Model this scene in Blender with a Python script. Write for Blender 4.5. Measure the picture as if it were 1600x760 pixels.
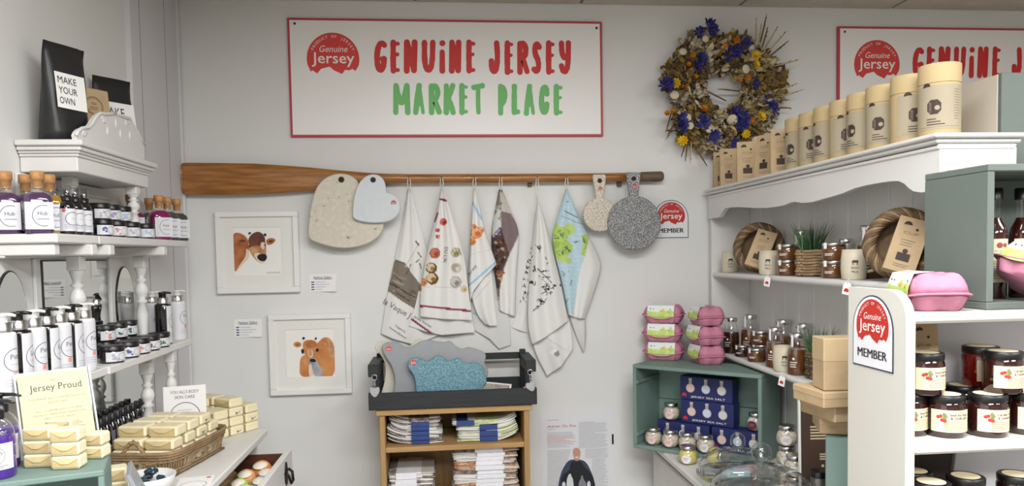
import bpy, bmesh, math, random
from mathutils import Vector, Matrix
random.seed(11)
for o in list(bpy.data.objects): bpy.data.objects.remove(o)
scn = bpy.context.scene
COL = scn.collection
R = math.radians

# ---------------------------------------------------------------- camera
F, PX, PY = 1153.34, 800.0, 453.88          # focal length and principal point for a 1600x760 frame
CAM = Vector((0.0, -2.8, 1.5))
def cam_axes(yaw=.09645, pitch=-.048986, roll=.0179):
    f = Vector((math.sin(yaw)*math.cos(pitch), math.cos(yaw)*math.cos(pitch), math.sin(pitch)))
    r = Vector((math.cos(yaw), -math.sin(yaw), 0)); d = f.cross(r)
    c, s = math.cos(roll), math.sin(roll)
    return c*r+s*d, -s*r+c*d, f
AR, AD, AF = cam_axes()
cd = bpy.data.cameras.new('camera'); cam = bpy.data.objects.new('camera', cd); COL.objects.link(cam)
cd.sensor_fit = 'HORIZONTAL'; cd.sensor_width = 36; cd.lens = F*36/1600; cd.shift_y = (PY-380)/1600
cd.clip_start = .02; cd.clip_end = 60
cam.matrix_world = Matrix.Translation(CAM) @ Matrix((AR, -AD, -AF)).transposed().to_4x4()
scn.camera = cam
scn.cycles.transparent_max_bounces = 32
# ---------------------------------------------------------------- world, lights, exposure
w = bpy.data.worlds.new('world'); scn.world = w; w.use_nodes = True
w.node_tree.nodes['Background'].inputs[0].default_value = (.9, .95, 1, 1)
w.node_tree.nodes['Background'].inputs[1].default_value = .25
scn.view_settings.view_transform = 'Standard'; scn.view_settings.look = 'None'
scn.view_settings.exposure = 0.14; scn.view_settings.gamma = 1; scn.view_settings.use_curve_mapping = False
LAMPS = [(.25, -2.2, 40, 1.15, .30), (2.2, -2.5, 36, 1.15, .30), (.25, -3.7, 62, 1.15, .55), (2.1, -3.7, 44, 1.15, .55)]
CEIL = 2.438
for x, y, pw, sx, sy in LAMPS:
    l = bpy.data.lights.new('ceiling_lamp_light', 'AREA'); l.shape = 'RECTANGLE'; l.size = sx; l.size_y = sy
    l.energy = pw; l.color = (.985, .995, 1)
    o = bpy.data.objects.new('ceiling_lamp_light', l); COL.objects.link(o); o.location = (x, y, CEIL-.035)

# ---------------------------------------------------------------- pixel helpers (a pixel gives a direction; depth comes from a plane)
def ray(x, y): return AR*((x-PX)/F) + AD*((y-PY)/F) + AF
def _at(x, y, ax, v):
    d = ray(x, y); t = (v-CAM[ax])/d[ax]; return CAM + d*t
def atX(x, y, v): return _at(x, y, 0, v)
def atY(x, y, v=0.0): return _at(x, y, 1, v)
def atZ(x, y, v): return _at(x, y, 2, v)
def solve(px, z, X=None, Y=None):
    """point at height z that shows in picture column px, with X or Y known"""
    py = 400.0
    for _ in range(12):
        p = atX(px, py, X) if X is not None else atY(px, py, Y)
        q = Vector((p.x, p.y, z)); py = proj(q)[1]
    return Vector((p.x, p.y, z))
def ppm(p): return F/(AF.dot(Vector(p)-CAM))      # pixels per metre at a point
def proj(p):
    q = Vector(p)-CAM; z = q.dot(AF); return PX+F*q.dot(AR)/z, PY+F*q.dot(AD)/z

# ---------------------------------------------------------------- materials
def lin(c): return tuple(((v/255)/12.92 if v/255 <= .04045 else ((v/255+.055)/1.055)**2.4) for v in c)
MATS = {}
def mat(name, col, rough=.6, metal=0.0, spec=.5, var=0.0, vs=8.0, col2=None, bump=0.0, bs=60.0, emit=0.0, stretch=None, coat=0.0, sss=0.0):
    if name in MATS: return MATS[name]
    m = bpy.data.materials.new(name); m.use_nodes = True; nt = m.node_tree; b = nt.nodes['Principled BSDF']
    c = lin(col)+(1,); b.inputs['Base Color'].default_value = c
    b.inputs['Roughness'].default_value = rough; b.inputs['Metallic'].default_value = metal
    b.inputs['Specular IOR Level'].default_value = spec
    if coat: b.inputs['Coat Weight'].default_value = coat
    if sss: b.inputs['Subsurface Weight'].default_value = sss; b.inputs['Subsurface Scale'].default_value = .01
    if emit: b.inputs['Emission Color'].default_value = c; b.inputs['Emission Strength'].default_value = emit
    if var or col2 or bump:
        tc = nt.nodes.new('ShaderNodeTexCoord'); mp = nt.nodes.new('ShaderNodeMapping')
        nt.links.new(tc.outputs['Object'], mp.inputs[0])
        if stretch: mp.inputs['Scale'].default_value = stretch
    if var or col2:
        n = nt.nodes.new('ShaderNodeTexNoise'); n.inputs['Scale'].default_value = vs; n.inputs['Detail'].default_value = 5
        nt.links.new(mp.outputs[0], n.inputs[0])
        r = nt.nodes.new('ShaderNodeValToRGB'); nt.links.new(n.outputs[0], r.inputs[0])
        a = lin(col2) if col2 else tuple(x*(1-var) for x in c[:3])
        z = c[:3] if col2 else tuple(min(1, x*(1+var*.5)) for x in c[:3])
        r.color_ramp.elements[0].color = tuple(a)+(1,); r.color_ramp.elements[1].color = tuple(z)+(1,)
        r.color_ramp.elements[0].position = .35; r.color_ramp.elements[1].position = .65
        nt.links.new(r.outputs[0], b.inputs['Base Color'])
    if bump:
        n2 = nt.nodes.new('ShaderNodeTexNoise'); n2.inputs['Scale'].default_value = bs; n2.inputs['Detail'].default_value = 4
        nt.links.new(mp.outputs[0], n2.inputs[0])
        bp = nt.nodes.new('ShaderNodeBump'); bp.inputs['Strength'].default_value = bump; bp.inputs['Distance'].default_value = .002
        nt.links.new(n2.outputs[0], bp.inputs['Height']); nt.links.new(bp.outputs[0], b.inputs['Normal'])
    MATS[name] = m; return m
def speckle(name, base, dark, light, scale=260.0, rough=.55, w=(.38, .47, .56, .64)):
    if name in MATS: return MATS[name]
    m = bpy.data.materials.new(name); m.use_nodes = True; nt = m.node_tree; b = nt.nodes['Principled BSDF']
    b.inputs['Roughness'].default_value = rough
    tc = nt.nodes.new('ShaderNodeTexCoord'); n = nt.nodes.new('ShaderNodeTexNoise'); n.inputs['Scale'].default_value = scale; n.inputs['Detail'].default_value = 1
    nt.links.new(tc.outputs['Object'], n.inputs[0]); r = nt.nodes.new('ShaderNodeValToRGB'); nt.links.new(n.outputs[0], r.inputs[0])
    e = r.color_ramp.elements; e[0].position = w[0]; e[0].color = lin(dark)+(1,); e[1].position = w[3]; e[1].color = lin(light)+(1,)
    for p in (w[1], w[2]): x = e.new(p); x.color = lin(base)+(1,)
    nt.links.new(r.outputs[0], b.inputs['Base Color']); MATS[name] = m; return m
def glass(name, tint=(255, 255, 255), rough=.02, refl=1.0):
    """thin clear glass: transparent body with Fresnel reflection"""
    if name in MATS: return MATS[name]
    m = bpy.data.materials.new(name); m.use_nodes = True; nt = m.node_tree; nt.nodes.clear()
    out = nt.nodes.new('ShaderNodeOutputMaterial'); mix = nt.nodes.new('ShaderNodeMixShader')
    tr = nt.nodes.new('ShaderNodeBsdfTransparent'); tr.inputs[0].default_value = lin(tint)+(1,)
    gl = nt.nodes.new('ShaderNodeBsdfGlossy'); gl.inputs['Roughness'].default_value = rough
    lw = nt.nodes.new('ShaderNodeLayerWeight'); lw.inputs[0].default_value = .5
    pw = nt.nodes.new('ShaderNodeMath'); pw.operation = 'POWER'; pw.inputs[1].default_value = 3.0
    mu = nt.nodes.new('ShaderNodeMath'); mu.operation = 'MULTIPLY_ADD'; mu.inputs[1].default_value = .8*refl; mu.inputs[2].default_value = .045*refl; mu.use_clamp = True
    nt.links.new(lw.outputs['Facing'], pw.inputs[0]); nt.links.new(pw.outputs[0], mu.inputs[0]); nt.links.new(mu.outputs[0], mix.inputs[0])
    nt.links.new(tr.outputs[0], mix.inputs[1]); nt.links.new(gl.outputs[0], mix.inputs[2]); nt.links.new(mix.outputs[0], out.inputs[0])
    MATS[name] = m; return m
def vcol(name, rough=.85):
    if name in MATS: return MATS[name]
    m = bpy.data.materials.new(name); m.use_nodes = True; nt = m.node_tree; b = nt.nodes['Principled BSDF']
    b.inputs['Roughness'].default_value = rough; b.inputs['Specular IOR Level'].default_value = .2
    a = nt.nodes.new('ShaderNodeAttribute'); a.attribute_name = 'Col'; nt.links.new(a.outputs['Color'], b.inputs['Base Color'])
    MATS[name] = m; return m

# ---------------------------------------------------------------- mesh builder
TXT = {}
def text_mesh(s, bold=0.0):
    key = (s, bold)
    if key in TXT: return TXT[key]
    c = bpy.data.curves.new('t', 'FONT'); c.body = s; c.size = 1; c.resolution_u = 2; c.fill_mode = 'FRONT'; c.offset = bold
    o = bpy.data.objects.new('t', c); COL.objects.link(o)
    me = bpy.data.meshes.new_from_object(o)
    v = [tuple(p.co) for p in me.vertices]; f = [tuple(p.vertices) for p in me.polygons]
    bpy.data.objects.remove(o); bpy.data.curves.remove(c); bpy.data.meshes.remove(me)
    x0 = min(p[0] for p in v); x1 = max(p[0] for p in v)
    TXT[key] = ([(p[0]-x0, p[1], 0) for p in v], f, x1-x0); return TXT[key]
I4 = Matrix.Identity(4)
def T(x, y, z): return Matrix.Translation((x, y, z))
def Rz(a): return Matrix.Rotation(a, 4, 'Z')
def Rx(a): return Matrix.Rotation(a, 4, 'X')
def Ry(a): return Matrix.Rotation(a, 4, 'Y')
FACE = Matrix(((1,0,0,0),(0,0,-1,0),(0,1,0,0),(0,0,0,1)))     # drawing plane (x,y,out) -> front facing -Y (x, -out, y)
class MB:
    def __init__(s): s.v = []; s.f = []; s.m = []; s.sm = []
    def add(s, vs, fs, M=None, m=0, smooth=False, fn=None):
        n = len(s.v)
        for p in vs:
            p = Vector(p)
            if M is not None: p = M @ p
            if fn: p = Vector(fn(p))
            s.v.append(p)
        for f in fs: s.f.append([i+n for i in f]); s.m.append(m); s.sm.append(smooth)
        return s
    def box(s, x0, x1, y0, y1, z0, z1, b=0.0, M=None, m=0):
        if x0 > x1: x0, x1 = x1, x0
        if y0 > y1: y0, y1 = y1, y0
        if z0 > z1: z0, z1 = z1, z0
        b = min(b, (x1-x0)*.45, (y1-y0)*.45, (z1-z0)*.45)
        X, Y, Z = (x0, x1), (y0, y1), (z0, z1)
        if b <= 0:
            vs = [(X[i], Y[j], Z[k]) for i in (0,1) for j in (0,1) for k in (0,1)]
            fs = [(0,1,3,2),(4,6,7,5),(0,4,5,1),(2,3,7,6),(0,2,6,4),(1,5,7,3)]
            return s.add(vs, fs, M, m)
        vs = []; ix = {}
        for i in (0,1):
            for j in (0,1):
                for k in (0,1):
                    c = (X[i], Y[j], Z[k]); sg = (1-2*i, 1-2*j, 1-2*k)
                    for a in range(3):
                        p = [c[q]+(0 if q == a else b*sg[q]) for q in range(3)]
                        ix[(i,j,k,a)] = len(vs); vs.append(p)
        fs = []
        def idx(t, a): return ix[(t[0],t[1],t[2],a)]
        for a in range(3):
            u, w_ = (a+1)%3, (a+2)%3
            for e in (0,1):
                q = []
                for (p, r) in ((0,0),(1,0),(1,1),(0,1)):
                    t = [0,0,0]; t[a] = e; t[u] = p; t[w_] = r; q.append(idx(t, a))
                fs.append(q if e else q[::-1])
            for p in (0,1):
                for r in (0,1):
                    t0 = [0,0,0]; t1 = [0,0,0]; t0[u] = t1[u] = p; t0[w_] = t1[w_] = r; t1[a] = 1
                    q = [idx(t0,u), idx(t1,u), idx(t1,w_), idx(t0,w_)]
                    fs.append(q if (p ^ r) == 0 else q[::-1])
        for i in (0,1):
            for j in (0,1):
                for k in (0,1):
                    q = [ix[(i,j,k,0)], ix[(i,j,k,1)], ix[(i,j,k,2)]]
                    fs.append(q if (i+j+k) % 2 else q[::-1])
        return s.add(vs, fs, M, m)
    def lathe(s, prof, n=20, M=None, m=0, smooth=True, cap=True, sx=1.0, sy=1.0):
        vs = []; fs = []; k = len(prof)
        for i in range(n):
            a = 2*math.pi*i/n
            for r, z in prof: vs.append((r*math.cos(a)*sx, r*math.sin(a)*sy, z))
        for i in range(n):
            j = (i+1) % n
            for q in range(k-1): fs.append((i*k+q, j*k+q, j*k+q+1, i*k+q+1))
        s.add(vs, fs, M, m, smooth)
        if cap:
            if prof[0][0] > 1e-5: s.add([vs[i*k] for i in range(n)][::-1], [tuple(range(n))], M, m)
            if prof[-1][0] > 1e-5: s.add([vs[i*k+k-1] for i in range(n)], [tuple(range(n))], M, m)
        return s
    def tube(s, pts, r, n=8, closed=False, M=None, m=0, smooth=True, cap=True):
        P = [Vector(p) for p in pts]; k = len(P); rr = r if isinstance(r, (list, tuple)) else [r]*k
        vs = []; fs = []; up = None
        for i in range(k):
            a = P[i-1] if (i or closed) else P[0]; b = P[(i+1) % k] if (i < k-1 or closed) else P[-1]
            t = (b-a).normalized() if (b-a).length > 1e-9 else Vector((0,0,1))
            if up is None: up = Vector((0,0,1)) if abs(t.z) < .9 else Vector((1,0,0))
            x = up.cross(t)
            if x.length < 1e-6: x = Vector((1,0,0)).cross(t)
            x.normalize(); y = t.cross(x); up = y
            for j in range(n):
                q = 2*math.pi*j/n; vs.append(P[i] + x*(math.cos(q)*rr[i]) + y*(math.sin(q)*rr[i]))
        for i in range(k if closed else k-1):
            i2 = (i+1) % k
            for j in range(n): fs.append((i*n+j, i*n+(j+1)%n, i2*n+(j+1)%n, i2*n+j))
        if cap and not closed: fs.append(tuple(range(n))[::-1]); fs.append(tuple((k-1)*n+j for j in range(n)))
        return s.add(vs, fs, M, m, smooth)
    def prism(s, poly, z0, z1, M=None, m=0, mside=None, b=0.0):
        """flat outline (x,y) given depth from z0 to z1 (z1 = visible front, chamfered by b)"""
        a = sum(poly[i][0]*poly[(i+1)%len(poly)][1]-poly[(i+1)%len(poly)][0]*poly[i][1] for i in range(len(poly)))
        if a < 0: poly = poly[::-1]
        n = len(poly); ms = m if mside is None else mside
        if b > 0:
            inn = []
            for i in range(n):
                p0, p1, p2 = Vector(poly[i-1]), Vector(poly[i]), Vector(poly[(i+1)%n])
                e1 = (p1-p0); e2 = (p2-p1)
                if e1.length < 1e-9 or e2.length < 1e-9: inn.append(p1); continue
                e1.normalize(); e2.normalize(); nn = Vector((-e1.y-e2.y, e1.x+e2.x))
                if nn.length < .3: nn = Vector((-e1.y, e1.x))
                nn.normalize(); inn.append(p1+nn*b)
            rings = [[(p[0],p[1],z0) for p in poly], [(p[0],p[1],z1-b) for p in poly], [(p[0],p[1],z1) for p in inn]]
        else: rings = [[(p[0],p[1],z0) for p in poly], [(p[0],p[1],z1) for p in poly]]
        vs = [p for r in rings for p in r]; fs = []
        for k in range(len(rings)-1):
            for i in range(n): fs.append((k*n+i, k*n+(i+1)%n, (k+1)*n+(i+1)%n, (k+1)*n+i))
        s.add(vs, fs, M, ms)
        L = len(rings)-1
        s.add([vs[L*n+i] for i in range(n)], [tuple(range(n))], M, m)
        s.add([vs[i] for i in range(n)][::-1], [tuple(range(n))], M, ms); return s
    def poly(s, pts, z=0.0, M=None, m=0, fn=None):
        a = sum(pts[i][0]*pts[(i+1)%len(pts)][1]-pts[(i+1)%len(pts)][0]*pts[i][1] for i in range(len(pts)))
        if a < 0: pts = pts[::-1]
        if fn and max(p[0] for p in pts)-min(p[0] for p in pts) > .006:      # bend wide print round a curved surface
            x0 = min(p[0] for p in pts); x1 = max(p[0] for p in pts); k = int((x1-x0)/.004)+1
            for i in range(k):
                a, b = x0+(x1-x0)*i/k, x0+(x1-x0)*(i+1)/k; q = list(pts)
                for lim, sg in ((a, 1), (b, -1)):
                    o = []
                    for j in range(len(q)):
                        p, r = q[j-1], q[j]; ip, ir = sg*(p[0]-lim) >= 0, sg*(r[0]-lim) >= 0
                        if ip != ir: t = (lim-p[0])/(r[0]-p[0]); o.append((lim, p[1]+(r[1]-p[1])*t))
                        if ir: o.append(r)
                    q = o
                    if not q: break
                if len(q) > 2: s.add([(p[0], p[1], z) for p in q], [tuple(range(len(q)))], M, m, fn=fn)
            return s
        return s.add([(p[0], p[1], z) for p in pts], [tuple(range(len(pts)))], M, m, fn=fn)
    def disc(s, cx, cy, r, z=0.0, n=20, M=None, m=0, fn=None, ry=None):
        ry = ry or r
        return s.poly([(cx+r*math.cos(2*math.pi*i/n), cy+ry*math.sin(2*math.pi*i/n)) for i in range(n)], z, M, m, fn)
    def ring(s, cx, cy, r, w, z=0.0, n=28, a0=0.0, a1=2*math.pi, M=None, m=0, fn=None):
        vs = []; fs = []
        for i in range(n+1):
            a = a0+(a1-a0)*i/n
            vs += [(cx+(r-w)*math.cos(a), cy+(r-w)*math.sin(a), z), (cx+r*math.cos(a), cy+r*math.sin(a), z)]
        for i in range(n): fs.append((2*i, 2*i+1, 2*i+3, 2*i+2))
        return s.add(vs, fs, M, m, fn=fn)
    def rect(s, x0, y0, x1, y1, z=0.0, M=None, m=0, fn=None): return s.poly([(x0,y0),(x1,y0),(x1,y1),(x0,y1)], z, M, m, fn)
    def stroke(s, pts, w, z=0.0, M=None, m=0, fn=None, nd=10):
        ww = w if isinstance(w, (list, tuple)) else [w]*len(pts)
        for i in range(len(pts)-1):
            a, b = Vector(pts[i]), Vector(pts[i+1]); d = b-a
            if d.length < 1e-9: continue
            n = Vector((-d.y, d.x)).normalized()
            s.add([(a+n*ww[i]/2).to_tuple()+(z,), (a-n*ww[i]/2).to_tuple()+(z,), (b-n*ww[i+1]/2).to_tuple()+(z,), (b+n*ww[i+1]/2).to_tuple()+(z,)], [(0,1,2,3)], M, m, fn=fn)
            z += 6e-6
        if nd:
            for p, q in zip(pts, ww): z += 6e-6; s.disc(p[0], p[1], q/2, z, nd, M, m, fn)
        return s
    def text(s, t, h, x=0.0, y=0.0, z=0.0, M=None, m=0, w=None, align='C', fn=None, shear=0.0, rot=0.0, bold=0.0):
        vs, fs, tw = text_mesh(t, bold); k = h/.73; kx = (w/tw) if w else k
        off = -tw*kx/2 if align == 'C' else (0 if align == 'L' else -tw*kx)
        c, q = math.cos(rot), math.sin(rot)
        out = []
        for p in vs:
            a = p[0]*kx+off+shear*p[1]*k; b = p[1]*k; out.append((x+a*c-b*q, y+a*q+b*c, z))
        return s.add(out, fs, M, m, fn=fn)
    def arctext(s, t, h, cx, cy, r, a0, a1, z=0.0, M=None, m=0):
        n = len(t)
        for i, ch in enumerate(t):
            if ch == ' ': continue
            a = a0+(a1-a0)*(i+.5)/n
            s.text(ch, h, cx+r*math.cos(a), cy+r*math.sin(a), z, M, m, rot=a-math.pi/2)
        return s
    def lines(s, x0, y0, x1, y1, n, th, z=0.0, M=None, m=0, seed=1, fn=None):
        """rows of small print too fine to read"""
        rr = random.Random(seed)
        for i in range(n):
            y = y1-(y1-y0)*(i+.5)/n; e = x1-(x1-x0)*(rr.random()*.22); s.rect(x0, y-th/2, e, y+th/2, z, M, m, fn)
        return s
    def mesh(s, name, mats):
        me = bpy.data.meshes.new(name); me.from_pydata([tuple(p) for p in s.v], [], s.f)
        for k in (mats if isinstance(mats, (list, tuple)) else [mats]): me.materials.append(k)
        me.polygons.foreach_set('material_index', s.m); me.polygons.foreach_set('use_smooth', s.sm); me.update()
        return me
    def build(s, name, mats, parent=None, loc=None, M=None):
        o = bpy.data.objects.new(name, s.mesh(name, mats)); COL.objects.link(o)
        if parent is not None: o.parent = parent
        if loc is not None: o.location = loc
        if M is not None: o.matrix_local = M
        return o
def tag(o, label, cat, group=None):
    o['label'] = label; o['category'] = cat
    if group: o['group'] = group
    return o
def thing(name, label, cat, loc=(0,0,0), rz=0.0, group=None, rx=0.0, ry=0.0):
    o = bpy.data.objects.new(name, None); COL.objects.link(o); o.empty_display_size = .02
    o.location = loc; o.rotation_euler = (rx, ry, rz); return tag(o, label, cat, group)
def struct(o): o['kind'] = 'structure'; return o
def copy_tree(o, parent=None):
    c = o.copy(); COL.objects.link(c); c.parent = parent
    for ch in [x for x in KIDS.get(o.name, [])]: copy_tree(ch, c)
    return c
def kids_of(root):
    KIDS.clear()
    for x in bpy.data.objects:
        if x.parent: KIDS.setdefault(x.parent.name, []).append(x)
KIDS = {}
def dup(root, loc, rz=0.0, label=None, group=None, sc=None):
    KIDS.clear()
    def reg(o):
        KIDS[o.name] = list(o.children)
        for ch in o.children: reg(ch)
    reg(root); c = copy_tree(root); c.location = loc; c.rotation_euler = (0, 0, rz)
    if sc: c.scale = (sc,)*3 if not isinstance(sc, tuple) else sc
    if label: c['label'] = label
    if group: c['group'] = group
    return c
def smooth_poly(pts, k=2):
    for _ in range(k):
        q = []; n = len(pts)
        for i in range(n):
            a, b = pts[i], pts[(i+1) % n]
            q += [(a[0]*.75+b[0]*.25, a[1]*.75+b[1]*.25), (a[0]*.25+b[0]*.75, a[1]*.25+b[1]*.75)]
        pts = q
    return pts
def smooth_open(pts, k=2):
    for _ in range(k):
        q = [pts[0]]
        for a, b in zip(pts, pts[1:]): q += [tuple(x*.75+y*.25 for x, y in zip(a, b)), tuple(x*.25+y*.75 for x, y in zip(a, b))]
        pts = q+[pts[-1]]
    return pts
def wallpx(pts, Y=0.0, sx=1.0, sy=1.0, ox=0.0, oy=0.0):
    """zoomed pixels -> (X, Z) on the plane Y"""
    out = []
    for u, v in pts: p = atY(ox+u/sx, oy+v/sy, Y); out.append((p.x, p.z))
    return out

# ---------------------------------------------------------------- shared materials
WHITE = mat('white_paint', (218, 217, 214), .45, var=.05, vs=3, bump=.1, bs=25)
WALL = mat('wall_paint', (222, 222, 220), .75, var=.03, vs=1.5, bump=.12, bs=90)
PAPER = mat('white_paper', (236, 235, 232), .7)
INK = mat('dark_ink', (38, 38, 46), .7)
GREYINK = mat('grey_ink', (120, 120, 128), .7)
REDINK = mat('red_ink', (196, 40, 38), .6)
GREENINK = mat('green_ink', (112, 182, 104), .6)
WHITEINK = mat('white_ink', (240, 236, 232), .6)
BLACK = mat('black_plastic', (22, 22, 24), .35)
BLACKWOOD = mat('black_painted_wood', (32, 36, 38), .55, var=.25, vs=14, stretch=(1, 6, 8), bump=.3, bs=40)
SILVER = mat('silver_metal', (205, 205, 205), .25, metal=1)
KRAFT = mat('kraft_paper', (184, 159, 124), .8, var=.08, vs=30, bump=.1, bs=120)
KRAFTD = mat('kraft_paper_dark', (160, 130, 90), .8, var=.08, vs=30)  # kraft in a darker tone
CREAM = mat('cream_label', (232, 218, 182), .7)
TEAL = mat('sea_green_paint', (116, 139, 132), .55, var=.1, vs=6, bump=.15, bs=40)
CLEAR = glass('clear_glass')
CORK = mat('cork', (190, 140, 88), .85, var=.25, vs=90)
WICKER = mat('wicker', (146, 120, 88), .75, var=.3, vs=40, bump=.2, bs=120)
WICKERD = mat('dark_wicker', (104, 82, 58), .75, var=.3, vs=40, bump=.2, bs=120)
# ================================================================ the room
XL, XR, YB, YN = -.933, 3.3, 0.0, -5.0
m = MB(); m.box(XL-.1, XR+.1, YN-.1, .1, -.1, 0); struct(m.build('floor', mat('floor_vinyl', (128, 122, 116), .5, var=.1, vs=4)))
m = MB(); m.box(XL-.1, XR+.1, 0, .1, 0, CEIL+.1); struct(m.build('wall_back', WALL))
m = MB(); m.box(XL-.1, XL, YN, 0, 0, CEIL+.1); wl = struct(m.build('wall_left', WALL))
m = MB(); m.box(XR, XR+.1, YN, 0, 0, CEIL+.1); struct(m.build('wall_right', mat('wall_stocked', (150, 148, 142), .8, var=.3, vs=3)))
m = MB(); m.box(XL-.1, XR+.1, YN-.1, YN, 0, CEIL+.1); struct(m.build('wall_front', mat('wall_stocked', (150, 148, 142))))
# boarding on the left wall next to the corner
PLANK = mat('grey_white_board_paint', (214, 213, 216), .6, var=.03, vs=3)
yy = [-.43, -.356, -.14, -.012]
for a, b in zip(yy, yy[1:]):
    m = MB(); m.box(XL, XL+.016, a+.0022, b-.0022, 0, CEIL-.002); m.build('plank', PLANK, wl)
for a in yy[1:3]:  # added dark strips: the shade in the plank grooves, put in as colour
    m = MB(); m.box(XL, XL+.0155, a-.0021, a+.0021, 0, CEIL-.002); m.build('groove_shade', mat('groove_shade_grey', (74, 70, 68), .9), wl)
m = MB(); m.box(XL, XL+.022, -.024, -.002, 0, CEIL-.002, .006); t = m.build('trim_1', PLANK); struct(t)
# ceiling: slab, tiles and T-bars
m = MB(); m.box(XL-.1, XR+.1, YN-.1, .1, CEIL+.03, CEIL+.1); cl = struct(m.build('ceiling', mat('ceiling_void', (70, 66, 62), .9)))
TILE = mat('ceiling_tile', (196, 186, 172), .9, var=.05, vs=20, bump=.2, bs=70)
tm = {}
x0 = -.07-.62*2; k = 0
xs = [x0+.62*i for i in range(8)]; ys = [-.62*i for i in range(9)]
for i, a in enumerate(xs):
    for j, b in enumerate(ys):
        xa, xb = max(XL+.003, a+.006), min(XR-.003, a+.614); ya, yb = max(YN+.003, b-.614), b-.006 if j else -.002
        if xb-xa < .05 or yb-ya < .05: continue
        m = MB(); m.box(xa, xb, ya, yb, CEIL, CEIL+.02, .003); m.build('ceiling_tile', TILE, cl)
BAR = mat('ceiling_bar', (120, 112, 104), .5)
for a in xs:
    if XL < a < XR: m = MB(); m.box(a-.0055, a+.0055, YN, -.001, CEIL+.004, CEIL+.03); m.build('ceiling_bar', BAR, cl)
for b in ys[1:]: m = MB(); m.box(XL, XR, b-.0055, b+.0055, CEIL+.005, CEIL+.03); m.build('ceiling_bar', BAR, cl)
for (x, y, pw, sx, sy) in LAMPS:
    t = thing('ceiling_light', 'white rectangular light panel on the ceiling above the shop floor', 'light', (x, y, CEIL), group='ceiling light panels')
    m = MB(); m.box(-sx/2-.02, sx/2+.02, -sy/2-.02, sy/2+.02, -.02, 0, .003); m.build('frame', WHITE, t)
    m = MB(); m.box(-sx/2, sx/2, -sy/2, sy/2, -.026, -.02, .002); m.build('diffuser', mat('lamp_diffuser', (255, 250, 240), .5, emit=3.0), t)

# ================================================================ logo and signs
DOME = None
def logo_pts(r):
    p = [(r*math.cos(R(a)), r*math.sin(R(a))) for a in range(-14, 195, 8)]
    low = [(-.86, -.50), (-.80, -.44), (-.62, -.56), (-.46, -.38), (-.14, -.30), (.02, -.44), (.2, -.52), (.33, -.58), (.44, -.42), (.6, -.44), (.72, -.38), (.84, -.46)]
    return p + [(x*r, y*r) for x, y in low]
def logo(mb, M, r, red, white, z=.0006, arc=True):
    mb.poly(logo_pts(r), z, M, red)
    z2 = z+.0005
    if arc: mb.arctext(chr(183)+'PRODUCT OF JERSEY'+chr(183), r*.115, 0, 0, r*.80, R(166), R(14), z2, M, white)
    mb.text('Genuine', r*.26, 0, r*.26, z2, M, white, w=r*1.08, shear=.25)
    mb.text('Jersey', r*.44, 0, -r*.17, z2, M, white, w=r*1.62, bold=.008)
# brush letters, unit boxes (x right, y up)
L = {
 'G': [[(.92,.9),(.6,1),(.25,.85),(.1,.5),(.22,.12),(.5,0),(.82,.12),(.88,.42)], [(.52,.42),(.88,.46)]],
 'E': [[(.18,1),(.16,.5),(.2,0)], [(.18,.97),(.95,.95)], [(.18,.55),(.85,.58)], [(.2,.03),(.95,.03)]],
 'N': [[(.14,0),(.16,1)], [(.16,1),(.5,.5),(.82,.02)], [(.82,.02),(.88,1)]],
 'U': [[(.12,1),(.12,.35),(.3,.04),(.62,.03),(.84,.3),(.88,1)]],
 'i': [[(.5,.66),(.52,0)], [(.45,.96),(.6,.97)]],
 'J': [[(.72,1),(.84,.5),(.7,.1),(.4,0),(.16,.12),(.12,.38)]],
 'R': [[(.10,0),(.08,.98)], [(.08,.96),(.55,1),(.86,.8),(.74,.56),(.3,.48)], [(.45,.48),(.98,.02)]],
 'S': [[(.86,.86),(.55,1),(.2,.84),(.3,.6),(.68,.44),(.84,.2),(.55,0),(.12,.1)]],
 'Y': [[(.14,1),(.2,.62),(.5,.46),(.86,.56)], [(.88,1),(.86,.3),(.66,.02),(.3,.02),(.14,.22)]],
 'M': [[(.1,0),(.12,1)], [(.12,1),(.34,.5),(.5,.32),(.68,.55),(.86,1)], [(.86,1),(.92,0)]],
 'A': [[(.1,0),(.3,.6),(.48,1)], [(.48,1),(.66,.6),(.9,0)], [(.26,.3),(.76,.3)]],
 'K': [[(.16,0),(.16,1)], [(.86,1),(.5,.66),(.2,.44)], [(.36,.54),(.66,.3),(.9,0)]],
 'T': [[(.05,.94),(.5,.96),(.96,1)], [(.52,.96),(.5,.4),(.56,0)]],
 'P': [[(.2,0),(.2,1)], [(.2,.96),(.6,.98),(.88,.74),(.78,.48),(.4,.32)]],
 'L': [[(.2,1),(.18,.4),(.2,.03)], [(.2,.03),(.92,.05)]],
 'C': [[(.9,.72),(.84,.92),(.55,1),(.22,.82),(.1,.46),(.24,.1),(.55,0),(.86,.12),(.9,.34)]],
}
def brush(mb, s, boxes, y0, y1, w, fX, m, z):
    rr = random.Random(3)
    for ch, (a, b) in zip(s, boxes):
        for st in L[ch]:
            pts = []
            for x, y in smooth_open(st, 2) if len(st) > 2 else st:
                px = a+w*.5+(b-a-w)*x; py = y1-w*.5-(y1-y0-w)*y
                pts.append(fX(px, py))
            fac = 1.0 if st is L[ch][0] or ch in 'NUMYKiR' else (.66 if ch in 'EAG' else .85)
            k = .00242; wd = [w*fac*k*(.94+.16*rr.random()) for _ in pts]
            mb.stroke(pts, wd, z, FACE, m, nd=12)
XS0, XS1, ZS0, ZS1 = -.533, .629, 1.942, 2.372
sign = thing('shop_sign', 'white wall sign reading Genuine Jersey Market Place above the wooden oar', 'sign', (0, 0, 0), group='red edged wall signs')
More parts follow.
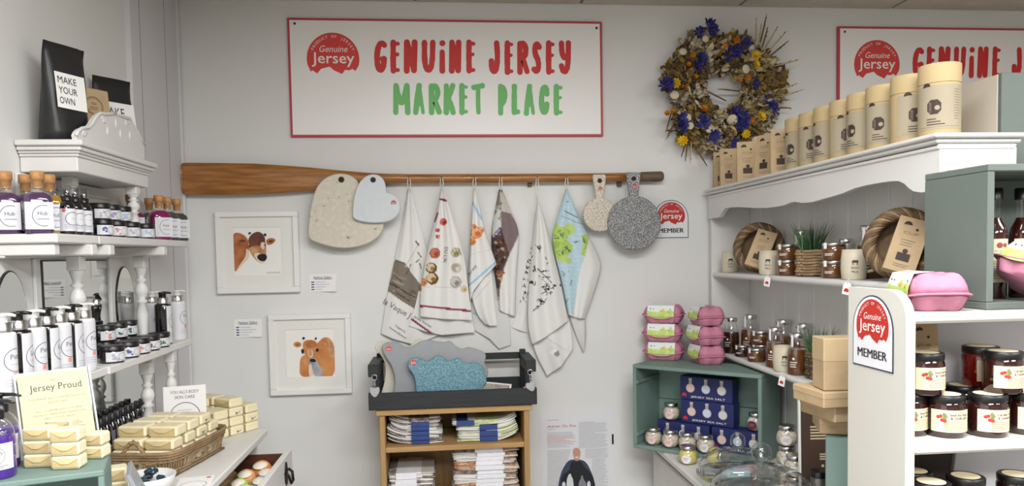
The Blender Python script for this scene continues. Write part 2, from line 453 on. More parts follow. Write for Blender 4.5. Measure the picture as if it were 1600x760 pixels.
m = MB(); m.box(XS0, XS1, -.012, 0, ZS0, ZS1, .0015); m.build('panel', mat('sign_red_edge', (188, 62, 74), .5), sign)
m = MB(); m.rect(XS0+.0085, ZS0+.0085, XS1-.0085, ZS1-.0085, .0126, FACE); m.build('face', mat('sign_face', (240, 238, 236), .35, spec=.5), sign)
m = MB(); RI = mat('sign_red', (205, 46, 44), .5); GI = mat('sign_green', (112, 190, 108), .5)
fX = lambda x, y: (lambda p: (p.x, p.z))(atY(x, y, -.0130))
brush(m, 'GENUiNE', [(583,606),(608.5,626.5),(629,654),(657,682.5),(685,697),(699.7,722.6),(727,744.5)], 62, 115, 8.4, fX, 0, .0130)
brush(m, 'JERSEY', [(762,784),(787,804),(807,828),(829,848),(851.6,868.5),(871,894)], 63, 117, 8.4, fX, 0, .0130)
brush(m, 'MARKET', [(612,643),(644,666.5),(669,690.5),(691,713.5),(716,733),(735.6,758)], 130, 180, 8.2, fX, 1, .0130)
brush(m, 'PLACE', [(776,795),(798,814),(817,838.5),(840.6,859.5),(863.5,881)], 131, 181, 8.2, fX, 1, .0130)
m.build('lettering', [RI, GI], sign)
c = atY(520.5, 92, -.0130); m = MB(); logo(m, T(c.x, 0, c.z) @ FACE, .0945, 0, 1, .0130); m.build('emblem', [mat('logo_red', (214, 62, 58), .5), WHITEINK], sign)
for q in ((460.5, 37), (932, 44)):
    p = atY(*q, -.012); m = MB(); m.lathe([(.0045, 0), (.0045, .002), (.002, .0035)], 10, T(p.x, -.0125, p.z) @ Rx(R(90))); m.build('screw', mat('dark_screw', (70, 66, 62), .4, metal=.8), sign)
s2 = dup(sign, (1.566-XS0, 0, -.006), label='white wall sign partly hidden behind the kraft tubes and green crate')
def sticker(name, label, loc, rz, h, parent_M=None):
    t = thing(name, label, 'sticker', loc, rz, 'member stickers'); w_ = h*.94
    def arch(w2, h2, o):
        return [(-w2/2+o, -h2/2+o), (w2/2-o, -h2/2+o)] + [((w2/2-o)*math.cos(R(a)), h2/2-w2/2+(w2/2-o)*math.sin(R(a))) for a in range(0, 181, 10)]
    m = MB(); m.prism(arch(w_, h, 0), 0, .0008, FACE); m.build('border', mat('sticker_navy', (42, 50, 70), .5), t)
    m = MB(); m.poly(arch(w_, h, h*.018), .0011, FACE); m.build('backing', mat('sticker_white', (228, 228, 232), .5), t)
    m = MB(); logo(m, T(0, 0, h*.07) @ FACE, w_*.40, 0, 1, .0014); m.build('emblem', [mat('sticker_red', (190, 44, 34), .5), WHITEINK], t)
    m = MB(); m.text('MEMBER', h*.125, -h*.006, -h*.36, .0016, FACE, 0, w=w_*.72); m.text('MEMBER', h*.125, h*.006, -h*.36, .00162, FACE, 0, w=w_*.72); m.build('lettering', INK, t)
    return t
p = atY(1048.5, 342.5, -.001); sticker('member_sticker', 'red and white Genuine Jersey member sticker on the wall behind the grey round board', (p.x, -.0005, p.z), 0, .147)

# ================================================================ oar on the wall
OARW = mat('varnished_oar_wood', (168, 112, 50), .38, col2=(132, 82, 32), vs=6, stretch=(1.5, 14, 16), bump=.15, bs=30, coat=.3)
YO = -.034
m = MB(); rings = []
prof = [(284,279,20,.008),(286,279,23.5,.009),(292,279.5,25,.010),(340,280,25,.011),(400,280,24,.012),(450,280.3,21,.013),(490,280,17.5,.015),(530,279.6,13,.016),(570,279.3,9.5,.017),(605,279.3,7.8,.017),(640,279.4,7.2,.0175),(800,278.8,7,.017),(940,277.6,6.8,.0165),(1000,276.5,6.8,.0165)]
def loft(prof, mb, mi):
    vs = []; n = 18
    for x, y, h, th in prof:
        c = atY(x, y, YO); k = 1/ppm(c); h = h*k
        for j in range(n):
            a = 2*math.pi*j/n; cc, ss = math.cos(a), math.sin(a)
            e = .6 if h > .03 else 1
            vs.append((c.x, YO+math.copysign(abs(cc)**e, cc)*th, c.z+math.copysign(abs(ss)**e, ss)*h))
    fs = [(i*n+j, i*n+(j+1)%n, (i+1)*n+(j+1)%n, (i+1)*n+j) for i in range(len(prof)-1) for j in range(n)]
    fs += [tuple(range(n)), tuple((len(prof)-1)*n+j for j in range(n))]
    mb.add(vs, fs, None, mi, True)
oar = thing('oar', 'long varnished wooden oar hung level on the white wall as a rail', 'oar', (0, 0, 0))
loft(prof, m, 0); m.build('shaft_and_blade', OARW, oar)
m = MB(); loft([(1000,276.5,6.6,.0165),(1002,276.4,7.4,.0175),(1030,276,8.0,.0185),(1034,275.9,7.6,.018),(1036,275.9,5.5,.013)], m, 0)
m.build('grip', mat('oar_grip', (98, 80, 62), .6, var=.2, vs=30), oar)
for q in (600, 828, 968):
    p = atY(q, 279, -.018); m = MB(); m.box(p.x-.008, p.x+.008, -.02, 0, p.z-.03, p.z+.005, .002); m.build('wall_bracket', mat('oar_grip', (98, 80, 62)), oar)

# ================================================================ hanging boards
def board(name, label, outer, Y0, th, mt, hole=None, stick=None, cat='board', hr=.009, group=None):
    t = thing(name, label, cat, (0, 0, 0), group=group)
    m = MB(); m.prism(outer, -Y0-th, -Y0, FACE, 0, 0, b=.003); m.build('board', mt, t)
    if hole:
        m = MB(); m.disc(hole[0], hole[1], hr, -Y0+.0006, 16, FACE); m.ring(hole[0], hole[1], hr+.003, .003, -Y0+.0008, 20, M=FACE, m=1)
        m.build('hanging_hole', [mat('hole_dark', (52, 44, 36), .8), mt], t)
        m = MB(); m.lathe([(.0, 0), (.005, .001), (.005, .004), (0, .006)], 10, T(hole[0], Y0-.001, hole[1]+.003) @ Rx(R(90))); m.build('hook', mat('brass_hook', (110, 84, 50), .4, metal=.8), t)
    if stick:
        m = MB(); logo(m, T(stick[0], 0, stick[1]-.002) @ FACE, stick[2], 0, 1, -Y0+.0012, arc=False); m.build('logo_sticker', [REDINK, WHITEINK], t)
    return t
Z6 = dict(sx=3.04, sy=3.04, ox=280, oy=230)
h1 = [(745,125),(800,127),(842,152),(862,195),(866,250),(905,262),(950,300),(972,350),(968,398),(935,438),(880,466),(815,481),(740,479),(675,462),(612,438),(612,380),(620,310),(632,245),(652,188),(690,146)]
h2 = [(824,345),(822,300),(829,232),(850,172),(885,137),(920,127),(955,135),(978,165),(983,205),(984,216),(1002,217),(1035,237),(1052,270),(1048,310),(1020,344),(970,360),(900,361)]
CRACK = speckle('crackled_beige', (205, 197, 180), (146, 134, 116), (214, 206, 192), 62, .5, (.27, .31, .5, .7))
q = wallpx([(770,155)], -.066, **Z6)[0]
board('heart_board', 'large beige crackle-patterned heart board hanging on the oar blade', smooth_poly(wallpx(h1, -.066, **Z6), 2), -.066, .016, CRACK, q, hr=.011)
q = wallpx([(921,156)], -.086, **Z6)[0]; st = wallpx([(1018,263)], -.086, **Z6)[0]
board('heart_board', 'small pale grey heart board overlapping the beige heart board', smooth_poly(wallpx(h2, -.086, **Z6), 2), -.086, .016, mat('white_stone_board', (206, 211, 216), .45, var=.03, vs=60), q, (st[0], st[1], .0095), hr=.010)
def paddle(px, py, rp, hx0, hx1, hy, nx0, nx1, Yv):
    pts = []
    p = atY(px, py, Yv); k = 1/ppm(p); r = rp*k
    a0 = math.acos(min(1, (nx1-nx0)/2*k/r))
    for i in range(41):
        a = math.pi-a0 + (2*math.pi-(math.pi-2*a0))*i/40
        pts.append((p.x+r*math.cos(a), p.z+r*math.sin(a)))
    ht = atY(px, hy, Yv).z
    pts += [(p.x+(nx1-px)*k, p.z+r+.006), (p.x+(hx1-px)*k, ht-.008), (p.x+(hx1-px-2)*k, ht), (p.x+(hx0-px+2)*k, ht), (p.x+(hx0-px)*k, ht-.008), (p.x+(nx0-px)*k, p.z+r+.006)]
    return pts, p, k, ht
pts, p, k, ht = paddle(937.7, 335.5, 26.5, 926.8, 948.2, 272.5, 931.5, 944, -.066)
board('paddle_board', 'small round beige stone serving board with handle hanging on the oar', pts, -.066, .014, speckle('beige_stone', (205, 196, 182), (166, 152, 132), (224, 218, 208), 240), (p.x, ht-.024), (p.x+.002, ht-.053, .0085))
pts, p, k, ht = paddle(991.7, 348.8, 42.3, 979.6, 1002.2, 269.2, 984, 998.5, -.084)
board('paddle_board', 'large round grey speckled stone serving board hanging near the oar grip', pts, -.084, .014, speckle('grey_granite', (128, 130, 132), (78, 80, 84), (206, 206, 206), 300), (p.x-.002, ht-.024), (p.x+.001, ht-.053, .0095))

# ================================================================ picture frames, cards, poster
def frame(name, label, tl, br):
    a = atY(*tl, -.02); b = atY(*br, -.02); x0, x1, z1, z0 = a.x, b.x, a.z, b.z
    t = thing(name, label, 'picture', (0, 0, 0), group='framed cow pictures'); W = .021
    FW = mat('frame_white', (232, 231, 229), .4)
    for n_, bx in (('frame_rail', (x0, x1, z1-W, z1)), ('frame_rail', (x0, x1, z0, z0+W)), ('frame_rail', (x0, x0+W, z0+W, z1-W)), ('frame_rail', (x1-W, x1, z0+W, z1-W))):
        m = MB(); m.box(bx[0], bx[1], -.022, -.001, bx[2], bx[3], .0025); m.build(n_, FW, t)
    m = MB(); i = W; wi = .062
    X0, X1, Zb, Zt = x0+i, x1-i, z0+i, z1-i
    u0, u1, v0, v1 = x0+wi, x1-wi, z0+wi+.004, z1-wi+.004
    m.box(X0, X1, -.012, -.010, v1, Zt); m.box(X0, X1, -.012, -.010, Zb, v0); m.box(X0, u0, -.012, -.010, v0, v1); m.box(u1, X1, -.012, -.010, v0, v1)
    m.build('mount', mat('mount_card', (228, 227, 222), .85), t)
    m = MB(); m.box(u0-.004, u1+.004, -.0095, -.0085, v0-.004, v1+.004); m.build('artwork_paper', mat('watercolour_paper', (236, 235, 230), .9), t)
    return t, (u0, u1, v0, v1)
COW = [mat('cow_brown', (150, 84, 46), .9, col2=(186, 118, 76), vs=25), mat('cow_dark', (84, 56, 52), .9, col2=(120, 70, 50), vs=40), mat('cow_black', (38, 32, 34), .9), mat('cow_tan', (204, 160, 118), .9, col2=(176, 116, 74), vs=40), mat('cow_pale', (226, 206, 184), .9), mat('cow_grey', (150, 150, 164), .9, col2=(190, 186, 190), vs=30), mat('cow_orange', (190, 118, 64), .9, col2=(212, 150, 96), vs=22)]
def art(t, polys, ox, oy, s):
    m = MB()
    for i, (mi, pts) in enumerate(polys):
        m.poly(smooth_poly(wallpx(pts, -.0098, s, s, ox, oy), 2), .0098+.00025*i, FACE, mi)
    m.build('painting', COW, t)
t, _ = frame('framed_picture', 'white framed painting of a brown cow head turned sideways, hung higher', (334.5, 331), (469, 457))
art(t, [(0, [(253,412),(280,405),(312,420),(330,445),(332,500),(300,560),(262,600),(256,560),(255,480)]), (4, [(318,470),(340,520),(300,560),(262,604),(290,555),(318,520)]),
        (0, [(270,445),(285,430),(312,430),(326,445),(310,458),(288,460)]), (1, [(278,447),(300,437),(320,446),(300,455)]),
        (0, [(412,440),(435,431),(456,436),(458,447),(440,464),(416,466)]), (1, [(420,448),(440,440),(450,446),(432,458)]),
        (3, [(325,440),(345,420),(385,415),(408,440),(415,480),(412,520),(400,544),(375,546),(350,520),(332,490)]),
        (1, [(328,436),(346,412),(375,400),(398,412),(410,436),(406,462),(385,470),(360,468),(345,474),(332,460)]),
        (2, [(330,418),(328,406),(340,404),(345,412),(338,412)]), (2, [(400,412),(414,410),(416,420),(408,426),(404,420)]),
        (4, [(386,455),(404,450),(408,470),(400,490),(390,480)]), (2, [(330,470),(340,466),(343,474),(334,478)]), (2, [(404,462),(411,460),(412,472),(406,472)]),
        (4, [(352,510),(372,500),(400,512),(415,530),(400,548),(376,548)]), (2, [(370,520),(380,509),(410,507),(419,520),(414,538),(396,545),(376,535)]), (4, [(376,540),(400,546),(412,542),(400,550),(384,550)])], 280, 230, 3.04)
m = MB(); q = atY(430, 427, -.0098)
for i in range(9): m.stroke([(q.x-.03+i*.0055, q.z-.002), (q.x-.028+i*.0055, q.z+.004*(1+(i%3)*.3)), (q.x-.0255+i*.0055, q.z-.001)], .0008, .0099, FACE, nd=0)
m.build('signature', GREYINK, t)
t, _ = frame('framed_picture', 'white framed painting of a brown cow facing forward, hung lower', (418, 492.5), (550.5, 615))
art(t, [(6, [(398,560),(420,536),(440,516),(464,518),(484,550),(486,668),(420,666),(402,620)]), (3, [(450,520),(470,530),(484,580),(470,600),(456,560)]), (5, [(395,610),(415,600),(430,630),(444,664),(400,664)]), (6, [(356,590),(375,580),(392,610),(402,664),(352,664),(352,620)]), (4, [(386,610),(398,620),(404,664),(386,664)]),
        (6, [(326,545),(336,532),(356,535),(360,548),(344,556)]), (0, [(332,545),(344,538),(354,545),(342,551)]), (6, [(424,545),(440,528),(458,530),(462,545),(444,556)]), (3, [(430,545),(444,535),(456,540),(444,550)]),
        (6, [(362,540),(375,526),(408,526),(422,545),(424,570),(418,600),(404,618),(388,614),(372,585)]), (0, [(372,540),(390,527),(412,533),(418,550),(396,556),(380,556)]), (2, [(362,526),(364,514),(373,517),(371,524)]), (2, [(408,524),(412,514),(418,520),(412,527)]),
        (2, [(357,562),(366,558),(371,572),(362,580)]), (2, [(412,560),(423,556),(424,568),(414,572)]), (4, [(380,560),(400,556),(404,590),(386,592)]), (3, [(384,558),(398,556),(400,585),(388,588)]), (5, [(384,598),(400,592),(418,598),(416,612),(400,617),(388,612)]), (2, [(388,598),(402,594),(415,600),(412,609),(392,609)])], 320, 310, 2.376)
BLUEINK = mat('blue_ink', (44, 52, 120), .7)
def card(label, tl, br, lift):
    a = atY(*tl, -.001); b = atY(*br, -.001); x0, x1, z1, z0 = a.x, b.x, a.z, b.z
    t = thing('info_card', label, 'card', (0, 0, 0), group='gallery cards')
    m = MB(); n = 8; vs = []; fs = []
    for j in range(n+1):
        for i in range(n+1):
            u, v = i/n, j/n; y = -.0012-lift*max(0, u+(1-v)-1.2)**1.5; vs.append((x0+(x1-x0)*u, y, z0+(z1-z0)*v))
    for j in range(n):
        for i in range(n): k = j*(n+1)+i; fs.append((k, k+1, k+n+2, k+n+1))
    m.add(vs, fs, smooth=True); m.build('paper', PAPER, t)
    m = MB(); w_ = x1-x0; h = z1-z0; Yp = .0022
    m.text('Harbour Gallery', h*.17, (x0+x1)/2, z1-h*.27, Yp, FACE, 0, w=w_*.68)
    m.rect(x0+w_*.18, z1-h*.30, x0+w_*.84, z1-h*.285, Yp, FACE, 0)
    for i in range(4):
        z = z1-h*(.45+.14*i); m.rect(x0+w_*.07, z-.002, x0+w_*.18, z+.002, Yp, FACE, 0); m.rect(x0+w_*.22, z-.0008, x0+w_*(.6+.1*((i*7)%4)), z+.0008, Yp, FACE, 1)
    m.build('print', [BLUEINK, mat('pale_blue_ink', (150, 160, 200), .7)], t)
card('small white Harbour Gallery card right of the upper cow picture', (483, 429), (526, 455.5), .02)
card('small white Harbour Gallery card left of the lower cow picture', (365.5, 499.5), (410, 526.5), .012)
# A3 poster
x0, x1, z1 = .369, .666, .893; z0 = z1-.42
t = thing('poster', 'white printed poster with red script heading and a man in a dark apron', 'poster', (0, 0, 0))
m = MB(); m.box(x0, x1, -.0018, -.0004, z0, z1); m.build('sheet', mat('poster_paper', (222, 223, 228), .6), t)
m = MB(); px = lambda u, v: (lambda p: (p.x, p.z))(atY(830+u/4.748, 600+v/4.748, -.002))
def bar(u0, v, u1, mi, th=.0011): a = px(u0, v); b = px(u1, v); m.rect(a[0], a[1]-th/2, b[0], a[1]+th/2, .0024, FACE, mi)
a = px(118, 328); b = px(330, 320); m.text('Adrian Du Feu', .0105, a[0], a[1], .0024, FACE, 0, w=b[0]-a[0], align='L', shear=.25)
bar(118, 272, 200, 0); bar(118, 340, 180, 1)
rr = random.Random(5)
for v in range(366, 480, 9): bar(118, v, 250+rr.random()*80, 0 if 385 < v < 440 else 1)
for v in range(498, 760, 9): bar(120, v, 300-(v-480)*.3 if v < 600 else 235, 1)
for v in range(288, 480, 9): bar(352, v, 470 if v in (288, 369) else 545+rr.random()*25, 1)
for v in range(488, 760, 9): bar(400 if v < 560 else 450, v, 540+rr.random()*35, 1)
a = px(598, 450); b = px(612, 374); m.rect(a[0], a[1], b[0], b[1], .0024, FACE, 2)
m.build('print', [mat('poster_red', (176, 52, 60), .7), mat('poster_grey', (150, 150, 156), .7), INK], t)
m = MB(); P4 = dict(sx=4.748, sy=4.748, ox=830, oy=600)
for i, (mi, pts) in enumerate([(0, [(270,575),(300,562),(370,562),(410,585),(440,640),(470,720),(480,800),(196,800),(205,720),(232,630)]), (1, [(290,600),(300,575),(372,575),(388,610),(440,660),(468,720),(472,800),(215,800),(225,680),(280,650)]),
        (2, [(306,505),(315,480),(340,474),(362,488),(367,520),(360,552),(338,566),(316,552)]), (2, [(318,550),(355,550),(352,572),(324,572)]), (3, [(322,538),(338,542),(354,536),(346,552),(330,552)]), (3, [(262,720),(270,690),(282,668),(294,668),(298,690),(310,705),(318,800),(262,800)]), (4, [(352,730),(368,705),(370,680),(382,680),(386,705),(410,740),(410,800),(350,800)]), (3, [(228,728),(254,728),(254,800),(228,800)]), (3, [(414,722),(440,722),(440,800),(414,800)])]):
    m.poly(smooth_poly(wallpx(pts, -.002, **P4), 1), .0025+i*.0002, FACE, mi)
m.build('photo_print', [mat('print_navy', (58, 66, 92), .7), mat('print_black', (26, 28, 36), .7), mat('print_skin', (196, 148, 128), .7), mat('print_white', (214, 218, 224), .7), mat('print_grey', (130, 132, 140), .7)], t)
# ================================================================ tea towels hanging from the oar
def poly_at(pts, t):
    d = [0.0]
    for a, b in zip(pts, pts[1:]): d.append(d[-1]+math.hypot(b[0]-a[0], b[1]-a[1]))
    s = t*d[-1]
    for i in range(len(pts)-1):
        if s <= d[i+1] or i == len(pts)-2:
            k = (s-d[i])/max(1e-9, d[i+1]-d[i]); a, b = pts[i], pts[i+1]; return (a[0]+(b[0]-a[0])*k, a[1]+(b[1]-a[1])*k)
def inpoly(x, y, p):
    r = False; j = len(p)-1
    for i in range(len(p)):
        if (p[i][1] > y) != (p[j][1] > y) and x < (p[j][0]-p[i][0])*(y-p[i][1])/(p[j][1]-p[i][1])+p[i][0]: r = not r
        j = i
    return r
def seg(x, y, a, b, c, d):
    vx, vy = c-a, d-b; t = max(0, min(1, ((x-a)*vx+(y-b)*vy)/(vx*vx+vy*vy+1e-9))); return math.hypot(x-a-t*vx, y-b-t*vy)
CLOTH = vcol('printed_cloth')
LW = lin((226, 225, 222))
class Sheet:
    def __init__(s, Lp, Rp, Bp, base, amp=.012, k=2.0, ph=0.0, step=1.5, top=.0):
        s.Lp, s.Rp, s.Bp = smooth_open(Lp, 2), smooth_open(Rp, 2), Bp
        H = max(Lp[-1][1], Rp[-1][1])-Lp[0][1]; W = max(abs(b[0]-a[0]) for a, b in zip([poly_at(Lp, i/8) for i in range(9)], [poly_at(Rp, i/8) for i in range(9)]))
        nu, nv = max(8, int(W/step)), max(8, int(H/step)); s.nu, s.nv = nu, nv
        s.px = []; s.d = []
        A, B, C, D = s.Lp[0], s.Rp[0], Bp[0], Bp[-1]
        for j in range(nv+1):
            v = j/nv; l = poly_at(s.Lp, v); r = poly_at(s.Rp, v)
            for i in range(nu+1):
                u = i/nu; b = poly_at(Bp, u)
                q = [(1-u)*l[c]+u*r[c] + (1-v)*((1-u)*A[c]+u*B[c])+v*b[c] - ((1-u)*(1-v)*A[c]+u*(1-v)*B[c]+(1-u)*v*C[c]+u*v*D[c]) for c in (0, 1)]
                s.px.append(tuple(q))
                f = .5+.5*math.cos(2*math.pi*(k*u)+ph+1.3*v)
                s.d.append(base + top*(1-v)**3 + amp*(.35+.65*min(1, v*2.2))*f - .006*(abs(u-.5)*2)**4)
    def depth(s, x, y):
        bi = min(range(0, len(s.px), 3), key=lambda i: (s.px[i][0]-x)**2+(s.px[i][1]-y)**2); return s.d[bi]
    def build(s, name, parent, shapes=(), col=(226, 225, 222), edge=None):
        vs = [atY(x, y, -d) for (x, y), d in zip(s.px, s.d)]; n = s.nu+1
        fs = [(j*n+i, (j+1)*n+i, (j+1)*n+i+1, j*n+i+1) for j in range(s.nv) for i in range(s.nu)]
        me = bpy.data.meshes.new(name); me.from_pydata([tuple(v) for v in vs], [], fs); me.materials.append(CLOTH)
        me.polygons.foreach_set('use_smooth', [True]*len(fs))
        c0 = lin(col); data = []; sh = []
        for q in shapes:
            c = lin(q[-1])
            if q[0] == 'p': xs = [p[0] for p in q[1]]; ys = [p[1] for p in q[1]]; sh.append((q[0], min(xs), max(xs), min(ys), max(ys), q, c))
            elif q[0] == 'c': sh.append((q[0], q[1]-q[3], q[1]+q[3], q[2]-q[3], q[2]+q[3], q, c))
            else: w_ = q[5]; sh.append((q[0], min(q[1], q[3])-w_, max(q[1], q[3])+w_, min(q[2], q[4])-w_, max(q[2], q[4])+w_, q, c))
        for (x, y) in s.px:
            c = c0
            for k, a, b, e, f, q, cc in sh:
                if x < a or x > b or y < e or y > f: continue
                if k == 'p': hit = inpoly(x, y, q[1])
                elif k == 'c': hit = (x-q[1])**2+(y-q[2])**2 < q[3]**2
                else: hit = seg(x, y, q[1], q[2], q[3], q[4]) < q[5]/2
                if hit: c = cc
            data += [c[0], c[1], c[2], 1]
        at = me.color_attributes.new('Col', 'FLOAT_COLOR', 'POINT'); at.data.foreach_set('color', data)
        md = bpy.data.objects.new(name, me); COL.objects.link(md); md.parent = parent
        so = md.modifiers.new('thickness', 'SOLIDIFY'); so.thickness = .0012; so.offset = -1
        return md
    def write(s, mb, t, x, y, h, rot, w=None, m=0, shear=0.0):
        """lettering laid on the cloth, baseline start at pixel (x, y), height h px, rotated clockwise by rot degrees"""
        c, q = math.cos(R(rot)), math.sin(R(rot))
        mb.text(t, h, 0, 0, 0, None, m, w=w, align='L', shear=shear, fn=lambda p: (lambda a, b: atY(a, b, -s.depth(a, b)-.0016))(x+p[0]*c+p[1]*q, y+p[0]*q-p[1]*c))
def loop(parent, x, y0, y1):
    a = atY(x, y0, -.055); b = atY(x, y1, -.05); m = MB()
    m.tube([(b.x-.001, -.050, b.z), (a.x-.006, -.058, (a.z+b.z)/2), (a.x-.003, -.060, a.z), (a.x+.003, -.060, a.z), (a.x+.006, -.058, (a.z+b.z)/2), (b.x+.001, -.050, b.z)], .0016, 6); m.build('hanging_loop', mat('loop_tape', (228, 227, 224), .8), parent)
    m = MB(); m.tube([(a.x, -.05, a.z-.002), (a.x, -.062, a.z-.004), (a.x, -.064, a.z+.004)], .0015, 6); m.build('nail', mat('brass_hook', (110, 84, 50), .4, metal=.8), parent)
def towel(label, hx, y1=297):
    t = thing('tea_towel', label, 'tea towel', (0, 0, 0), group='tea towels on the oar'); loop(t, hx, 278, y1); return t
def blob(x, y, r, c1, c2, c3):
    return [('c', x, y, r, c1), ('c', x-.15*r, y-.1*r, r*.75, c2), ('c', x+.2*r, y+.15*r, r*.4, c3)]
rr = random.Random(21)
# 1 grey stone print
t = towel('white tea towel printed with a grey stone block and La Vaque wording', 639)
S = Sheet([(637,296),(627,355),(616,408),(605.6,455),(595,522)], [(642,297),(653,339),(667,395),(682,440),(694,520)], [(595,522),(617,536),(650,552),(694,540)], .012, .009, 2.4, 2.6)
sh = [('p', [(617,407),(632,410),(645,430),(658,446),(648,483),(628,471),(605.6,455)], (128, 118, 106))]
for i in range(16):
    u = rr.random(); x = 610+u*38; y = 420+u*22+rr.random()*34; sh.append(('l', x, y, x+8+rr.random()*8, y+5+rr.random()*6, 1.6+rr.random()*2, rr.choice([(108, 98, 86), (146, 136, 122), (98, 88, 78), (158, 150, 138)])))
sh += [('l', 606, 441, 650, 466, 1.6, (52, 44, 40)), ('l', 617, 407, 631, 411, 1.5, (88, 70, 54)), ('l', 634, 430, 642, 414, 1.4, (88, 66, 48)), ('l', 633, 418, 655, 380, 1.5, (200, 196, 190)), ('l', 650, 378, 654, 383, 2.5, (120, 100, 84)), ('l', 653, 395, 658, 402, 2.2, (146, 130, 110)), ('l', 650, 410, 655, 406, 2, (146, 130, 110)), ('l', 656, 412, 658, 420, 2.4, (150, 134, 112)),
       ('p', [(650,446),(658,446),(656,470),(650,480)], (128, 118, 106))]
S.build('cloth', t, sh); m = MB(); S.write(m, 'la Vaque J', 598, 474, 9.5, 30, w=47); m.build('lettering', mat('grey_print', (104, 104, 106), .8), t); m = MB(); S.write(m, 'Designed by', 617, 510, 3.6, 34, w=19); m.build('credit_line', mat('grey_print', (104, 104, 106), .8), t); m = MB(); S.write(m, 'Rosemary Blackmore', 608, 513, 3.6, 34, w=31)
m.build('credit_line', mat('grey_print', (104, 104, 106), .8), t)
# 2 vegetables with a claret stripe
t = towel('white tea towel printed with vegetables and mushrooms above a claret stripe', 690)
S = Sheet([(654,455),(648,482),(639,510)], [(734,455),(738,501),(742,520)], [(639,510),(665,526),(690,538),(742,546)], .026, .009, 2.5, .6)
S.build('back_fold', t, [('l', 640, 497, 692, 534, 3.4, (140, 58, 84)), ('l', 640, 512, 692, 538, 1.2, (206, 204, 202))]); m = MB(); S.write(m, 'Jersey Kitchen', 646, 496, 4.5, 32, w=32); m.build('lettering', mat('grey_print', (104, 104, 106)), t)
S = Sheet([(688.5,296),(680.6,339),(669,386),(661,426),(656,460),(656,495)], [(693,297),(710,351),(722,390),(727,412),(732,457),(738,501)], [(656,495),(690,499),(738,501)], .042, .016, 2.2, 3.3)
sh = [('l', 688, 312, 698, 313.5, 3.2, (146, 52, 84)), ('l', 679, 347, 684, 333, 2.6, (160, 66, 90)), ('l', 656, 478.5, 738, 486.5, 3.4, (146, 58, 84)), ('l', 656, 448, 735, 450, 1, (206, 204, 202))]
sh += blob(693, 347, 5.6, (186, 74, 66), (206, 108, 92), (150, 44, 46)) + blob(683.5, 360, 3.4, (176, 60, 62), (200, 110, 90), (170, 60, 60)) + blob(684, 370, 3.4, (190, 110, 104), (170, 70, 74), (216, 170, 150))
sh += blob(679.5, 396, 8.4, (176, 92, 70), (198, 122, 96), (160, 74, 58)) + blob(674, 419, 8.6, (110, 74, 44), (214, 196, 160), (150, 118, 76)) + blob(675.5, 435.5, 9.4, (100, 66, 40), (212, 190, 150), (140, 104, 64)) + blob(662, 441, 6, (206, 126, 78), (220, 160, 120), (190, 110, 60)) + blob(656, 452, 4, (196, 176, 130), (150, 160, 110), (206, 190, 150))
sh += blob(712, 395, 7.6, (170, 162, 122), (206, 200, 170), (140, 136, 98)) + blob(713, 419, 8.2, (196, 190, 176), (172, 164, 146), (214, 208, 196)) + blob(712, 441, 9.2, (168, 164, 160), (202, 198, 192), (140, 134, 130)) + blob(725, 452, 5, (196, 170, 126), (214, 196, 160), (180, 150, 106))
for q in range(3): sh += [('l', 707+q*5, 390-q, 711+q*5, 399, 1, (120, 116, 84))]
S.build('front_fold', t, sh); m = MB(); S.write(m, "DU L'AI", 695, 386, 5.5, 96, w=24); m.build('lettering', mat('grey_print', (104, 104, 106)), t)
# 3 blue stripes and orange crab
t = towel('white tea towel with pale blue stripes and an orange print', 741)
S = Sheet([(735,468),(737,495),(740,516)], [(790,470),(797,500),(798,540)], [(740,516),(765,530),(780,546),(798,540)], .010, .006, 1.5, .5); S.build('back_fold', t, [('l', 735, 488, 760, 496, 2.8, (160, 196, 220))], col=(214, 213, 212))
S = Sheet([(736,462),(745,492),(758,508)], [(768,418),(772,470),(777,510)], [(758,508),(770,520),(779,527)], .032, .010, 1.4, 1.4); S.build('lower_fold', t, [('l', 740, 470, 765, 440, 1, (206, 204, 202))])
S = Sheet([(739.5,296),(736,346),(734,385),(732,430),(732,455),(734,472)], [(743.5,297),(752,335),(758,362),(768,390),(776,413)], [(734,472),(740,455),(755,436),(776,413)], .042, .014, 1.6, 3.0)
sh = [('l', 735.5, 312, 752.5, 343, 3.2, (158, 196, 222)), ('l', 731, 448, 776, 409, 3.4, (158, 196, 222)), ('l', 736, 398, 775, 388, .8, (208, 206, 204))] + blob(744, 364, 9.5, (222, 150, 92), (230, 180, 140), (206, 112, 60)) + blob(738, 378, 5.5, (214, 132, 64), (226, 160, 90), (200, 110, 50)) + blob(752, 360, 5, (218, 150, 110), (232, 190, 160), (206, 120, 80)) + blob(741, 354, 3.5, (196, 96, 54), (226, 150, 100), (196, 96, 54))
S.build('front_fold', t, sh); m = MB(); S.write(m, 'Jersey', 733, 432, 5.5, -52, w=20, shear=.2); m.build('lettering', mat('grey_print', (104, 104, 106)), t)
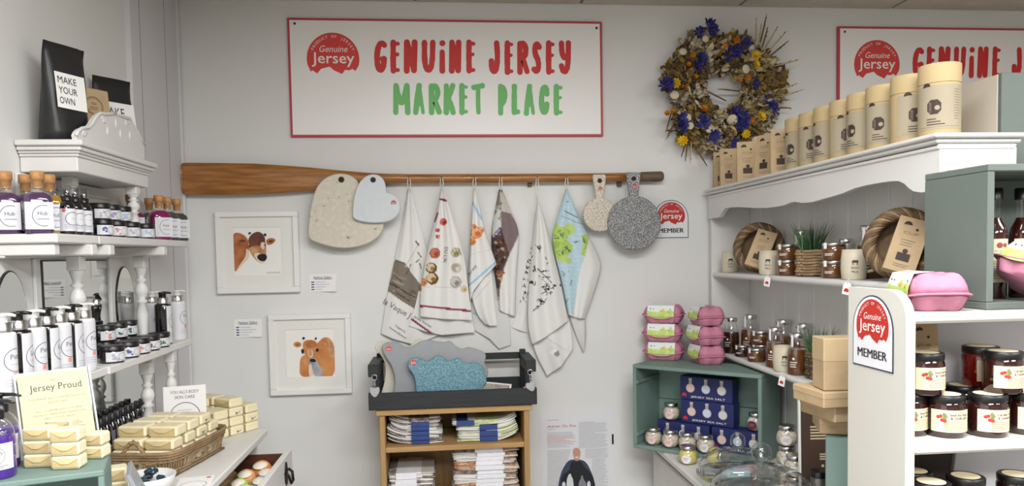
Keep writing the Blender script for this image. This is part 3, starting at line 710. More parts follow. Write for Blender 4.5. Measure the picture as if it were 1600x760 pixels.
# 4 dark collage
t = towel('tea towel with a dark brown collage print and wide white border', 782)
S = Sheet([(779.5,296),(771.5,339),(767,369),(770,411),(777,455),(780,485)], [(784.5,297),(798,331),(812,361),(809,400),(806.5,440),(805,495)], [(780,485),(792,491),(805,495)], .014, .014, 1.5, 3.6)
sh = [('p', [(779,296),(785,296),(798,331),(813,361),(806,378),(796,398),(788,420),(782,445),(780,470),(776,450),(768,411),(765,369),(771,339)], (140, 122, 122)), ('p', [(781,300),(785,300),(798,331),(806,350),(790,350),(783,330)], (196, 192, 180)), ('p', [(783,330),(798,334),(812,361),(800,390),(786,400),(783,370)], (128, 112, 112)),
      ('p', [(771,339),(780,325),(783,345),(783,372),(768,380)], (206, 206, 204)), ('p', [(766,372),(783,355),(790,380),(796,398),(786,420),(781,450),(776,452),(769,411)], (84, 66, 62))]
for i in range(46):
    x = 767+rr.random()*24; y = 376+rr.random()*70
    if x > 770+(y-376)*.12 and x < 797-(y-376)*.2: sh.append(('c', x, y, 1.4+rr.random()*2.2, rr.choice([(60, 46, 46), (150, 100, 66), (196, 160, 120), (104, 84, 80), (176, 92, 66), (44, 38, 42), (120, 80, 60)])))
for i in range(5): sh.append(('l', 768+i*2.5, 372-i*2, 781, 356+i*3.5, 1.8, [(70, 84, 140), (206, 204, 206), (178, 64, 66), (206, 204, 206), (70, 84, 140)][i]))
for i in range(10): sh.append(('c', 775+rr.random()*8, 318+rr.random()*24, 1.6+rr.random()*1.6, rr.choice([(160, 166, 150), (120, 130, 116), (200, 190, 180)])))
S.build('cloth', t, sh)
# 5 black line drawing
t = towel('white tea towel with black line drawings, the longest hanging folds', 839, 314)
S = Sheet([(834,372),(818,430),(810,480),(798.5,512)], [(842,372),(838,430),(834,480),(832,523)], [(798.5,512),(815,518),(832,523)], .005, .007, 1.5, 1)
def scribble(cx, cy, w_, h, n, c=(44, 44, 46), wd=1.0):
    o = []; x, y = cx, cy
    for i in range(n):
        a, b = cx+(rr.random()-.5)*w_, cy+(rr.random()-.5)*h
        if rr.random() < .35: x, y = a, b; continue
        k = .45; a = x+(a-x)*k; b = y+(b-y)*k; o.append(('l', x, y, a, b, wd, c)); x, y = a, b
    return o
sh = []
for q in range(9): sh += scribble(826-q*1.0, 388+q*10, 12, 11, 16)
S.build('back_fold', t, sh)
S = Sheet([(830,520),(836,552),(855,588)], [(886,490),(893,518),(895,545)], [(855,588),(878,572),(895,545)], .022, .014, 1.8, .3); S.build('lower_fold', t, [('p', [(860,551),(868,545),(871,550),(863,556)], (240, 240, 240)), ('p', [(866,552),(872,547),(875,554),(869,559)], (150, 148, 146)), ('l', 840, 520, 885, 548, 1, (196, 194, 192))])
S = Sheet([(839,314),(833,374),(828,430),(824,480),(825,515),(831,539)], [(842,315),(852,345),(861,380),(868,410),(878,450),(888,502)], [(831,539),(852,528),(888,502)], .040, .017, 1.8, 2.9)
sh = []
for (cx, cy, w_, h, n) in ((841, 388, 11, 16, 26), (831, 402, 7, 8, 12), (836, 420, 12, 12, 26), (831, 440, 14, 14, 30), (853, 404, 6, 6, 10), (856, 412, 6, 5, 8), (850, 424, 16, 4, 14), (856, 433, 18, 5, 16), (854, 452, 20, 20, 44), (846, 472, 18, 14, 30), (866, 448, 12, 10, 18), (875, 445, 6, 8, 10), (838, 482, 10, 8, 12)): sh += scribble(cx, cy, w_, h, n)
sh += [('l', 840, 420, 862, 442, 1.2, (60, 60, 62)), ('l', 842, 431, 860, 449, .9, (110, 110, 112)), ('l', 833, 486, 846, 476, 1.2, (50, 50, 52))]
S.build('front_fold', t, sh)
# 6 map of the island in green and blue
t = towel('pale blue tea towel printed with a green island map', 885)
S = Sheet([(888,490),(900,525),(911,551)], [(914,495),(916,520),(914,545)], [(911,551),(912.5,549),(914,545)], .02, .006, 1, 1); S.build('lower_fold', t, [], col=(212, 211, 210))
S = Sheet([(883.5,296),(870,344),(862,370),(868,405),(876.7,435),(888,492)], [(887,297),(907,344),(920,370),(934,398),(940.5,417),(930,452),(914,499)], [(888,492),(900,497),(914,499)], .030, .016, 1.7, 3.4)
BL = [(883,299),(887,299),(907,344),(921,371),(905,430),(896,491),(886,488),(876,435),(867,405),(860,371),(869,344)]
sh = [('p', BL, (186, 212, 224))]
for q in range(26): sh.append(('l', 862, 318+q*7, 925, 316+q*7, .8, (206, 224, 232)))
for q in range(16): sh.append(('c', 862+rr.random()*30, 352+rr.random()*50, 4+rr.random()*5, rr.choice([(176, 206, 104), (190, 214, 122), (160, 192, 92)])))
sh += [('c', 876, 366, 12, (184, 210, 112)), ('c', 884, 388, 11, (178, 206, 104)), ('c', 873, 395, 8, (184, 210, 112)), ('p', [(908,368),(918,366),(920,380),(914,402),(908,398),(911,384)], (178, 206, 106)), ('c', 888, 408, 5, (186, 208, 120))]
for (cx, cy, w_, h, n) in ((876, 366, 26, 18, 26), (884, 390, 22, 22, 30), (872, 398, 14, 14, 14), (913, 380, 10, 26, 20), (900, 378, 12, 10, 10), (884, 425, 16, 16, 12), (893, 440, 10, 14, 8), (884, 472, 10, 22, 12), (888, 316, 8, 4, 8)): sh += scribble(cx, cy, w_, h, n, (70, 96, 92), .8)
sh += [('l', 882, 330, 902, 340, 1.6, (90, 110, 120)), ('l', 878, 338, 912, 352, 1, (120, 140, 150)), ('l', 906, 440, 898, 488, 1, (150, 160, 166))]
sh += [('p', [(921,371),(942,416),(930,452),(914,500),(896,495),(905,440)], (226, 225, 222))]
S.build('cloth', t, sh)
# ================================================================ bookcase under the towels
OAK = mat('oak_laminate', (176, 142, 94), .5, col2=(158, 122, 76), vs=5, stretch=(12, 12, 1.2), bump=.08, bs=40)
OAKH = mat('oak_laminate_level', (180, 146, 98), .5, col2=(162, 126, 80), vs=5, stretch=(1.2, 12, 12), bump=.08, bs=40)
bx0, bx1, byf, byb, bz = -.222, .300, -.30, -.012, .982
bc = thing('bookcase', 'oak bookcase with open shelves standing against the wall under the tea towels', 'bookcase', ((bx0+bx1)/2, (byf+byb)/2, 0))
ox, oy = (bx0+bx1)/2, (byf+byb)/2
def bpart(name, *b, mt=OAK, bev=.0015): m = MB(); m.box(b[0]-ox, b[1]-ox, b[2]-oy, b[3]-oy, b[4], b[5], bev); return m.build(name, mt, bc)
bpart('side_panel', bx0+.006, bx0+.024, byf+.004, byb, 0, bz-.02); bpart('side_panel', bx1-.024, bx1-.006, byf+.004, byb, 0, bz-.02)
bpart('top_panel', bx0-.004, bx1+.004, byf-.004, byb, bz-.02, bz, mt=OAKH); bpart('back_panel', bx0+.024, bx1-.024, byb-.006, byb-.001, 0, bz-.02)
SH = [.832, .55, .28, .06]
for z in SH: bpart('shelf', bx0+.024, bx1-.024, byf+.008, byb-.006, z, z+.018, mt=OAKH)
# folded towels on the shelves
def folded(label, group, x0, x1, z0, th, band, bandx, cols, seed, curl=0.0, yf=None):
    r = random.Random(seed); yf = yf if yf is not None else byf+.03+r.random()*.014
    t = thing('folded_towel', label, 'towel', ((x0+x1)/2, (yf+.08), z0), group=group); cx, cy = (x0+x1)/2, yf+.08; w_ = x1-x0; dpt = min(.2, byb-.03-yf)
    lay = 3; lt = th/lay; n = 14; m = MB()
    for l in range(lay):
        j0, j1 = r.random()*.012, r.random()*.012; fw = r.random()*.006; mi = r.randrange(len(cols))
        vs = []; fs = []
        for i in range(n+1):
            u = i/n; x = -w_/2+j0+(w_-j0-j1)*u
            lift = curl*max(0, (u-.62)/.38)**2 if curl > 0 else -curl*max(0, (.38-u)/.38)**2
            zz = l*lt + lift + .0012*math.sin(u*9+seed+l)
            e = .45 if i in (0, n) else 1
            for (yy_, zo) in ((fw+.002, .08), (fw, .5), (fw+.002, .92), (dpt, .92), (dpt, .08)):
                vs.append((x, yf-cy+yy_, zz+lt*(.5+(zo-.5)*e)))
        for i in range(n):
            for q in range(5): fs.append((i*5+q, i*5+(q+1)%5, (i+1)*5+(q+1)%5, (i+1)*5+q))
        fs += [(4,3,2,1,0), tuple(n*5+q for q in range(5))]
        m.add(vs, fs, None, 0); 
        for f in range(n*5):
            sg = f//25
            m.m[len(m.m)-len(fs)+f] = (seed*3+l*5+sg*7+(sg*l)) % len(cols)
    m.build('cloth', cols, t)
    if band:
        m = MB(); b0, b1 = bandx; m.box(b0-cx, b1-cx, yf-cy-.003, yf-cy+dpt-.004, .0004, th+.0002, .001); m.build('paper_band', band, t)
    return t
CW = mat('towel_white', (226, 224, 220), .9); CG = mat('towel_grey', (190, 188, 184), .9); CN = mat('towel_navy', (38, 58, 118), .9, col2=(60, 84, 140), vs=60); CGR = mat('towel_lime', (176, 198, 96), .9, col2=(214, 220, 190), vs=90); CD = mat('towel_dark', (92, 76, 74), .9, col2=(170, 160, 150), vs=70); COR = mat('towel_rust', (176, 116, 76), .9, col2=(214, 190, 168), vs=80)
BN = mat('band_navy', (40, 64, 126), .6, var=.15, vs=60); BW = mat('band_white', (226, 226, 232), .6, var=.04, vs=60)
def wx(x, y, Y): return atY(x, y, Y).x
Yt = byf+.03; z = SH[0]+.019
ORD = ['bottom', 'second', 'third', 'fourth', 'fifth', 'sixth', 'seventh', 'eighth', 'ninth', 'tenth', 'eleventh', 'twelfth', 'thirteenth', 'fourteenth', 'fifteenth', 'sixteenth', 'topmost']
for i in range(6): folded('%s tea towel up in the navy banded pile with dark edges' % ORD[i], 'folded towels on the upper shelf', wx(604+i*.5, 690, Yt), wx(693-(i*3)%5, 690, Yt), z+i*.0152, .0146, BN if i < 5 else CD, (wx(643, 690, Yt), wx(671, 690, Yt)), [CW, CW, CG, CD] if i < 5 else [CD, CW], 30+i, curl=-.022)
for i in range(4): folded('%s lime and navy tea towel up in the pile with upturned white ends' % ORD[i], 'folded towels on the upper shelf', wx(713-(i == 3)*10, 690, Yt), wx(811, 690, Yt), z+i*.0188, .0182, BN, (wx(750-(i == 3)*36, 690, Yt), wx(778-(i == 3)*36, 690, Yt)), [CW, CW, CGR, CG], 50+i, curl=.024)
z = SH[1]+.019
for i in range(8): folded('%s black and white tea towel up in the low white banded pile' % ORD[i], 'folded towels on the lower shelf', wx(605, 745, Yt), wx(680+(i*5)%6-3, 745, Yt), z+i*.0228, .0222, BW, (wx(617+(i%2), 745, Yt), wx(651, 745, Yt)), [CW, CD, CW, CG], 70+i)
for i in range(17): folded('%s rust and white tea towel up in the tall white banded pile' % ORD[i], 'folded towels on the lower shelf', wx(706+(i*7)%5, 740, Yt), wx(813-(i*3)%4, 740, Yt), z+i*.0151, .0147, BW, (wx(743+((i*5)%4), 740, Yt), wx(790-((i*3)%5), 740, Yt)), [CW, COR, CW, CD, COR], 90+i)
# ================================================================ black tray crate on the bookcase
tx0, tx1, tyf, tyb, tz = -.249, .320, -.315, -.065, bz
tr = thing('tray_crate', 'black painted wooden tray crate with raised end handles on top of the bookcase', 'tray', ((tx0+tx1)/2, (tyf+tyb)/2, tz)); ox, oy = (tx0+tx1)/2, (tyf+tyb)/2
def tpart(name, *b): m = MB(); m.box(b[0]-ox, b[1]-ox, b[2]-oy, b[3]-oy, b[4]-tz, b[5]-tz, .002); return m.build(name, BLACKWOOD, tr)
tpart('base_board', tx0+.012, tx1-.012, tyf+.012, tyb-.012, tz+.001, tz+.011)
tpart('front_board', tx0, tx1, tyf, tyf+.011, tz+.002, tz+.060); tpart('back_board', tx0+.012, tx1-.012, tyb-.011, tyb, tz+.002, tz+.060)
tpart('back_rail', tx0+.02, tx1-.02, tyb-.011, tyb, tz+.128, tz+.152)
for s_ in (0, 1):
    xa = tx0 if s_ == 0 else tx1-.012; e = (.004, .030) if s_ == 0 else (-.022, .004)
    tpart('end_board', xa, xa+.012, tyf+.011, tyb, tz+.002, tz+.060)
    xb = tx0+.012 if s_ == 0 else tx1-.034
    tpart('end_post', xb, xb+.022, tyb-.034, tyb-.012, tz+.011, tz+.165); tpart('end_post', xb, xb+.022, tyf+.05, tyf+.072, tz+.011, tz+.11)
    xc = tx0-.002 if s_ == 0 else tx1-.034
    tpart('end_rail', xc, xc+.036, tyf+.03, tyb-.012, tz+.11, tz+.152)
Z5 = dict(sx=3.167, sy=3.167, ox=560, oy=520)
def standing(label, pts, Yf, mt, st=None, lean=0.0):
    o = [p for p in wallpx(pts, Yf, **Z5)]; zb = tz+.0115; o = [(a_, max(b_, tz+.0118)) for a_, b_ in o]
    o = [(a_, max(b_, tz+.0118)) for a_, b_ in smooth_poly(o, 1)]; t = thing('cutting_board', label, 'board', (0, 0, 0), group='shaped boards in the black tray')
    m = MB(); m.prism(o, -Yf-.014, -Yf, FACE, 0, 0, b=.0025); m.build('board', mt, t)
    if st: q = wallpx([st], Yf, **Z5)[0]; m = MB(); logo(m, T(q[0], 0, q[1]-.002) @ FACE, .011, 0, 1, -Yf+.0008, arc=False); m.build('logo_sticker', [mat('logo_red', (214, 62, 58)), WHITEINK], t)
    return t
BASE = 342
standing('beige wavy edged board standing behind the grey one in the black tray', [(84,62),(102,46),(160,42),(205,62),(240,76),(270,55),(285,37),(312,32),(330,60),(400,60),(500,90),(540,72),(556,76),(560,110),(560,BASE-4),(100,BASE-4),(120,280),(132,230),(134,160),(112,112),(80,82)], -.17, mat('beige_board', (206, 200, 184), .5, var=.04, vs=40))
standing('matt grey wavy edged board with a red sticker in the black tray', [(112,75),(128,52),(185,46),(225,68),(250,77),(280,62),(305,46),(345,37),(400,47),(432,50),(452,40),(490,76),(520,84),(545,74),(590,84),(628,102),(632,125),(622,150),(645,190),(640,215),(620,245),(600,BASE-2),(170,BASE-2),(176,285),(182,225),(162,160),(132,120)], -.20, mat('grey_board', (150, 152, 156), .55, var=.03, vs=40), (150, 80))
standing('blue glitter wavy edged board with a red sticker in the black tray', [(243,152),(252,132),(275,126),(302,127),(335,146),(356,140),(388,113),(412,118),(440,143),(468,138),(495,122),(515,152),(545,158),(572,146),(615,166),(626,185),(620,208),(640,240),(612,272),(606,BASE),(290,BASE),(284,285),(282,240),(270,205),(245,175)], -.235, speckle('blue_glitter', (96, 142, 156), (70, 110, 126), (156, 190, 198), 420), (272, 148))
# small card frame lying in the tray
t = thing('photo_frame', 'small silver edged frame lying in the right end of the black tray', 'frame', (0, 0, 0)); m = MB()
a = atY(772, 598, -.2); m.box(-.055, .055, -.004, .004, 0, .05, .001, T(a.x, -.235, tz+.02) @ Rx(R(-30)) @ Ry(R(8))); m.box(-.048, .048, -.0045, -.004, .006, .044, 0, T(a.x, -.235, tz+.02) @ Rx(R(-30)) @ Ry(R(8)), 1); m.build('frame', [SILVER, mat('photo_print_grey', (140, 132, 124), .5, var=.3, vs=60)], t)
# key rings with heart pendants
SILG = speckle('silver_glitter', (168, 168, 170), (110, 110, 114), (226, 226, 228), 500, .35)
HEART = smooth_poly([(0, -.028), (-.017, -.006), (-.017, .008), (-.008, .013), (0, .006), (.008, .013), (.017, .008), (.017, -.006)], 2)
def keyring(label, x, zt, Yv, extra=False):
    t = thing('heart_keyring', label, 'key ring', (x, Yv, zt), group='key rings on the black tray')
    m = MB(); m.tube([(.009*math.cos(a*math.pi/8), 0, -.011+.009*math.sin(a*math.pi/8)) for a in range(16)], .0014, 6, True); m.build('ring', SILVER, t)
    m = MB()
    for i in range(4): m.tube([(.0035*math.cos(a*math.pi/4), .0035*math.sin(a*math.pi/4)*(i%2), -.024-i*.006+.0038*math.sin(a*math.pi/4)*(1-i%2*.2)) for a in range(8)], .0009, 5, True)
    m.build('chain', SILVER, t)
    m = MB(); m.prism(HEART, -.004, .004, T(0, 0, -.055) @ FACE @ Rz(R(20 if extra else 0)), b=.002); m.build('heart_pendant', SILG, t)
    m = MB(); m.prism([(p[0]*.8, p[1]*.8) for p in HEART], -.003, .003, T(-.012 if extra else .004, .008, -.072) @ FACE @ Rz(R(-25)), b=.002); m.build('heart_pendant', mat('pink_pendant', (196, 110, 108), .4) if extra else mat('steel_pendant', (120, 118, 116), .4, metal=.7), t)
    return t
keyring('silver glitter heart key ring hanging from the tray end beside the beige board', atY(584, 560, tyf).x, tz+.125, tyf-.002)
keyring('silver and pink heart key ring hanging from the tray end beside the small frame', atY(828, 556, tyf).x, tz+.125, tyf-.002, True)
# ================================================================ dried flower wreath
wr = thing('dried_flower_wreath', 'wreath of dried brown foliage with blue and yellow flowers on the wall', 'wreath', (0, 0, 0))
wc = atY(1130, 143, -.05); rr = random.Random(8); RO, RI_ = .205, .085
m = MB()
for q in range(5):
    ph = q*1.26; m.tube([((.145+.018*math.cos(6*a+ph))*math.cos(a)+wc.x, -.045+.016*math.sin(6*a+ph), (.145+.018*math.cos(6*a+ph))*math.sin(a)+wc.z) for a in [2*math.pi*i/48 for i in range(48)]], .007, 6, True)
m.build('twig_ring', WICKERD, wr)
LEAFM = [mat('dry_olive', (134, 118, 64), .85), mat('dry_brown', (112, 86, 58), .85), mat('dry_straw', (188, 166, 122), .85), mat('dry_grey', (168, 160, 146), .85), mat('dry_mustard', (150, 120, 52), .85), mat('dry_dark', (78, 62, 48), .85), mat('dry_pale', (202, 190, 164), .85)]
def leaf(mb, p, d, n, l, w_, mi, curl=.2):
    d = d.normalized(); x = d.cross(n)
    if x.length < 1e-4: x = Vector((1,0,0))
    x.normalize(); n = x.cross(d)
    vs = [p, p+d*l*.35+x*w_*.5+n*l*.06, p+d*l*.75+x*w_*.4+n*l*curl*.5, p+d*l+n*l*curl*.1, p+d*l*.75-x*w_*.4+n*l*curl*.5, p+d*l*.35-x*w_*.5+n*l*.06]
    mb.add(vs, [(0,1,2,3,4,5)], None, mi)
m = MB(); OUT = Vector((0, -1, 0))
for i in range(3800):
    a = rr.random()*2*math.pi; r = .082+.145*rr.random()**.95
    r *= 1+.07*math.sin(3*a+1)+.05*math.sin(7*a)
    bulge = .045*max(0, 1-((r-.15)/.085)**2)
    rad = Vector((math.cos(a), 0, math.sin(a))); tan = Vector((-math.sin(a), 0, math.cos(a)))
    p = Vector((wc.x, -.02-bulge*rr.random()*1.3-.012*rr.random(), wc.z))+rad*r
    d = rad*(rr.random()*1.2-.25 if r > .12 else rr.random()-.75)+tan*(rr.random()-.5)*1.6+OUT*rr.random()*.9
    zone = math.sin(5*a+.7)+.6*math.sin(11*a)+rr.gauss(0, .6)
    mi = rr.choice([0, 4, 1]) if zone > .4 else (rr.choice([3, 6, 2]) if zone < -.5 else rr.choice([1, 5, 2, 0]))
    L_ = .015+.026*rr.random(); leaf(m, p, d, OUT+rad*(rr.random()-.5), L_, L_*(.25+.4*rr.random()), mi, rr.random()*.5)
o = m.build('dried_foliage', LEAFM, wr); o['kind'] = 'stuff'
def wp(u, v, dep): p = atY(1010+u/3.165, 20+v/3.165, -dep); return p
m = MB()
for (u, v, a, l) in ((555, 150, 88, .05), (580, 140, 78, .04), (600, 150, 62, .05), (620, 170, 48, .055), (640, 190, 40, .04), (650, 260, 12, .055), (640, 390, 20, .06), (650, 420, 16, .07), (640, 440, 8, .035), (660, 470, -5, .03), (300, 290, 80, .03), (420, 385, 178, .045), (330, 405, 160, .035), (220, 660, 262, .05), (200, 660, 258, .045), (190, 650, 250, .04), (130, 560, 240, .045), (260, 700, 300, .04), (540, 120, 95, .05), (280, 380, 250, .03), (575, 90, 82, .045), (110, 540, 250, .03), (560, 610, 320, .03), (600, 590, 345, .04)):
    p = wp(u, v, .055); d = Vector((math.cos(R(a)), -.25, math.sin(R(a)))); m.tube([p-d*.06, p+d*l*.5+Vector((0, -.004, 0)), p+d*l*1.4], [.0024, .0034, .0006], 5, m=(2 if l > .045 else 1))
    for k in range(5): leaf(m, p+d*l*(.3+.2*k), d+Vector((rr.random()-.5, -.4, rr.random()-.5)), OUT, .012, .004, rr.choice([1, 2, 5]))
o = m.build('dried_stems', LEAFM, wr); o['kind'] = 'stuff'
def bloom(n_pet, r, cup, layers):
    mb = MB()
    for l in range(layers):
        rl = r*(1-.22*l)
        for k in range(n_pet):
            a = 2*math.pi*(k+.5*l)/n_pet; d = Vector((math.cos(a), math.sin(a), 0))
            leaf(mb, d*r*.12+Vector((0, 0, .002*l)), d+Vector((0, 0, cup+.35*l)), Vector((0, 0, 1)), rl*.95, rl*.62, 0, .3)
    mb.lathe([(r*.3, .001), (r*.26, r*.3), (0, r*.42)], 10, None, 1, True, False); return mb
FY = bloom(9, .015, .5, 3).mesh('strawflower', [mat('yellow_petal', (226, 190, 30), .7), mat('orange_centre', (190, 130, 30), .8)])
FO = bloom(8, .012, .8, 3).mesh('strawflower_orange', [mat('orange_petal', (206, 134, 30), .7), mat('rust_centre', (150, 84, 24), .8)])
def floret():
    mb = MB(); r2 = random.Random(4)
    for k in range(34):
        d = Vector((r2.gauss(0, 1), r2.gauss(0, 1), abs(r2.gauss(0, .8)))).normalized(); leaf(mb, d*.009*r2.random(), d, Vector((r2.random(), r2.random(), 1)), .014, .008, 0 if r2.random() < .75 else 1, .3)
    return mb
FB = floret().mesh('larkspur', [mat('blue_petal', (52, 54, 130), .75), mat('violet_petal', (92, 82, 160), .75)])
def seedpod():
    mb = MB(); mb.lathe([(0, 0), (.010, .002), (.0125, .004), (.010, .006), (0, .007)], 12); return mb
FP = seedpod().mesh('honesty_pod', mat('dry_pale', (202, 190, 164)))
def put(name, me, u, v, s=1.0, dep=.090):
    o = bpy.data.objects.new(name, me); COL.objects.link(o); o.parent = wr; p = wp(u, v, dep); o.location = p
    o.rotation_euler = (R(90)+rr.uniform(-.4, .4), rr.uniform(-.4, .4), rr.uniform(-.5, .5)); o.scale = (s*1.2,)*3
for u, v, s in ((148,350,1.2),(182,635,1.25),(542,214,1.15),(540,258,1.0),(565,516,1.2),(494,602,1.05)): put('yellow_flower', FY, u, v, s)
for u, v, s in ((448,136,1.2),(394,158,1.0),(230,205,1.0),(193,368,1.1),(285,478,1.25),(104,500,1.0),(240,320,.9),(500,320,1.1),(460,335,1.0),(520,530,1.1),(130,490,.9),(210,258,.9)): put('orange_flower', FO, u, v, s)
for u, v, s in ((305,72,1.5),(260,98,1.0),(492,152,1.0),(408,200,1.3),(445,190,1.2),(272,235,1.3),(250,265,1.1),(98,362,1.4),(115,350,1.0),(600,432,1.0),(620,474,1.3),(165,535,1.5),(180,560,1.2),(280,540,1.4),(440,495,1.2),(475,530,1.5),(465,555,1.1),(330,610,1.2),(440,650,1.0),(330,85,1.0),(535,350,.9)): put('blue_flower', FB, u, v, s)
for u, v, s in ((138,410,1.2),(200,520,1.2),(425,528,1.4),(488,280,1.2),(215,560,1.0),(180,195,1.0),(310,580,1.0),(540,630,1.0),(290,130,.9)): put('seed_pod', FP, u, v, s)
# ================================================================ left: chest of drawers
CZ, CXF, CY0, CY1 = .96, -.557, -1.70, -.415
ch = thing('chest_of_drawers', 'white painted chest of drawers along the left wall with its top drawer pulled open', 'chest', (-.745, -1.05, 0)); ox, oy = -.745, -1.05
def cpart(name, *b, mt=WHITE, bev=.002, par=None):
    m = MB(); m.box(b[0]-ox, b[1]-ox, b[2]-oy, b[3]-oy, b[4], b[5], bev); return m.build(name, mt, par or ch)
cpart('top_board', XL+.002, CXF, CY0, CY1, CZ-.022, CZ, bev=.004)
cpart('side_panel', XL+.004, CXF-.03, CY1-.03, CY1-.012, 0, CZ-.022); cpart('side_panel', XL+.004, CXF-.03, CY0+.01, CY0+.028, 0, CZ-.022)
cpart('back_panel', XL+.003, XL+.012, CY0+.03, CY1-.03, 0, CZ-.022)
cpart('front_rail', CXF-.03, CXF-.012, CY0+.01, CY1-.012, CZ-.034, CZ-.022); cpart('front_rail', CXF-.03, CXF-.012, CY0+.01, CY1-.012, .78, .80); cpart('front_rail', CXF-.03, CXF-.012, CY0+.01, CY1-.012, .56, .58); cpart('plinth', XL+.02, CXF-.012, CY0+.01, CY1-.012, 0, .08)
cpart('dust_board', XL+.014, CXF-.03, CY0+.03, CY1-.03, .786, .794)
DARKWOOD = mat('drawer_inside_wood', (92, 50, 26), .6, col2=(66, 34, 18), vs=6, stretch=(1, 1, 10))
def drawer(y0, y1, z0, z1, out, handle=True):
    xf = CXF-.012+out; d = cpart('drawer', xf-.018, xf, y0, y1, z0, z1, bev=.003)
    for nm, b in (('drawer_side', (xf-.30, xf-.018, y0+.012, y0+.024, z0+.01, z1-.012)), ('drawer_side', (xf-.30, xf-.018, y1-.024, y1-.012, z0+.01, z1-.012)), ('drawer_back', (xf-.31, xf-.30, y0+.012, y1-.012, z0+.01, z1-.012)), ('drawer_base', (xf-.30, xf-.018, y0+.024, y1-.024, z0+.012, z0+.02))): cpart(nm, *b, mt=DARKWOOD, bev=.001, par=d)
    if handle:
        m = MB(); yc, zc = (y0+y1)/2, (z0+z1)/2
        for yc in (y1-.10, y0+.10):
            m = MB(); m.prism(smooth_poly([(-.012, -.03), (.012, -.03), (.018, 0), (.012, .03), (0, .04), (-.012, .03), (-.018, 0)], 1), 0, .003, T(xf-ox, yc-oy, zc) @ Rz(R(90)) @ FACE)
            m.tube([(xf-ox+.003, yc-oy-.022, zc+.012), (xf-ox+.014, yc-oy-.024, zc+.002), (xf-ox+.018, yc-oy-.014, zc-.022), (xf-ox+.018, yc-oy+.014, zc-.022), (xf-ox+.014, yc-oy+.024, zc+.002), (xf-ox+.003, yc-oy+.022, zc+.012)], .0042, 7)
            m.build('drawer_handle', mat('black_iron', (20, 20, 22), .5, metal=.4), d)
    return d
drawer(-1.04, -.485, .805, .912, .100); drawer(-1.66, -1.06, .805, .922, .004); drawer(-1.04, -.45, .585, .775, .118); drawer(-1.66, -1.06, .585, .775, .004); drawer(-1.66, -.45, .10, .55, .004)
# bath bombs and a bag in the open drawer
BB = [('orange bath bomb in clear wrap at the back corner of the open drawer', (232, 150, 70), -.545, -.555, .876, .030), ('orange and white bath bomb beside the drawer front', (226, 146, 84), -.518, -.612, .868, .027), ('pale orange bath bomb in the middle of the open drawer', (226, 166, 104), -.572, -.628, .869, .028), ('lime green bath bomb in the open drawer', (176, 204, 70), -.572, -.700, .868, .026), ('lilac bath bomb in the open drawer', (168, 152, 208), -.517, -.690, .866, .026), ('pale green bath bomb behind the lime one', (176, 206, 130), -.548, -.745, .864, .024), ('cream bath bomb in the open drawer', (226, 214, 170), -.520, -.790, .867, .028)]
for lb, c, x, y, z, r in BB:
    t = thing('bath_bomb', lb, 'bath bomb', (x, y, .836), group='bath bombs in the drawer')
    m = MB(); pr = [(r*math.sin(R(a))*(1.04 if a == 90 else 1), r-r*math.cos(R(a))) for a in range(0, 181, 18)]; m.lathe(pr, 16, T(0, 0, 0) @ Matrix.Diagonal((1, 1, (z-.826+.018)/(r*1.7) if False else 1, 1))); m.build('ball', mat('bomb_%d_%d_%d' % c, c, .6, var=.12, vs=60), t)
    m = MB(); m.lathe([(r*.72*math.sin(R(a))/math.sin(R(42)), r+r*1.012*math.cos(R(a))) for a in (42, 32, 22, 12, 0)], 14, Rx(R(18))); m.build('label', mat('bomb_label', (232, 222, 206), .5), t)
# stack a second layer so the drawer is full
for i, (x, y) in enumerate(((-.64, -.60), (-.64, -.67), (-.64, -.76))):
    t = thing('gift_bag', 'brown paper bag lying in the open drawer under the chest top', 'bag', (x, y, .8265), group='bags in the drawer')
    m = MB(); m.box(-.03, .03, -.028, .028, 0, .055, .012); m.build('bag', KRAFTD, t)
# ================================================================ overmantel with shelves, spindles, mirrors
SX, Z1, Z2 = -.79, 1.56, 1.25
om = thing('mirrored_shelf_unit', 'white painted mirrored shelf unit with turned spindles standing on the chest', 'shelf unit', (-.86, -.9, CZ)); ox, oy = -.86, -.9
def opart(name, *b, mt=WHITE, bev=.002, par=None):
    m = MB(); m.box(b[0]-ox, b[1]-ox, b[2]-oy, b[3]-oy, b[4]-CZ, b[5]-CZ, bev); return m.build(name, mt, par or om)
opart('back_panel', XL+.001, -.919, -1.30, -.38, CZ, Z1-.02); opart('upper_back_panel', XL+.001, -.919, -1.06, -.62, Z1, 1.70)
for z in (1.60, 1.635, 1.67): opart('panel_moulding', -.919, -.914, -1.06, -.62, z, z+.006)
opart('shelf_board', XL+.002, SX, -1.18, -.990, Z1-.020, Z1, bev=.003); opart('shelf_board', XL+.002, SX, -.988, -.376, Z1-.020, Z1, bev=.003)
opart('shelf_board', XL+.002, SX, -1.30, -.977, Z2-.020, Z2, bev=.003); opart('shelf_board', XL+.002, SX+.004, -.975, -.585, Z2-.020, Z2, bev=.003); opart('shelf_board', XL+.002, SX, -.583, -.376, Z2-.020, Z2, bev=.003)
for y in (-1.035, -.945, -.60): opart('shelf_bracket', -.919, SX+.01, y-.014, y+.014, Z1-.046, Z1-.021, bev=.003)
opart('shelf_rail', -.919, -.90, -1.17, -.39, Z1-.05, Z1-.021); opart('end_rail', -.919, -.80, -1.172, -1.15, Z1-.045, Z1-.021)
for y in (-.61,): opart('shelf_bracket', -.919, -.82, y-.012, y+.012, Z2-.04, Z2-.021, bev=.003)
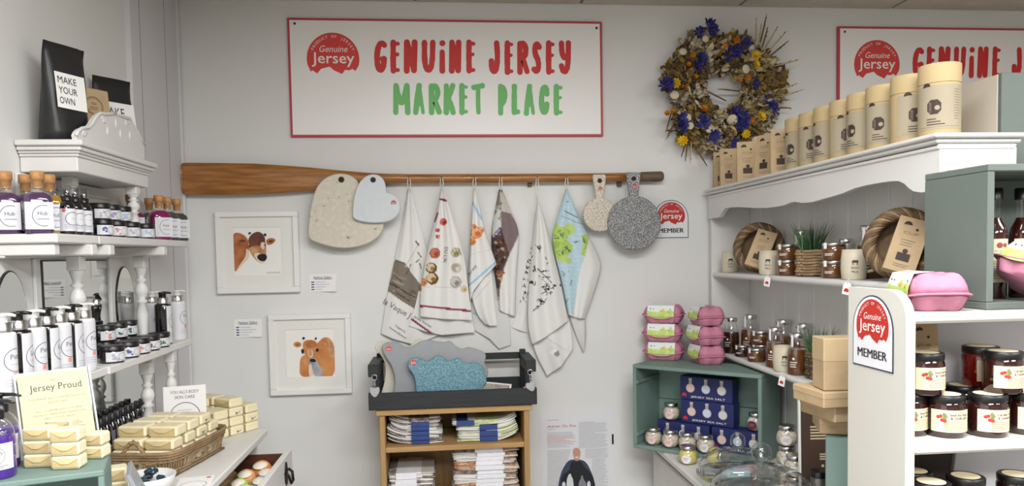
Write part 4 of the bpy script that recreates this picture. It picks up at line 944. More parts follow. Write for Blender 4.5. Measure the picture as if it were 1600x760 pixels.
# canopy
opart('canopy', XL+.002, -.808, -1.037, -.632, 1.703, 1.738)
for i, (e, a, b) in enumerate(((.004, 1.737, 1.744), (.008, 1.744, 1.750), (.013, 1.750, 1.760), (.020, 1.760, 1.773))): opart('canopy_moulding', XL+.002, -.808+e, -1.037-e, -.632+e, a, b, bev=.002)
def spindle(x, y, z0, z1, r=.0165):
    h = z1-z0; b = .16*h if h < .2 else .035
    pr = [(r*.9, 0), (r*.9, .012), (r*1.0, .016), (r*.7, .03), (r*.95, h*.36), (r*.6, h*.48), (r*1.05, h*.50), (r*.55, h*.53), (r*1.0, h*.58), (r*1.12, h*.62), (r*.9, h*.67), (r*.5, h*.71), (r*1.0, h*.735), (r*.5, h*.76), (r*.72, h*.80), (r*.95, h-b-.004), (r*.95, h-b)]
    m = MB(); m.lathe(pr, 16, T(x-ox, y-oy, z0-CZ)); m.box(x-ox-r*.95, x-ox+r*.95, y-oy-r*.95, y-oy+r*.95, z1-b-CZ, z1-CZ, .002); m.build('spindle', WHITE, om)
for x, y in ((-.874, -.935), (-.828, -.688)): spindle(x, y, Z1, 1.703, .0145)
for x, y in ((-.864, -.945), (-.864, -.566)): spindle(x, y, Z2, Z1-.046, .0165)
spindle(-.842, -.61, CZ, Z2-.04); spindle(-.812, -.508, CZ, Z2-.02, .0145); spindle(-.872, -1.05, CZ, Z2-.02)
MIR = mat('mirror_glass', (210, 212, 210), .03, metal=1)
mr = opart('mirror_frame', -.919, -.915, -1.0, -.663, Z2+.006, Z1-.055, mt=BLACK, bev=.001); opart('mirror', -.9149, -.9138, -.995, -.669, Z2+.008, Z1-.058, mt=MIR, bev=0, par=mr)
mr = opart('mirror_frame', -.919, -.915, -1.0, -.45, CZ+.02, Z2-.05, mt=BLACK, bev=.001); opart('mirror', -.9149, -.9138, -.995, -.456, CZ+.022, Z2-.053, mt=MIR, bev=0, par=mr)
for yc in (-.552, -1.125):
    el = lambda a, b: [(a*math.cos(2*math.pi*i/36), b*math.sin(2*math.pi*i/36)) for i in range(36)]
    Mq = T(-.919-ox, yc-oy, 1.372-CZ) @ Rz(R(90)) @ FACE
    m = MB(); m.prism(el(.060, .112), 0, .004, Mq); o = m.build('oval_mirror_frame', BLACK, om); m = MB(); m.prism(el(.057, .109), .0041, .0052, Mq); m.build('oval_mirror', MIR, o)
for y in (-1.022, -.640): opart('stile', -.919, -.911, y-.012, y+.012, Z2+.001, Z1-.05)
# carved crest: solid shaped board with raised scrolls and leaf drops
crest = [(512,702),(506,682),(520,655),(545,636),(590,630),(612,606),(632,570),(652,545),(668,536),(700,542),(735,540),(768,535),(800,552),(836,566),(862,572),(876,600),(890,625),(905,650),(930,700),(960,752)]
pz = lambda u, v: (lambda p: (p.y, p.z))(atX(u/4.224, 50+v/4.224, -.80))
oc = smooth_open([pz(*q) for q in crest], 1); oc = oc+[(oc[-1][0], 1.7735), (oc[0][0], 1.7735)]; oc = [(a_, max(b_, 1.7735)) for a_, b_ in oc]
Mq = T(-.812-ox, -oy, -CZ) @ Rz(R(90)) @ FACE
m = MB(); m.prism(oc, 0, .010, Mq, b=.002); m.build('carved_crest', WHITE, om)
def relief(pts, r): mm = MB(); mm.tube([Mq @ Vector((a_, max(b_, 1.7755), .0105)) for a_, b_ in pts], r, 6); mm.build('carved_scroll', WHITE, om)
relief([pz(*q) for q in crest[1:12]], .0042); relief([pz(*q) for q in crest[11:]], .0042)
for (u, v, r, d_) in ((560, 668, .010, 1), (690, 580, .011, -1), (840, 605, .009, 1)):
    a_, b_ = pz(u, v); relief([(a_+d_*r*(1-k/18)*math.cos(k*.6), max(b_, 1.786)+r*(1-k/18)*math.sin(k*.6)) for k in range(16)], .0024)
for u, v in ((715, 650), (770, 600), (800, 670), (862, 680)):
    a_, b_ = pz(u, v); b_ = max(b_, 1.79); mm = MB(); mm.lathe([(0, -.013), (.0055, -.006), (.004, .004), (0, .012)], 10, Mq @ T(a_, b_, .010) @ Rx(R(-90)) @ Matrix.Diagonal((1, .6, 1, 1))); mm.build('carved_leaf', WHITE, om)

# ================================================================ products on the canopy
BAGB = mat('matt_black_bag', (34, 34, 36), .42, var=.2, vs=14, bump=.5, bs=18)
def pouch(name, label, cat, loc, rz, w_, dp, h, mt, mats_label, group=None, tilt=0.0, hole=True, printer=None, pw=.68, z0=.3, z1=.66):
    """stand-up pouch: gusseted base, flat sealed top"""
    t = thing(name, label, cat, loc, rz, group); n = 10; m = MB(); vs = []; fs = []; rows = 9
    for j in range(rows+1):
        v = j/rows; d = dp*(1-v**1.6)+.004; ww = w_*(.96+.04*v); k = 12
        for i in range(k):
            a = 2*math.pi*i/k; c, s_ = math.cos(a), math.sin(a); e = .55
            vs.append((math.copysign(abs(c)**e, c)*ww/2+.002*math.sin(7*v+i), math.copysign(abs(s_)**e, s_)*d/2+.0015*math.sin(11*v+2*i)+tilt*v, h*v))
    for j in range(rows):
        for i in range(12): fs.append((j*12+i, j*12+(i+1)%12, (j+1)*12+(i+1)%12, (j+1)*12+i))
    fs += [tuple(range(12))[::-1], tuple(rows*12+i for i in range(12))]
    m.add(vs, fs, None, 0, True); m.build('pouch', mt, t)
    def yat(v): return -(dp*(1-v**1.6)+.004)/2+tilt*v-.0026
    def fn(p): v = max(0, p[1])/h; return (p[0], yat(v), p[1])
    m = MB(); nn = 6; vs = []; fs = []
    for j in range(nn+1):
        zz = h*(z0+(z1-z0)*j/nn); vs += [(-w_*pw/2, yat(zz/h), zz), (w_*pw/2, yat(zz/h), zz)]
    for j in range(nn): fs.append((2*j, 2*j+1, 2*j+3, 2*j+2))
    m.add(vs, fs)
    f2 = lambda p: (p[0], yat(max(0, p[1])/h)-.0008, p[1])
    if printer: printer(m, w_*pw, h*z0, h*z1, f2)
    m.build('label', mats_label, t)
    return t
def pr_make(m, w_, a, b, fn):
    hh = (b-a)
    for i, s_ in enumerate(('MAKE', 'YOUR', 'OWN')): m.text(s_, hh*.2, -w_*.42, b-hh*(.30+.29*i), 0, None, 1, align='L', fn=fn, w=w_*(.62 if i < 2 else .5))
zc = 1.7735
t = pouch('black_pouch', 'tall black stand-up pouch with a white label beside the kraft box on the canopy', 'pouch', solve(100, zc, X=-.862), R(66), .105, .058, .225, BAGB, [PAPER, INK], 'black pouches on the canopy', tilt=-.012, printer=pr_make, pw=.74, z0=.34, z1=.70)
m = MB(); m.poly([(0.010, 0), (0.016, .008), (.010, .018), (.004, .008)], 0, T(0.006, -.014, .185) @ Rx(R(90))); m.build('hang_hole', mat('wall_seen', (200, 199, 196), .8), t)
pouch('black_pouch', 'shorter black pouch with a deep white Make Your Own label behind the carved crest', 'pouch', solve(183, zc, X=-.874), R(54), .106, .046, .226, BAGB, [PAPER, INK], 'black pouches on the canopy', tilt=.012, printer=pr_make, pw=.94, z0=.12, z1=.70)
t = thing('kraft_box', 'slim kraft cardboard box with a round printed stamp between the black pouches', 'box', solve(150, zc+.0024, X=-.871), R(58)); t.rotation_euler = (R(-7), 0, R(58))
m = MB(); m.box(-.044, .044, -.016, .016, 0, .166, .002); m.build('carton', KRAFT, t)
m = MB(); m.ring(.0, .120, .024, .0014, .0168, 28, M=FACE); m.ring(.0, .120, .0205, .0006, .0168, 28, M=FACE); m.text('TEA', .006, 0, .123, .0168, FACE); m.lines(-.012, .109, .012, .119, 2, .0014, .0168, FACE); m.build('stamp', mat('brown_ink', (110, 78, 46), .8), t)
# ================================================================ bottles and jars (left)
def cyl_fn(r, z=0.0, a0=-math.pi/2):
    return lambda p: ((r+p[2])*math.cos(a0+p[0]/r), (r+p[2])*math.sin(a0+p[0]/r), p[1]+z)
def wrap(mb, r, z0, z1, a_half, m=0, n=14, off=.0004):
    vs = []; fs = []
    for i in range(n+1):
        a = -math.pi/2-a_half+2*a_half*i/n
        for z in (z0, z1): vs.append(((r+off)*math.cos(a), (r+off)*math.sin(a), z))
    for i in range(n): fs.append((2*i, 2*i+2, 2*i+3, 2*i+1))
    mb.add(vs, fs, None, m, True)
LBL = mat('pale_label', (212, 212, 217), .6); LCIRC = mat('label_navy_ring', (70, 72, 92), .6)
def liquid(name, c): return mat(name, c, .08, spec=.6, coat=.6)
def cork_bottle(liq, name):
    """square apothecary bottle with a cork"""
    t = thing('cork_bottle', name, 'bottle', group='corked bottles on the shelf'); s_ = .027
    def sq(r, z): return [(math.copysign(abs(math.cos(R(a)))**.45, math.cos(R(a)))*r, math.copysign(abs(math.sin(R(a)))**.45, math.sin(R(a)))*r, z) for a in range(0, 360, 15)]
    m = MB(); rings = [sq(s_*.97, 0), sq(s_, .003), sq(s_, .066), sq(s_*.93, .074), sq(s_*.6, .082)]; vs = [p for r_ in rings for p in r_]; n = 24
    m.add(vs, [(k*n+i, k*n+(i+1)%n, (k+1)*n+(i+1)%n, (k+1)*n+i) for k in range(len(rings)-1) for i in range(n)]+[tuple(range(n))[::-1], tuple((len(rings)-1)*n+i for i in range(n))], None, 0, True)
    m.build('filled_body', liq, t)
    m = MB(); m.lathe([(.0165, .080), (.0135, .086), (.0125, .092), (.0125, .102), (.0145, .103), (.0145, .107), (.0115, .107)], 18, cap=False); m.build('glass_neck', CLEAR, t)
    m = MB(); m.lathe([(.0095, .090), (.0112, .107), (.0135, .1075), (.0135, .124), (.0125, .125)], 14); m.build('cork', CORK, t)
    m = MB(); fn = lambda p: (p[0], -s_-.0012-p[2], p[1])
    m.rect(-s_*.9, .008, s_*1.0, .062, 0, None, 0, fn); m.ring(s_*.35, .035, .021, .0011, .0004, 28, R(70), R(290), None, 1, fn); m.text('Hub', .008, s_*.28, .036, .0004, None, 1, fn=fn); m.lines(-.002, .026, .02, .031, 1, .001, .0004, None, 1, fn=fn)
    for i in range(9): m.ring(-s_*.68+.004*(i%2), .013+.0055*i, .003, .0005, .0004, 8, 0, 5, None, 2, fn)
    m.build('label', [LBL, LCIRC, mat('pale_grey_ink', (176, 176, 190), .7)], t)
    return t
def spray_bottle():
    t = thing('spray_bottle', '', 'bottle', group='black spray bottles'); r = .0165
    m = MB(); m.lathe([(r*.95, 0), (r, .003), (r, .060), (r*.9, .066), (.010, .072), (.009, .074)], 18); m.build('body', liquid('black_gloss', (16, 15, 18)), t)
    m = MB(); m.lathe([(.0105, .074), (.0105, .084), (.006, .085), (.006, .092), (0, .093)], 14); m.build('pump', BLACK, t)
    m = MB(); m.lathe([(.0105, .084), (.0105, .105), (.009, .106), (0, .1065)], 14); m.build('clear_cap', glass('cap_plastic', (236, 238, 240), .1, 1.6), t)
    m = MB(); wrap(m, r, .007, .056, 1.45); fn = cyl_fn(r); m.ring(.004, .034, .0145, .0011, .0008, 24, R(60), R(300), None, 1, fn); m.lines(-.012, .012, .013, .022, 3, .0012, .0008, None, 2, fn=fn); m.disc(-.013, .052, .004, .0008, 10, None, 3, fn); m.lines(.0, .032, .012, .036, 1, .001, .0008, None, 2, fn=fn); m.build('label', [LBL, LCIRC, mat('pale_grey_ink', (176, 176, 190)), mat('pale_red', (206, 86, 84), .6)], t)
    return t
def black_jar():
    t = thing('cosmetic_jar', '', 'jar', group='small black jars'); r = .0235
    m = MB(); m.lathe([(r*.96, 0), (r, .002), (r, .028), (r*.94, .030)], 20); m.build('pot', liquid('black_gloss', (16, 15, 18)), t)
    m = MB(); m.lathe([(r*1.03, .030), (r*1.03, .041), (r*.98, .042)], 20); m.build('lid', BLACK, t); return t
def jar_label(t, tint, seed):
    r = .0235; m = MB(); wrap(m, r, .004, .027, 1.0); fn = cyl_fn(r); m.ring(.009, .015, .009, .0007, .0008, 18, R(50), R(310), None, 1, fn)
    q = random.Random(seed)
    for i in range(5): m.disc(-.012+q.random()*.011, .008+q.random()*.014, .002+q.random()*.002, .0008, 7, None, 2, fn)
    m.build('label', [LBL, LCIRC, mat('jar_tint_%d_%d_%d' % tint, tint, .7)], t)
def pump_bottle(dark):
    t = thing('pump_bottle', '', 'bottle', group='pump bottles on the lower shelf'); r = .0232
    bm_ = liquid('black_gloss', (16, 15, 18)) if dark else mat('white_gloss_plastic', (216, 215, 214), .25)
    m = MB(); m.lathe([(r*.96, 0), (r, .003), (r, .115), (r*.94, .119), (r*.6, .121)], 20); m.build('body', bm_, t)
    m = MB(); m.lathe([(.0172, .121), (.0172, .138), (.0160, .139)], 20); m.build('collar', SILVER, t)
    m = MB(); m.lathe([(.0105, .139), (.0105, .150), (.0115, .1505), (.0115, .154), (.010, .155)], 14); m.tube([(0, 0, .1525), (.010, -.014, .1525), (.013, -.021, .1505)], [.0045, .0035, .0025], 8); m.build('pump_head', BLACK if dark else mat('white_gloss_plastic', (216, 215, 214)), t)
    m = MB(); wrap(m, r, .004 if dark else .006, .114, .86 if dark else 1.15); fn = cyl_fn(r); m.ring(.008, .068, .022, .0011, .0008, 30, R(75), R(285), None, 1, fn); m.text('Lav' if dark else 'Peti', .010, .007, .070, .0008, None, 3, fn=fn, w=.020); m.lines(-.004, .058, .018, .063, 1, .0011, .0008, None, 2, fn=fn); m.lines(-.014, .018, .016, .034, 3, .0013, .0008, None, 2, fn=fn); 
    if not dark: m.rect(.0, .036, .009, .045, .0008, None, 4, fn)
    m.build('label', [mat('lotion_label', (212, 212, 217), .5), LCIRC, mat('pale_grey_ink', (176, 176, 190)), mat('mid_grey_ink', (112, 112, 122), .7), mat('coral_ink', (232, 140, 128), .7)], t)
    return t
FACEL = R(38)     # products on the left face into the room
kids = []
BR = lambda n, c: liquid('liquid_'+n, c)
PLUM, GOLD, MAG, OLIVE = BR('plum', (74, 48, 84)), BR('gold', (150, 112, 30)), BR('magenta', (122, 20, 84)), BR('olive', (66, 66, 60))
cb = [(3, None, -1.150, PLUM, 'plum filled corked bottle standing by the wall on the upper shelf', 22), (60, None, -1.151, PLUM, 'plum filled corked bottle with a floral label beside the black spray bottles', 24), (78, None, -1.084, GOLD, 'amber filled corked bottle tucked behind the plum corked bottle', 30), (20, None, -1.086, PLUM, 'plum filled corked bottle behind another one next to the wall', 24),
      (249, -.822, None, MAG, 'magenta filled corked bottle beside the turned spindle', 40), (262, -.822, None, OLIVE, 'olive filled corked bottle between two others at the shelf end', 40), (277, -.820, None, OLIVE, 'dark filled corked bottle at the very end of the upper shelf', 40), (205, -.889, None, MAG, 'magenta filled corked bottle behind the turned spindle and black jars', 44), (234, -.887, None, OLIVE, 'dark filled corked bottle behind the magenta one', 44)]
cb = [(max(-.896 if p.y > -1.12 and p.y < -1 else -.902, p.x), p.y, lq, lb, a) for (px, X, Y, lq, lb, a) in cb for p in (solve(px, Z1+.06, X=X, Y=Y),)]
for x, y, lq, lb, a in [(c_[0], c_[1], c_[2], c_[3], c_[4]+2) for c_ in cb]:
    t = cork_bottle(lq, lb); t.location = (x, y, Z1+.0005); t.rotation_euler = (0, 0, R(a)); t.scale = (.98, .98, 1.05)
sp0 = spray_bottle(); first = True
for px, x, lb in ((105, -.812, 'black spray bottle with clear cap next to the plum corked bottle'), (118, -.812, 'black spray bottle between two others along the shelf edge'), (131.5, -.812, 'black spray bottle next to the small stacked black jars'), (86, -.866, 'black spray bottle behind the front row, nearer the plum bottle'), (99, -.866, 'black spray bottle behind the front row, near the stacked jars')):
    y = solve(px, Z1+.05, X=x).y
    t = sp0 if first else dup(sp0, (0, 0, 0)); first = False; t.location = (x, y, Z1+.0005); t.rotation_euler = (0, 0, R(48)); t['label'] = lb
jb0 = black_jar(); first = True
TI = {'blue': (92, 96, 150), 'pink': (206, 128, 140), 'grey': (170, 170, 176), 'sky': (150, 190, 216), 'green': (70, 112, 84), 'lilac': (160, 140, 190), 'coral': (214, 140, 130)}
jars = [(160, -.816, 0, 'blue', 'lower small black jar with blue flower label next to the spray bottles'), (182, -.816, 0, 'pink', 'small black jar with pink flower label, second along the upper shelf'), (204, -.816, 0, 'grey', 'small black jar with plain grey label before the turned spindle'), (227, -.814, 0, 'sky', 'small black jar with sky blue label beside the turned spindle'),
        (156, -.843, 1, 'grey', 'small black jar stacked nearest the spray bottles'), (173, -.843, 1, 'lilac', 'small black jar stacked in the middle of the top layer'), (190, -.843, 1, 'sky', 'small black jar stacked nearest the turned spindle'),
        (156, -.868, 0, 'grey', 'small black jar hidden behind the blue flower jar'), (173, -.868, 0, 'grey', 'small black jar hidden behind the pink flower jar'), (190, -.868, 0, 'grey', 'small black jar hidden behind the plain grey jar'),
        (175, -.812, 2, 'grey', 'small black jar next to the pump bottles on the lower shelf'), (199, -.812, 2, 'blue', 'small black jar with blue and lilac label on the lower shelf'), (217, -.812, 2, 'coral', 'small black jar with coral label on the lower shelf'), (233, -.812, 2, 'green', 'small black jar with tiny green leaf label on the lower shelf'), (249, -.812, 2, 'green', 'small black jar with large green leaf label on the lower shelf'),
        (165, -.868, 3, 'coral', 'raised small black jar with coral label below the mirror'), (184, -.868, 3, 'green', 'raised small black jar with teal label below the mirror'), (200, -.868, 3, 'green', 'raised small black jar with dark leaf label below the mirror'), (165, -.868, 2, 'grey', 'small black jar carrying another below the mirror, nearest the pump bottles'), (184, -.868, 2, 'grey', 'small black jar carrying another below the middle of the mirror'), (200, -.868, 2, 'grey', 'small black jar carrying another below the mirror edge')]
jars = [(x, solve(px, (Z1, Z1+.0425, Z2, Z2+.0425)[k]+.02, X=x).y, (Z1, Z1+.0425, Z2, Z2+.0425)[k], ti, lb) for px, x, k, ti, lb in jars]
jars = [j for j in jars if j[4]]
made = []
for i, (x, y, z, ti, lb) in enumerate(jars):
    t = jb0 if i == 0 else dup(jb0, (0, 0, 0)); made.append((t, ti, i)); t.location = (x, y, z+.0006); t.rotation_euler = (0, 0, R(52)); t['label'] = lb
    if z == Z2 and x > -.83: t.scale = (1.2, 1.2, 1.0)
for t, ti, i in made: jar_label(t, TI[ti], i)
pw, pb = pump_bottle(False), pump_bottle(True); uw = ub = True
for px, x, dk, lb in ((130, -.815, 0, 'white pump bottle with coral square next to the small black jars'), (110, -.815, 1, 'black pump bottle with white label second from the small jars'), (91, -.815, 0, 'white pump bottle third from the small jars'), (71, -.815, 1, 'black pump bottle in the middle of the near row'), (50, -.815, 0, 'white pump bottle just behind the Jersey Proud sign'), (27, -.815, 1, 'black pump bottle above the left edge of the Jersey Proud sign'), (2, -.818, 0, 'white pump bottle at the near end of the lower shelf'),
                      (254, -.824, 1, 'black pump bottle with a white label at the far end by the boarded wall'), (277, -.824, 0, 'white pump bottle last on the lower shelf by the boarded wall'), (237, -.882, 0, 'white pump bottle behind the turned spindle at the far end')):
    y = solve(px, Z2+.13, X=x).y
    if dk: t = pb if ub else dup(pb, (0, 0, 0)); ub = False
    else: t = pw if uw else dup(pw, (0, 0, 0)); uw = False
    t.location = (x, y, Z2+.0006); t.rotation_euler = (0, 0, R(92 if dk else 66)); t['label'] = lb
# dark bottles on the chest below the lower shelf
def small_dark():
    t = thing('dark_bottle', '', 'bottle', group='dark bottles below the lower shelf'); m = MB(); m.lathe([(.012, 0), (.0125, .003), (.0125, .098), (.008, .106), (.008, .109)], 14); m.build('body', liquid('black_gloss', (16, 15, 18)), t)
    m = MB(); m.lathe([(.0095, .109), (.0095, .128), (.0085, .129)], 12); m.build('cap', BLACK, t); m = MB(); wrap(m, .0125, .02, .085, 1.0); m.build('label', mat('grey_label', (120, 118, 118), .6), t); return t
d0 = small_dark(); first = True
for i in range(13):
    t = d0 if first else dup(d0, (0, 0, 0)); first = False
    t.location = (-.893, -.93+.034*i, CZ+.0005); t['label'] = 'small dark capped bottle in the row against the low mirror'
# ================================================================ soaps
SOAPP = mat('soap_wrap', (228, 217, 182), .75, var=.06, vs=40, bump=.15, bs=60); SOAPE = mat('soap_wrap_end', (198, 174, 124), .75, var=.08, vs=40, bump=.15, bs=60); LEAFG = mat('leaf_green_ink', (60, 84, 52), .8)
def soap_mesh(L_, W_, H_, leafy):
    m = MB(); b = .005; m.box(-L_/2, L_/2, -W_/2, W_/2, 0, H_, b)
    for f in range(len(m.f)):
        c = sum((m.v[i] for i in m.f[f]), Vector())/len(m.f[f])
        if abs(c.y) > W_/2-.0005: m.m[f] = 1
    body = m.mesh('wrapper', [SOAPP, SOAPE])
    flaps = []                                        # folded paper ends
    for s_ in (-1, 1):
        m = MB(); m.add([(-L_/2+.003, s_*(W_/2+.0002), H_-.004), (L_/2-.003, s_*(W_/2+.0002), H_-.004), (L_/2*.25, s_*(W_/2+.0022), H_*.42), (-L_/2*.25, s_*(W_/2+.0022), H_*.42)], [(0,1,2,3)] if s_ > 0 else [(3,2,1,0)], None, 0)
        flaps.append(m.mesh('paper_fold', [mat('soap_wrap_fold', (208, 188, 142), .75, var=.06, vs=40)]))
    band = None
    if leafy:
        m = MB()
        for s_ in (-1, 1):
            for k in range(6):
                a = .4+k*.9; y0, z0 = -.006+.0025*k, .006+.002*k
                m.add([(s_*(L_/2+.0006), y0, z0), (s_*(L_/2+.0006), y0+.005*math.cos(a), z0+.005*math.sin(a)), (s_*(L_/2+.0006), y0+.007*math.cos(a+.3), z0+.007*math.sin(a+.3)), (s_*(L_/2+.0006), y0+.004*math.cos(a+.7), z0+.004*math.sin(a+.7))], [(0,1,2,3)])
        band = m.mesh('leaf_print', [LEAFG])
    return body, flaps[0], flaps[1], band
SO = [soap_mesh(.078, .052, .028, False), soap_mesh(.078, .052, .028, True)]
nsoap = 0
def soap(x, y, z, a, label, group, kind=0, sc=1.0, sz=1.0):
    global nsoap
    r = random.Random(nsoap*7+1); nsoap += 1
    t = thing('soap_bar', label, 'soap', (x, y, z), a+r.uniform(-.05, .05), group); t.scale = (sc*r.uniform(.97, 1.0), sc*r.uniform(.97, 1.0), .985*sz)
    for nm, me in zip(('wrapper', 'paper_fold', 'paper_fold', 'leaf_print'), SO[kind]):
        if me: o = bpy.data.objects.new(nm, me); COL.objects.link(o); o.parent = t
    return t
# basket
bc_, brz = Vector((-.734, -.772, CZ)), R(-10)
bk = thing('wicker_basket', 'low rectangular wicker basket full of paper wrapped soaps on the chest', 'basket', bc_, brz); BW_, BL_ = .098, .150
def rrect(a, b, z, r=.03, n=40):
    o = []
    for i in range(n):
        t_ = 2*math.pi*i/n; c, s_ = math.cos(t_), math.sin(t_); o.append((math.copysign(abs(c)**.35, c)*a, math.copysign(abs(s_)**.35, s_)*b, z))
    return o
rr = random.Random(2)
m = MB()
for k in range(2): m.tube(rrect(BW_*1.04+.002*k, BL_*1.03+.002*k, .058+.006*k), .0048, 6, True)
m.build('rim', WICKER, bk)
for zz, q in ((.008, .93), (.016, .95), (.042, 1.0), (.050, 1.02)):
    m = MB(); pts = rrect(BW_*q, BL_*q, zz, n=80); pts = [(p[0]*(1+.012*(-1)**i), p[1]*(1+.012*(-1)**i), p[2]) for i, p in enumerate(pts)]; m.tube(pts, .0036, 5, True); m.build('weave_strand', WICKER, bk)
st_a, st_b = rrect(BW_*.93, BL_*.93, .004, n=56), rrect(BW_*1.03, BL_*1.03, .060, n=56)
for i, (a, b) in enumerate(zip(st_a, st_b)):
    j = (i+1) % 56; m = MB(); m.tube([a, ((a[0]+st_b[j][0])/2, (a[1]+st_b[j][1])/2, .032), st_b[j] if i % 2 else b], .0026, 5); m.build('stake', WICKER, bk)
m = MB(); m.box(-BW_*.92, BW_*.92, -BL_*.92, BL_*.92, .001, .006, .001); m.build('base', WICKERD, bk)
for s_ in (-1, 1):
    m = MB()
    for k in range(2):
        m.tube([(-.03+.06*i/10, s_*(BL_*1.03+.003*math.sin(i*1.8+k*3)), .06+.034*math.sin(math.pi*i/10)+.003*math.cos(i*1.8+k*3)) for i in range(11)], .004, 6)
    m.build('handle', WICKER, bk)
c, s_ = math.cos(brz), math.sin(brz)
def bl(x, y): return (bc_.x+x*c-y*s_, bc_.y+x*s_+y*c)
ordn = ['bottom', 'second', 'third', 'top']
for lay in range(4):
    for row in range(4 if lay < 3 else 3):
        for col in range(2):
            if lay in (0, 1) and 0 < row < 3 and col == 0: continue
            x, y = bl(-.041+.082*col+(.004 if lay > 1 else 0), -.096+.064*row+(.02 if lay == 3 else 0)); 
            soap(x, y, CZ+.0068+.0288*lay, brz, '%s layer wrapped soap in the wicker basket, %s column, %s' % (ordn[lay].capitalize(), ['mirror side', 'room side'][col], ['by its front handle', 'second row back', 'third row back', 'by its back handle'][row]), 'soaps in the wicker basket', 1 if (col and row == 2) else 0)
# stacked soaps beyond the basket
e1 = Vector((.57, .82, 0)); e2 = Vector((-.82, .57, 0)); p0 = Vector((-.672, -.560, CZ)); a1 = math.atan2(e1.y, e1.x)
for lay in range(4):
    for i in range(3):
        for j in range(2):
            if lay == 3 and (i == 2 or (i == 0 and j == 0)): continue
            q = p0+e1*(.03+.057*i)+e2*(.045+.082*j)
            if q.y > -.47 and j == 0 and q.x > -.6: pass
            soap(q.x, q.y, CZ+.0005+.0286*lay, a1-R(90), '%s paper wrapped soap of the %s pile beyond the basket' % (ordn[lay].capitalize(), [['nearest front', 'nearest rear'], ['middle front', 'middle rear'], ['farthest front', 'farthest rear']][i][j]), 'soap piles beyond the basket', 1 if (i+lay) % 2 else 0)
# near crate with soap stack
GZ = 1.14
A, B = Vector((-.585, -1.480, 0)), Vector((-.726, -1.529, 0)); u = (A-B).normalized(); v_ = Vector((-u.y, u.x, 0)); an = math.atan2(u.y, u.x)
W_, D_, H_ = .25, .15, GZ-CZ-.001
def crate(name, label, near_right, ang, w_, d_, h_, z0, mt, th=.010, inside=None, nail=True, back=True, group='painted wooden crates'):
    """open-fronted crate; local x to the right along the front, y into it; origin at the front right bottom corner"""
    t = thing(name, label, 'crate', (near_right[0], near_right[1], z0), ang, group)
    def pt(n_, *b): m = MB(); m.box(*b, .0018); return m.build(n_, mt, t)
    pt('top_board', -w_, 0, 0, d_, h_-th, h_); pt('bottom_board', -w_, 0, 0, d_, 0, th)
    pt('side_board', -th, 0, 0.0005, d_, th, h_-th); pt('side_board', -w_, -w_+th, 0.0005, d_, th, h_-th)
    if back: pt('back_board', -w_+th, -th, d_-.008, d_, th, h_*.5-.001); pt('back_board', -w_+th, -th, d_-.008, d_, h_*.5+.001, h_-th)
    return t
crate('wooden_crate', 'small sea green wooden crate under the Jersey Proud sign and purple bottles', A, an, W_, D_, H_, CZ+.0005, TEAL)
def gz(x, y, z=GZ): return atZ(x, y, z)
k = 0
for nm, (x, y), n_, lbs in (('a', (66, 728), 3, 'left'), ('b', (109, 731), 3, 'front'), ('c', (147, 715), 2, 'right'), ('d', (100, 713), 3, 'rear')):
    p = gz(x, y)
    for l in range(n_): soap(p.x, p.y, GZ+.0008+.0238*l, an-R(20), '%s paper wrapped soap of the %s column on the small crate' % (['Bottom', 'Second', 'Third'][l], {'left': 'bottle side', 'front': 'crate edge', 'right': 'basket side', 'rear': 'sign side'}[lbs]), 'soaps on the small crate', 0, .62, .82)
for l in range(4): soap(-.69, -1.215, CZ+.0006+.0286*l, R(20), '%s soap of the short pile between the small crate and the basket' % ordn[l].capitalize(), 'soaps behind the small crate', 1, .8)
# Jersey Proud sign in an acrylic stand
BLp, BRp = gz(39, 721), gz(158, 700); TLp, TRp = atZ(14, 585, 1.292), atZ(135, 575, 1.292)
t = thing('acrylic_sign', 'cream Jersey Proud notice in a clear acrylic stand on the small crate', 'sign', (BLp.x, BLp.y, GZ+.001))
ux = (BRp-BLp); wS = ux.length; ux.normalize(); uy = ((TLp-BLp)+(TRp-BRp))/2; hS = uy.length; uy.normalize(); uz = ux.cross(uy).normalized(); uy = uz.cross(ux)
MS = Matrix((ux, uy, uz)).transposed().to_4x4(); wS *= .99
m = MB(); m.box(0, wS, 0, hS, -.003, -.001, .0005, MS); m.build('back_sheet', glass('acrylic', (236, 240, 238), .03, 1.3), t)
m = MB(); m.box(.004, wS-.004, .004, hS-.004, -.0008, .0004, 0, MS); m.build('notice', mat('cream_notice', (214, 208, 178), .95, spec=.05), t)
m = MB(); zt = .0009; m.text('Jersey Proud', hS*.085, wS*.52, hS*.76, zt, MS, 0, w=wS*.70); m.text('BEING', hS*.018, wS*.5, hS*.87, zt, MS, 1)
rows = [('WE MAKE ALL OUR PRODUCTS', .655, .76), ('IN STORE', .605, .26), ('ALL OUR PRODUCTS ARE', .51, .62), ('CRUELTY FREE AND MADE FOR', .465, .72), ('SENSITIVE SKIN', .42, .42), ('WE ONLY USE NATURAL', .33, .62), ('INGREDIENTS, SUSTAINABLY', .285, .74), ('SOURCED', .24, .26)]
for s_, yy_, w_ in rows: m.text(s_, hS*.022, wS*.52, hS*yy_, zt, MS, 1, w=wS*w_)
m.ring(wS*.74, hS*.10, wS*.115, wS*.007, zt, 30, M=MS, m=0); m.build('lettering', [mat('notice_ink', (84, 86, 92), .95, spec=.05), mat('notice_pale_ink', (158, 154, 138), .95, spec=.05)], t)
m = MB(); m.box(-.002, wS+.002, -.001, hS+.002, .0015, .0028, .0005, MS); m.build('front_sheet', glass('matt_acrylic', (252, 252, 250), .3, .05), t)
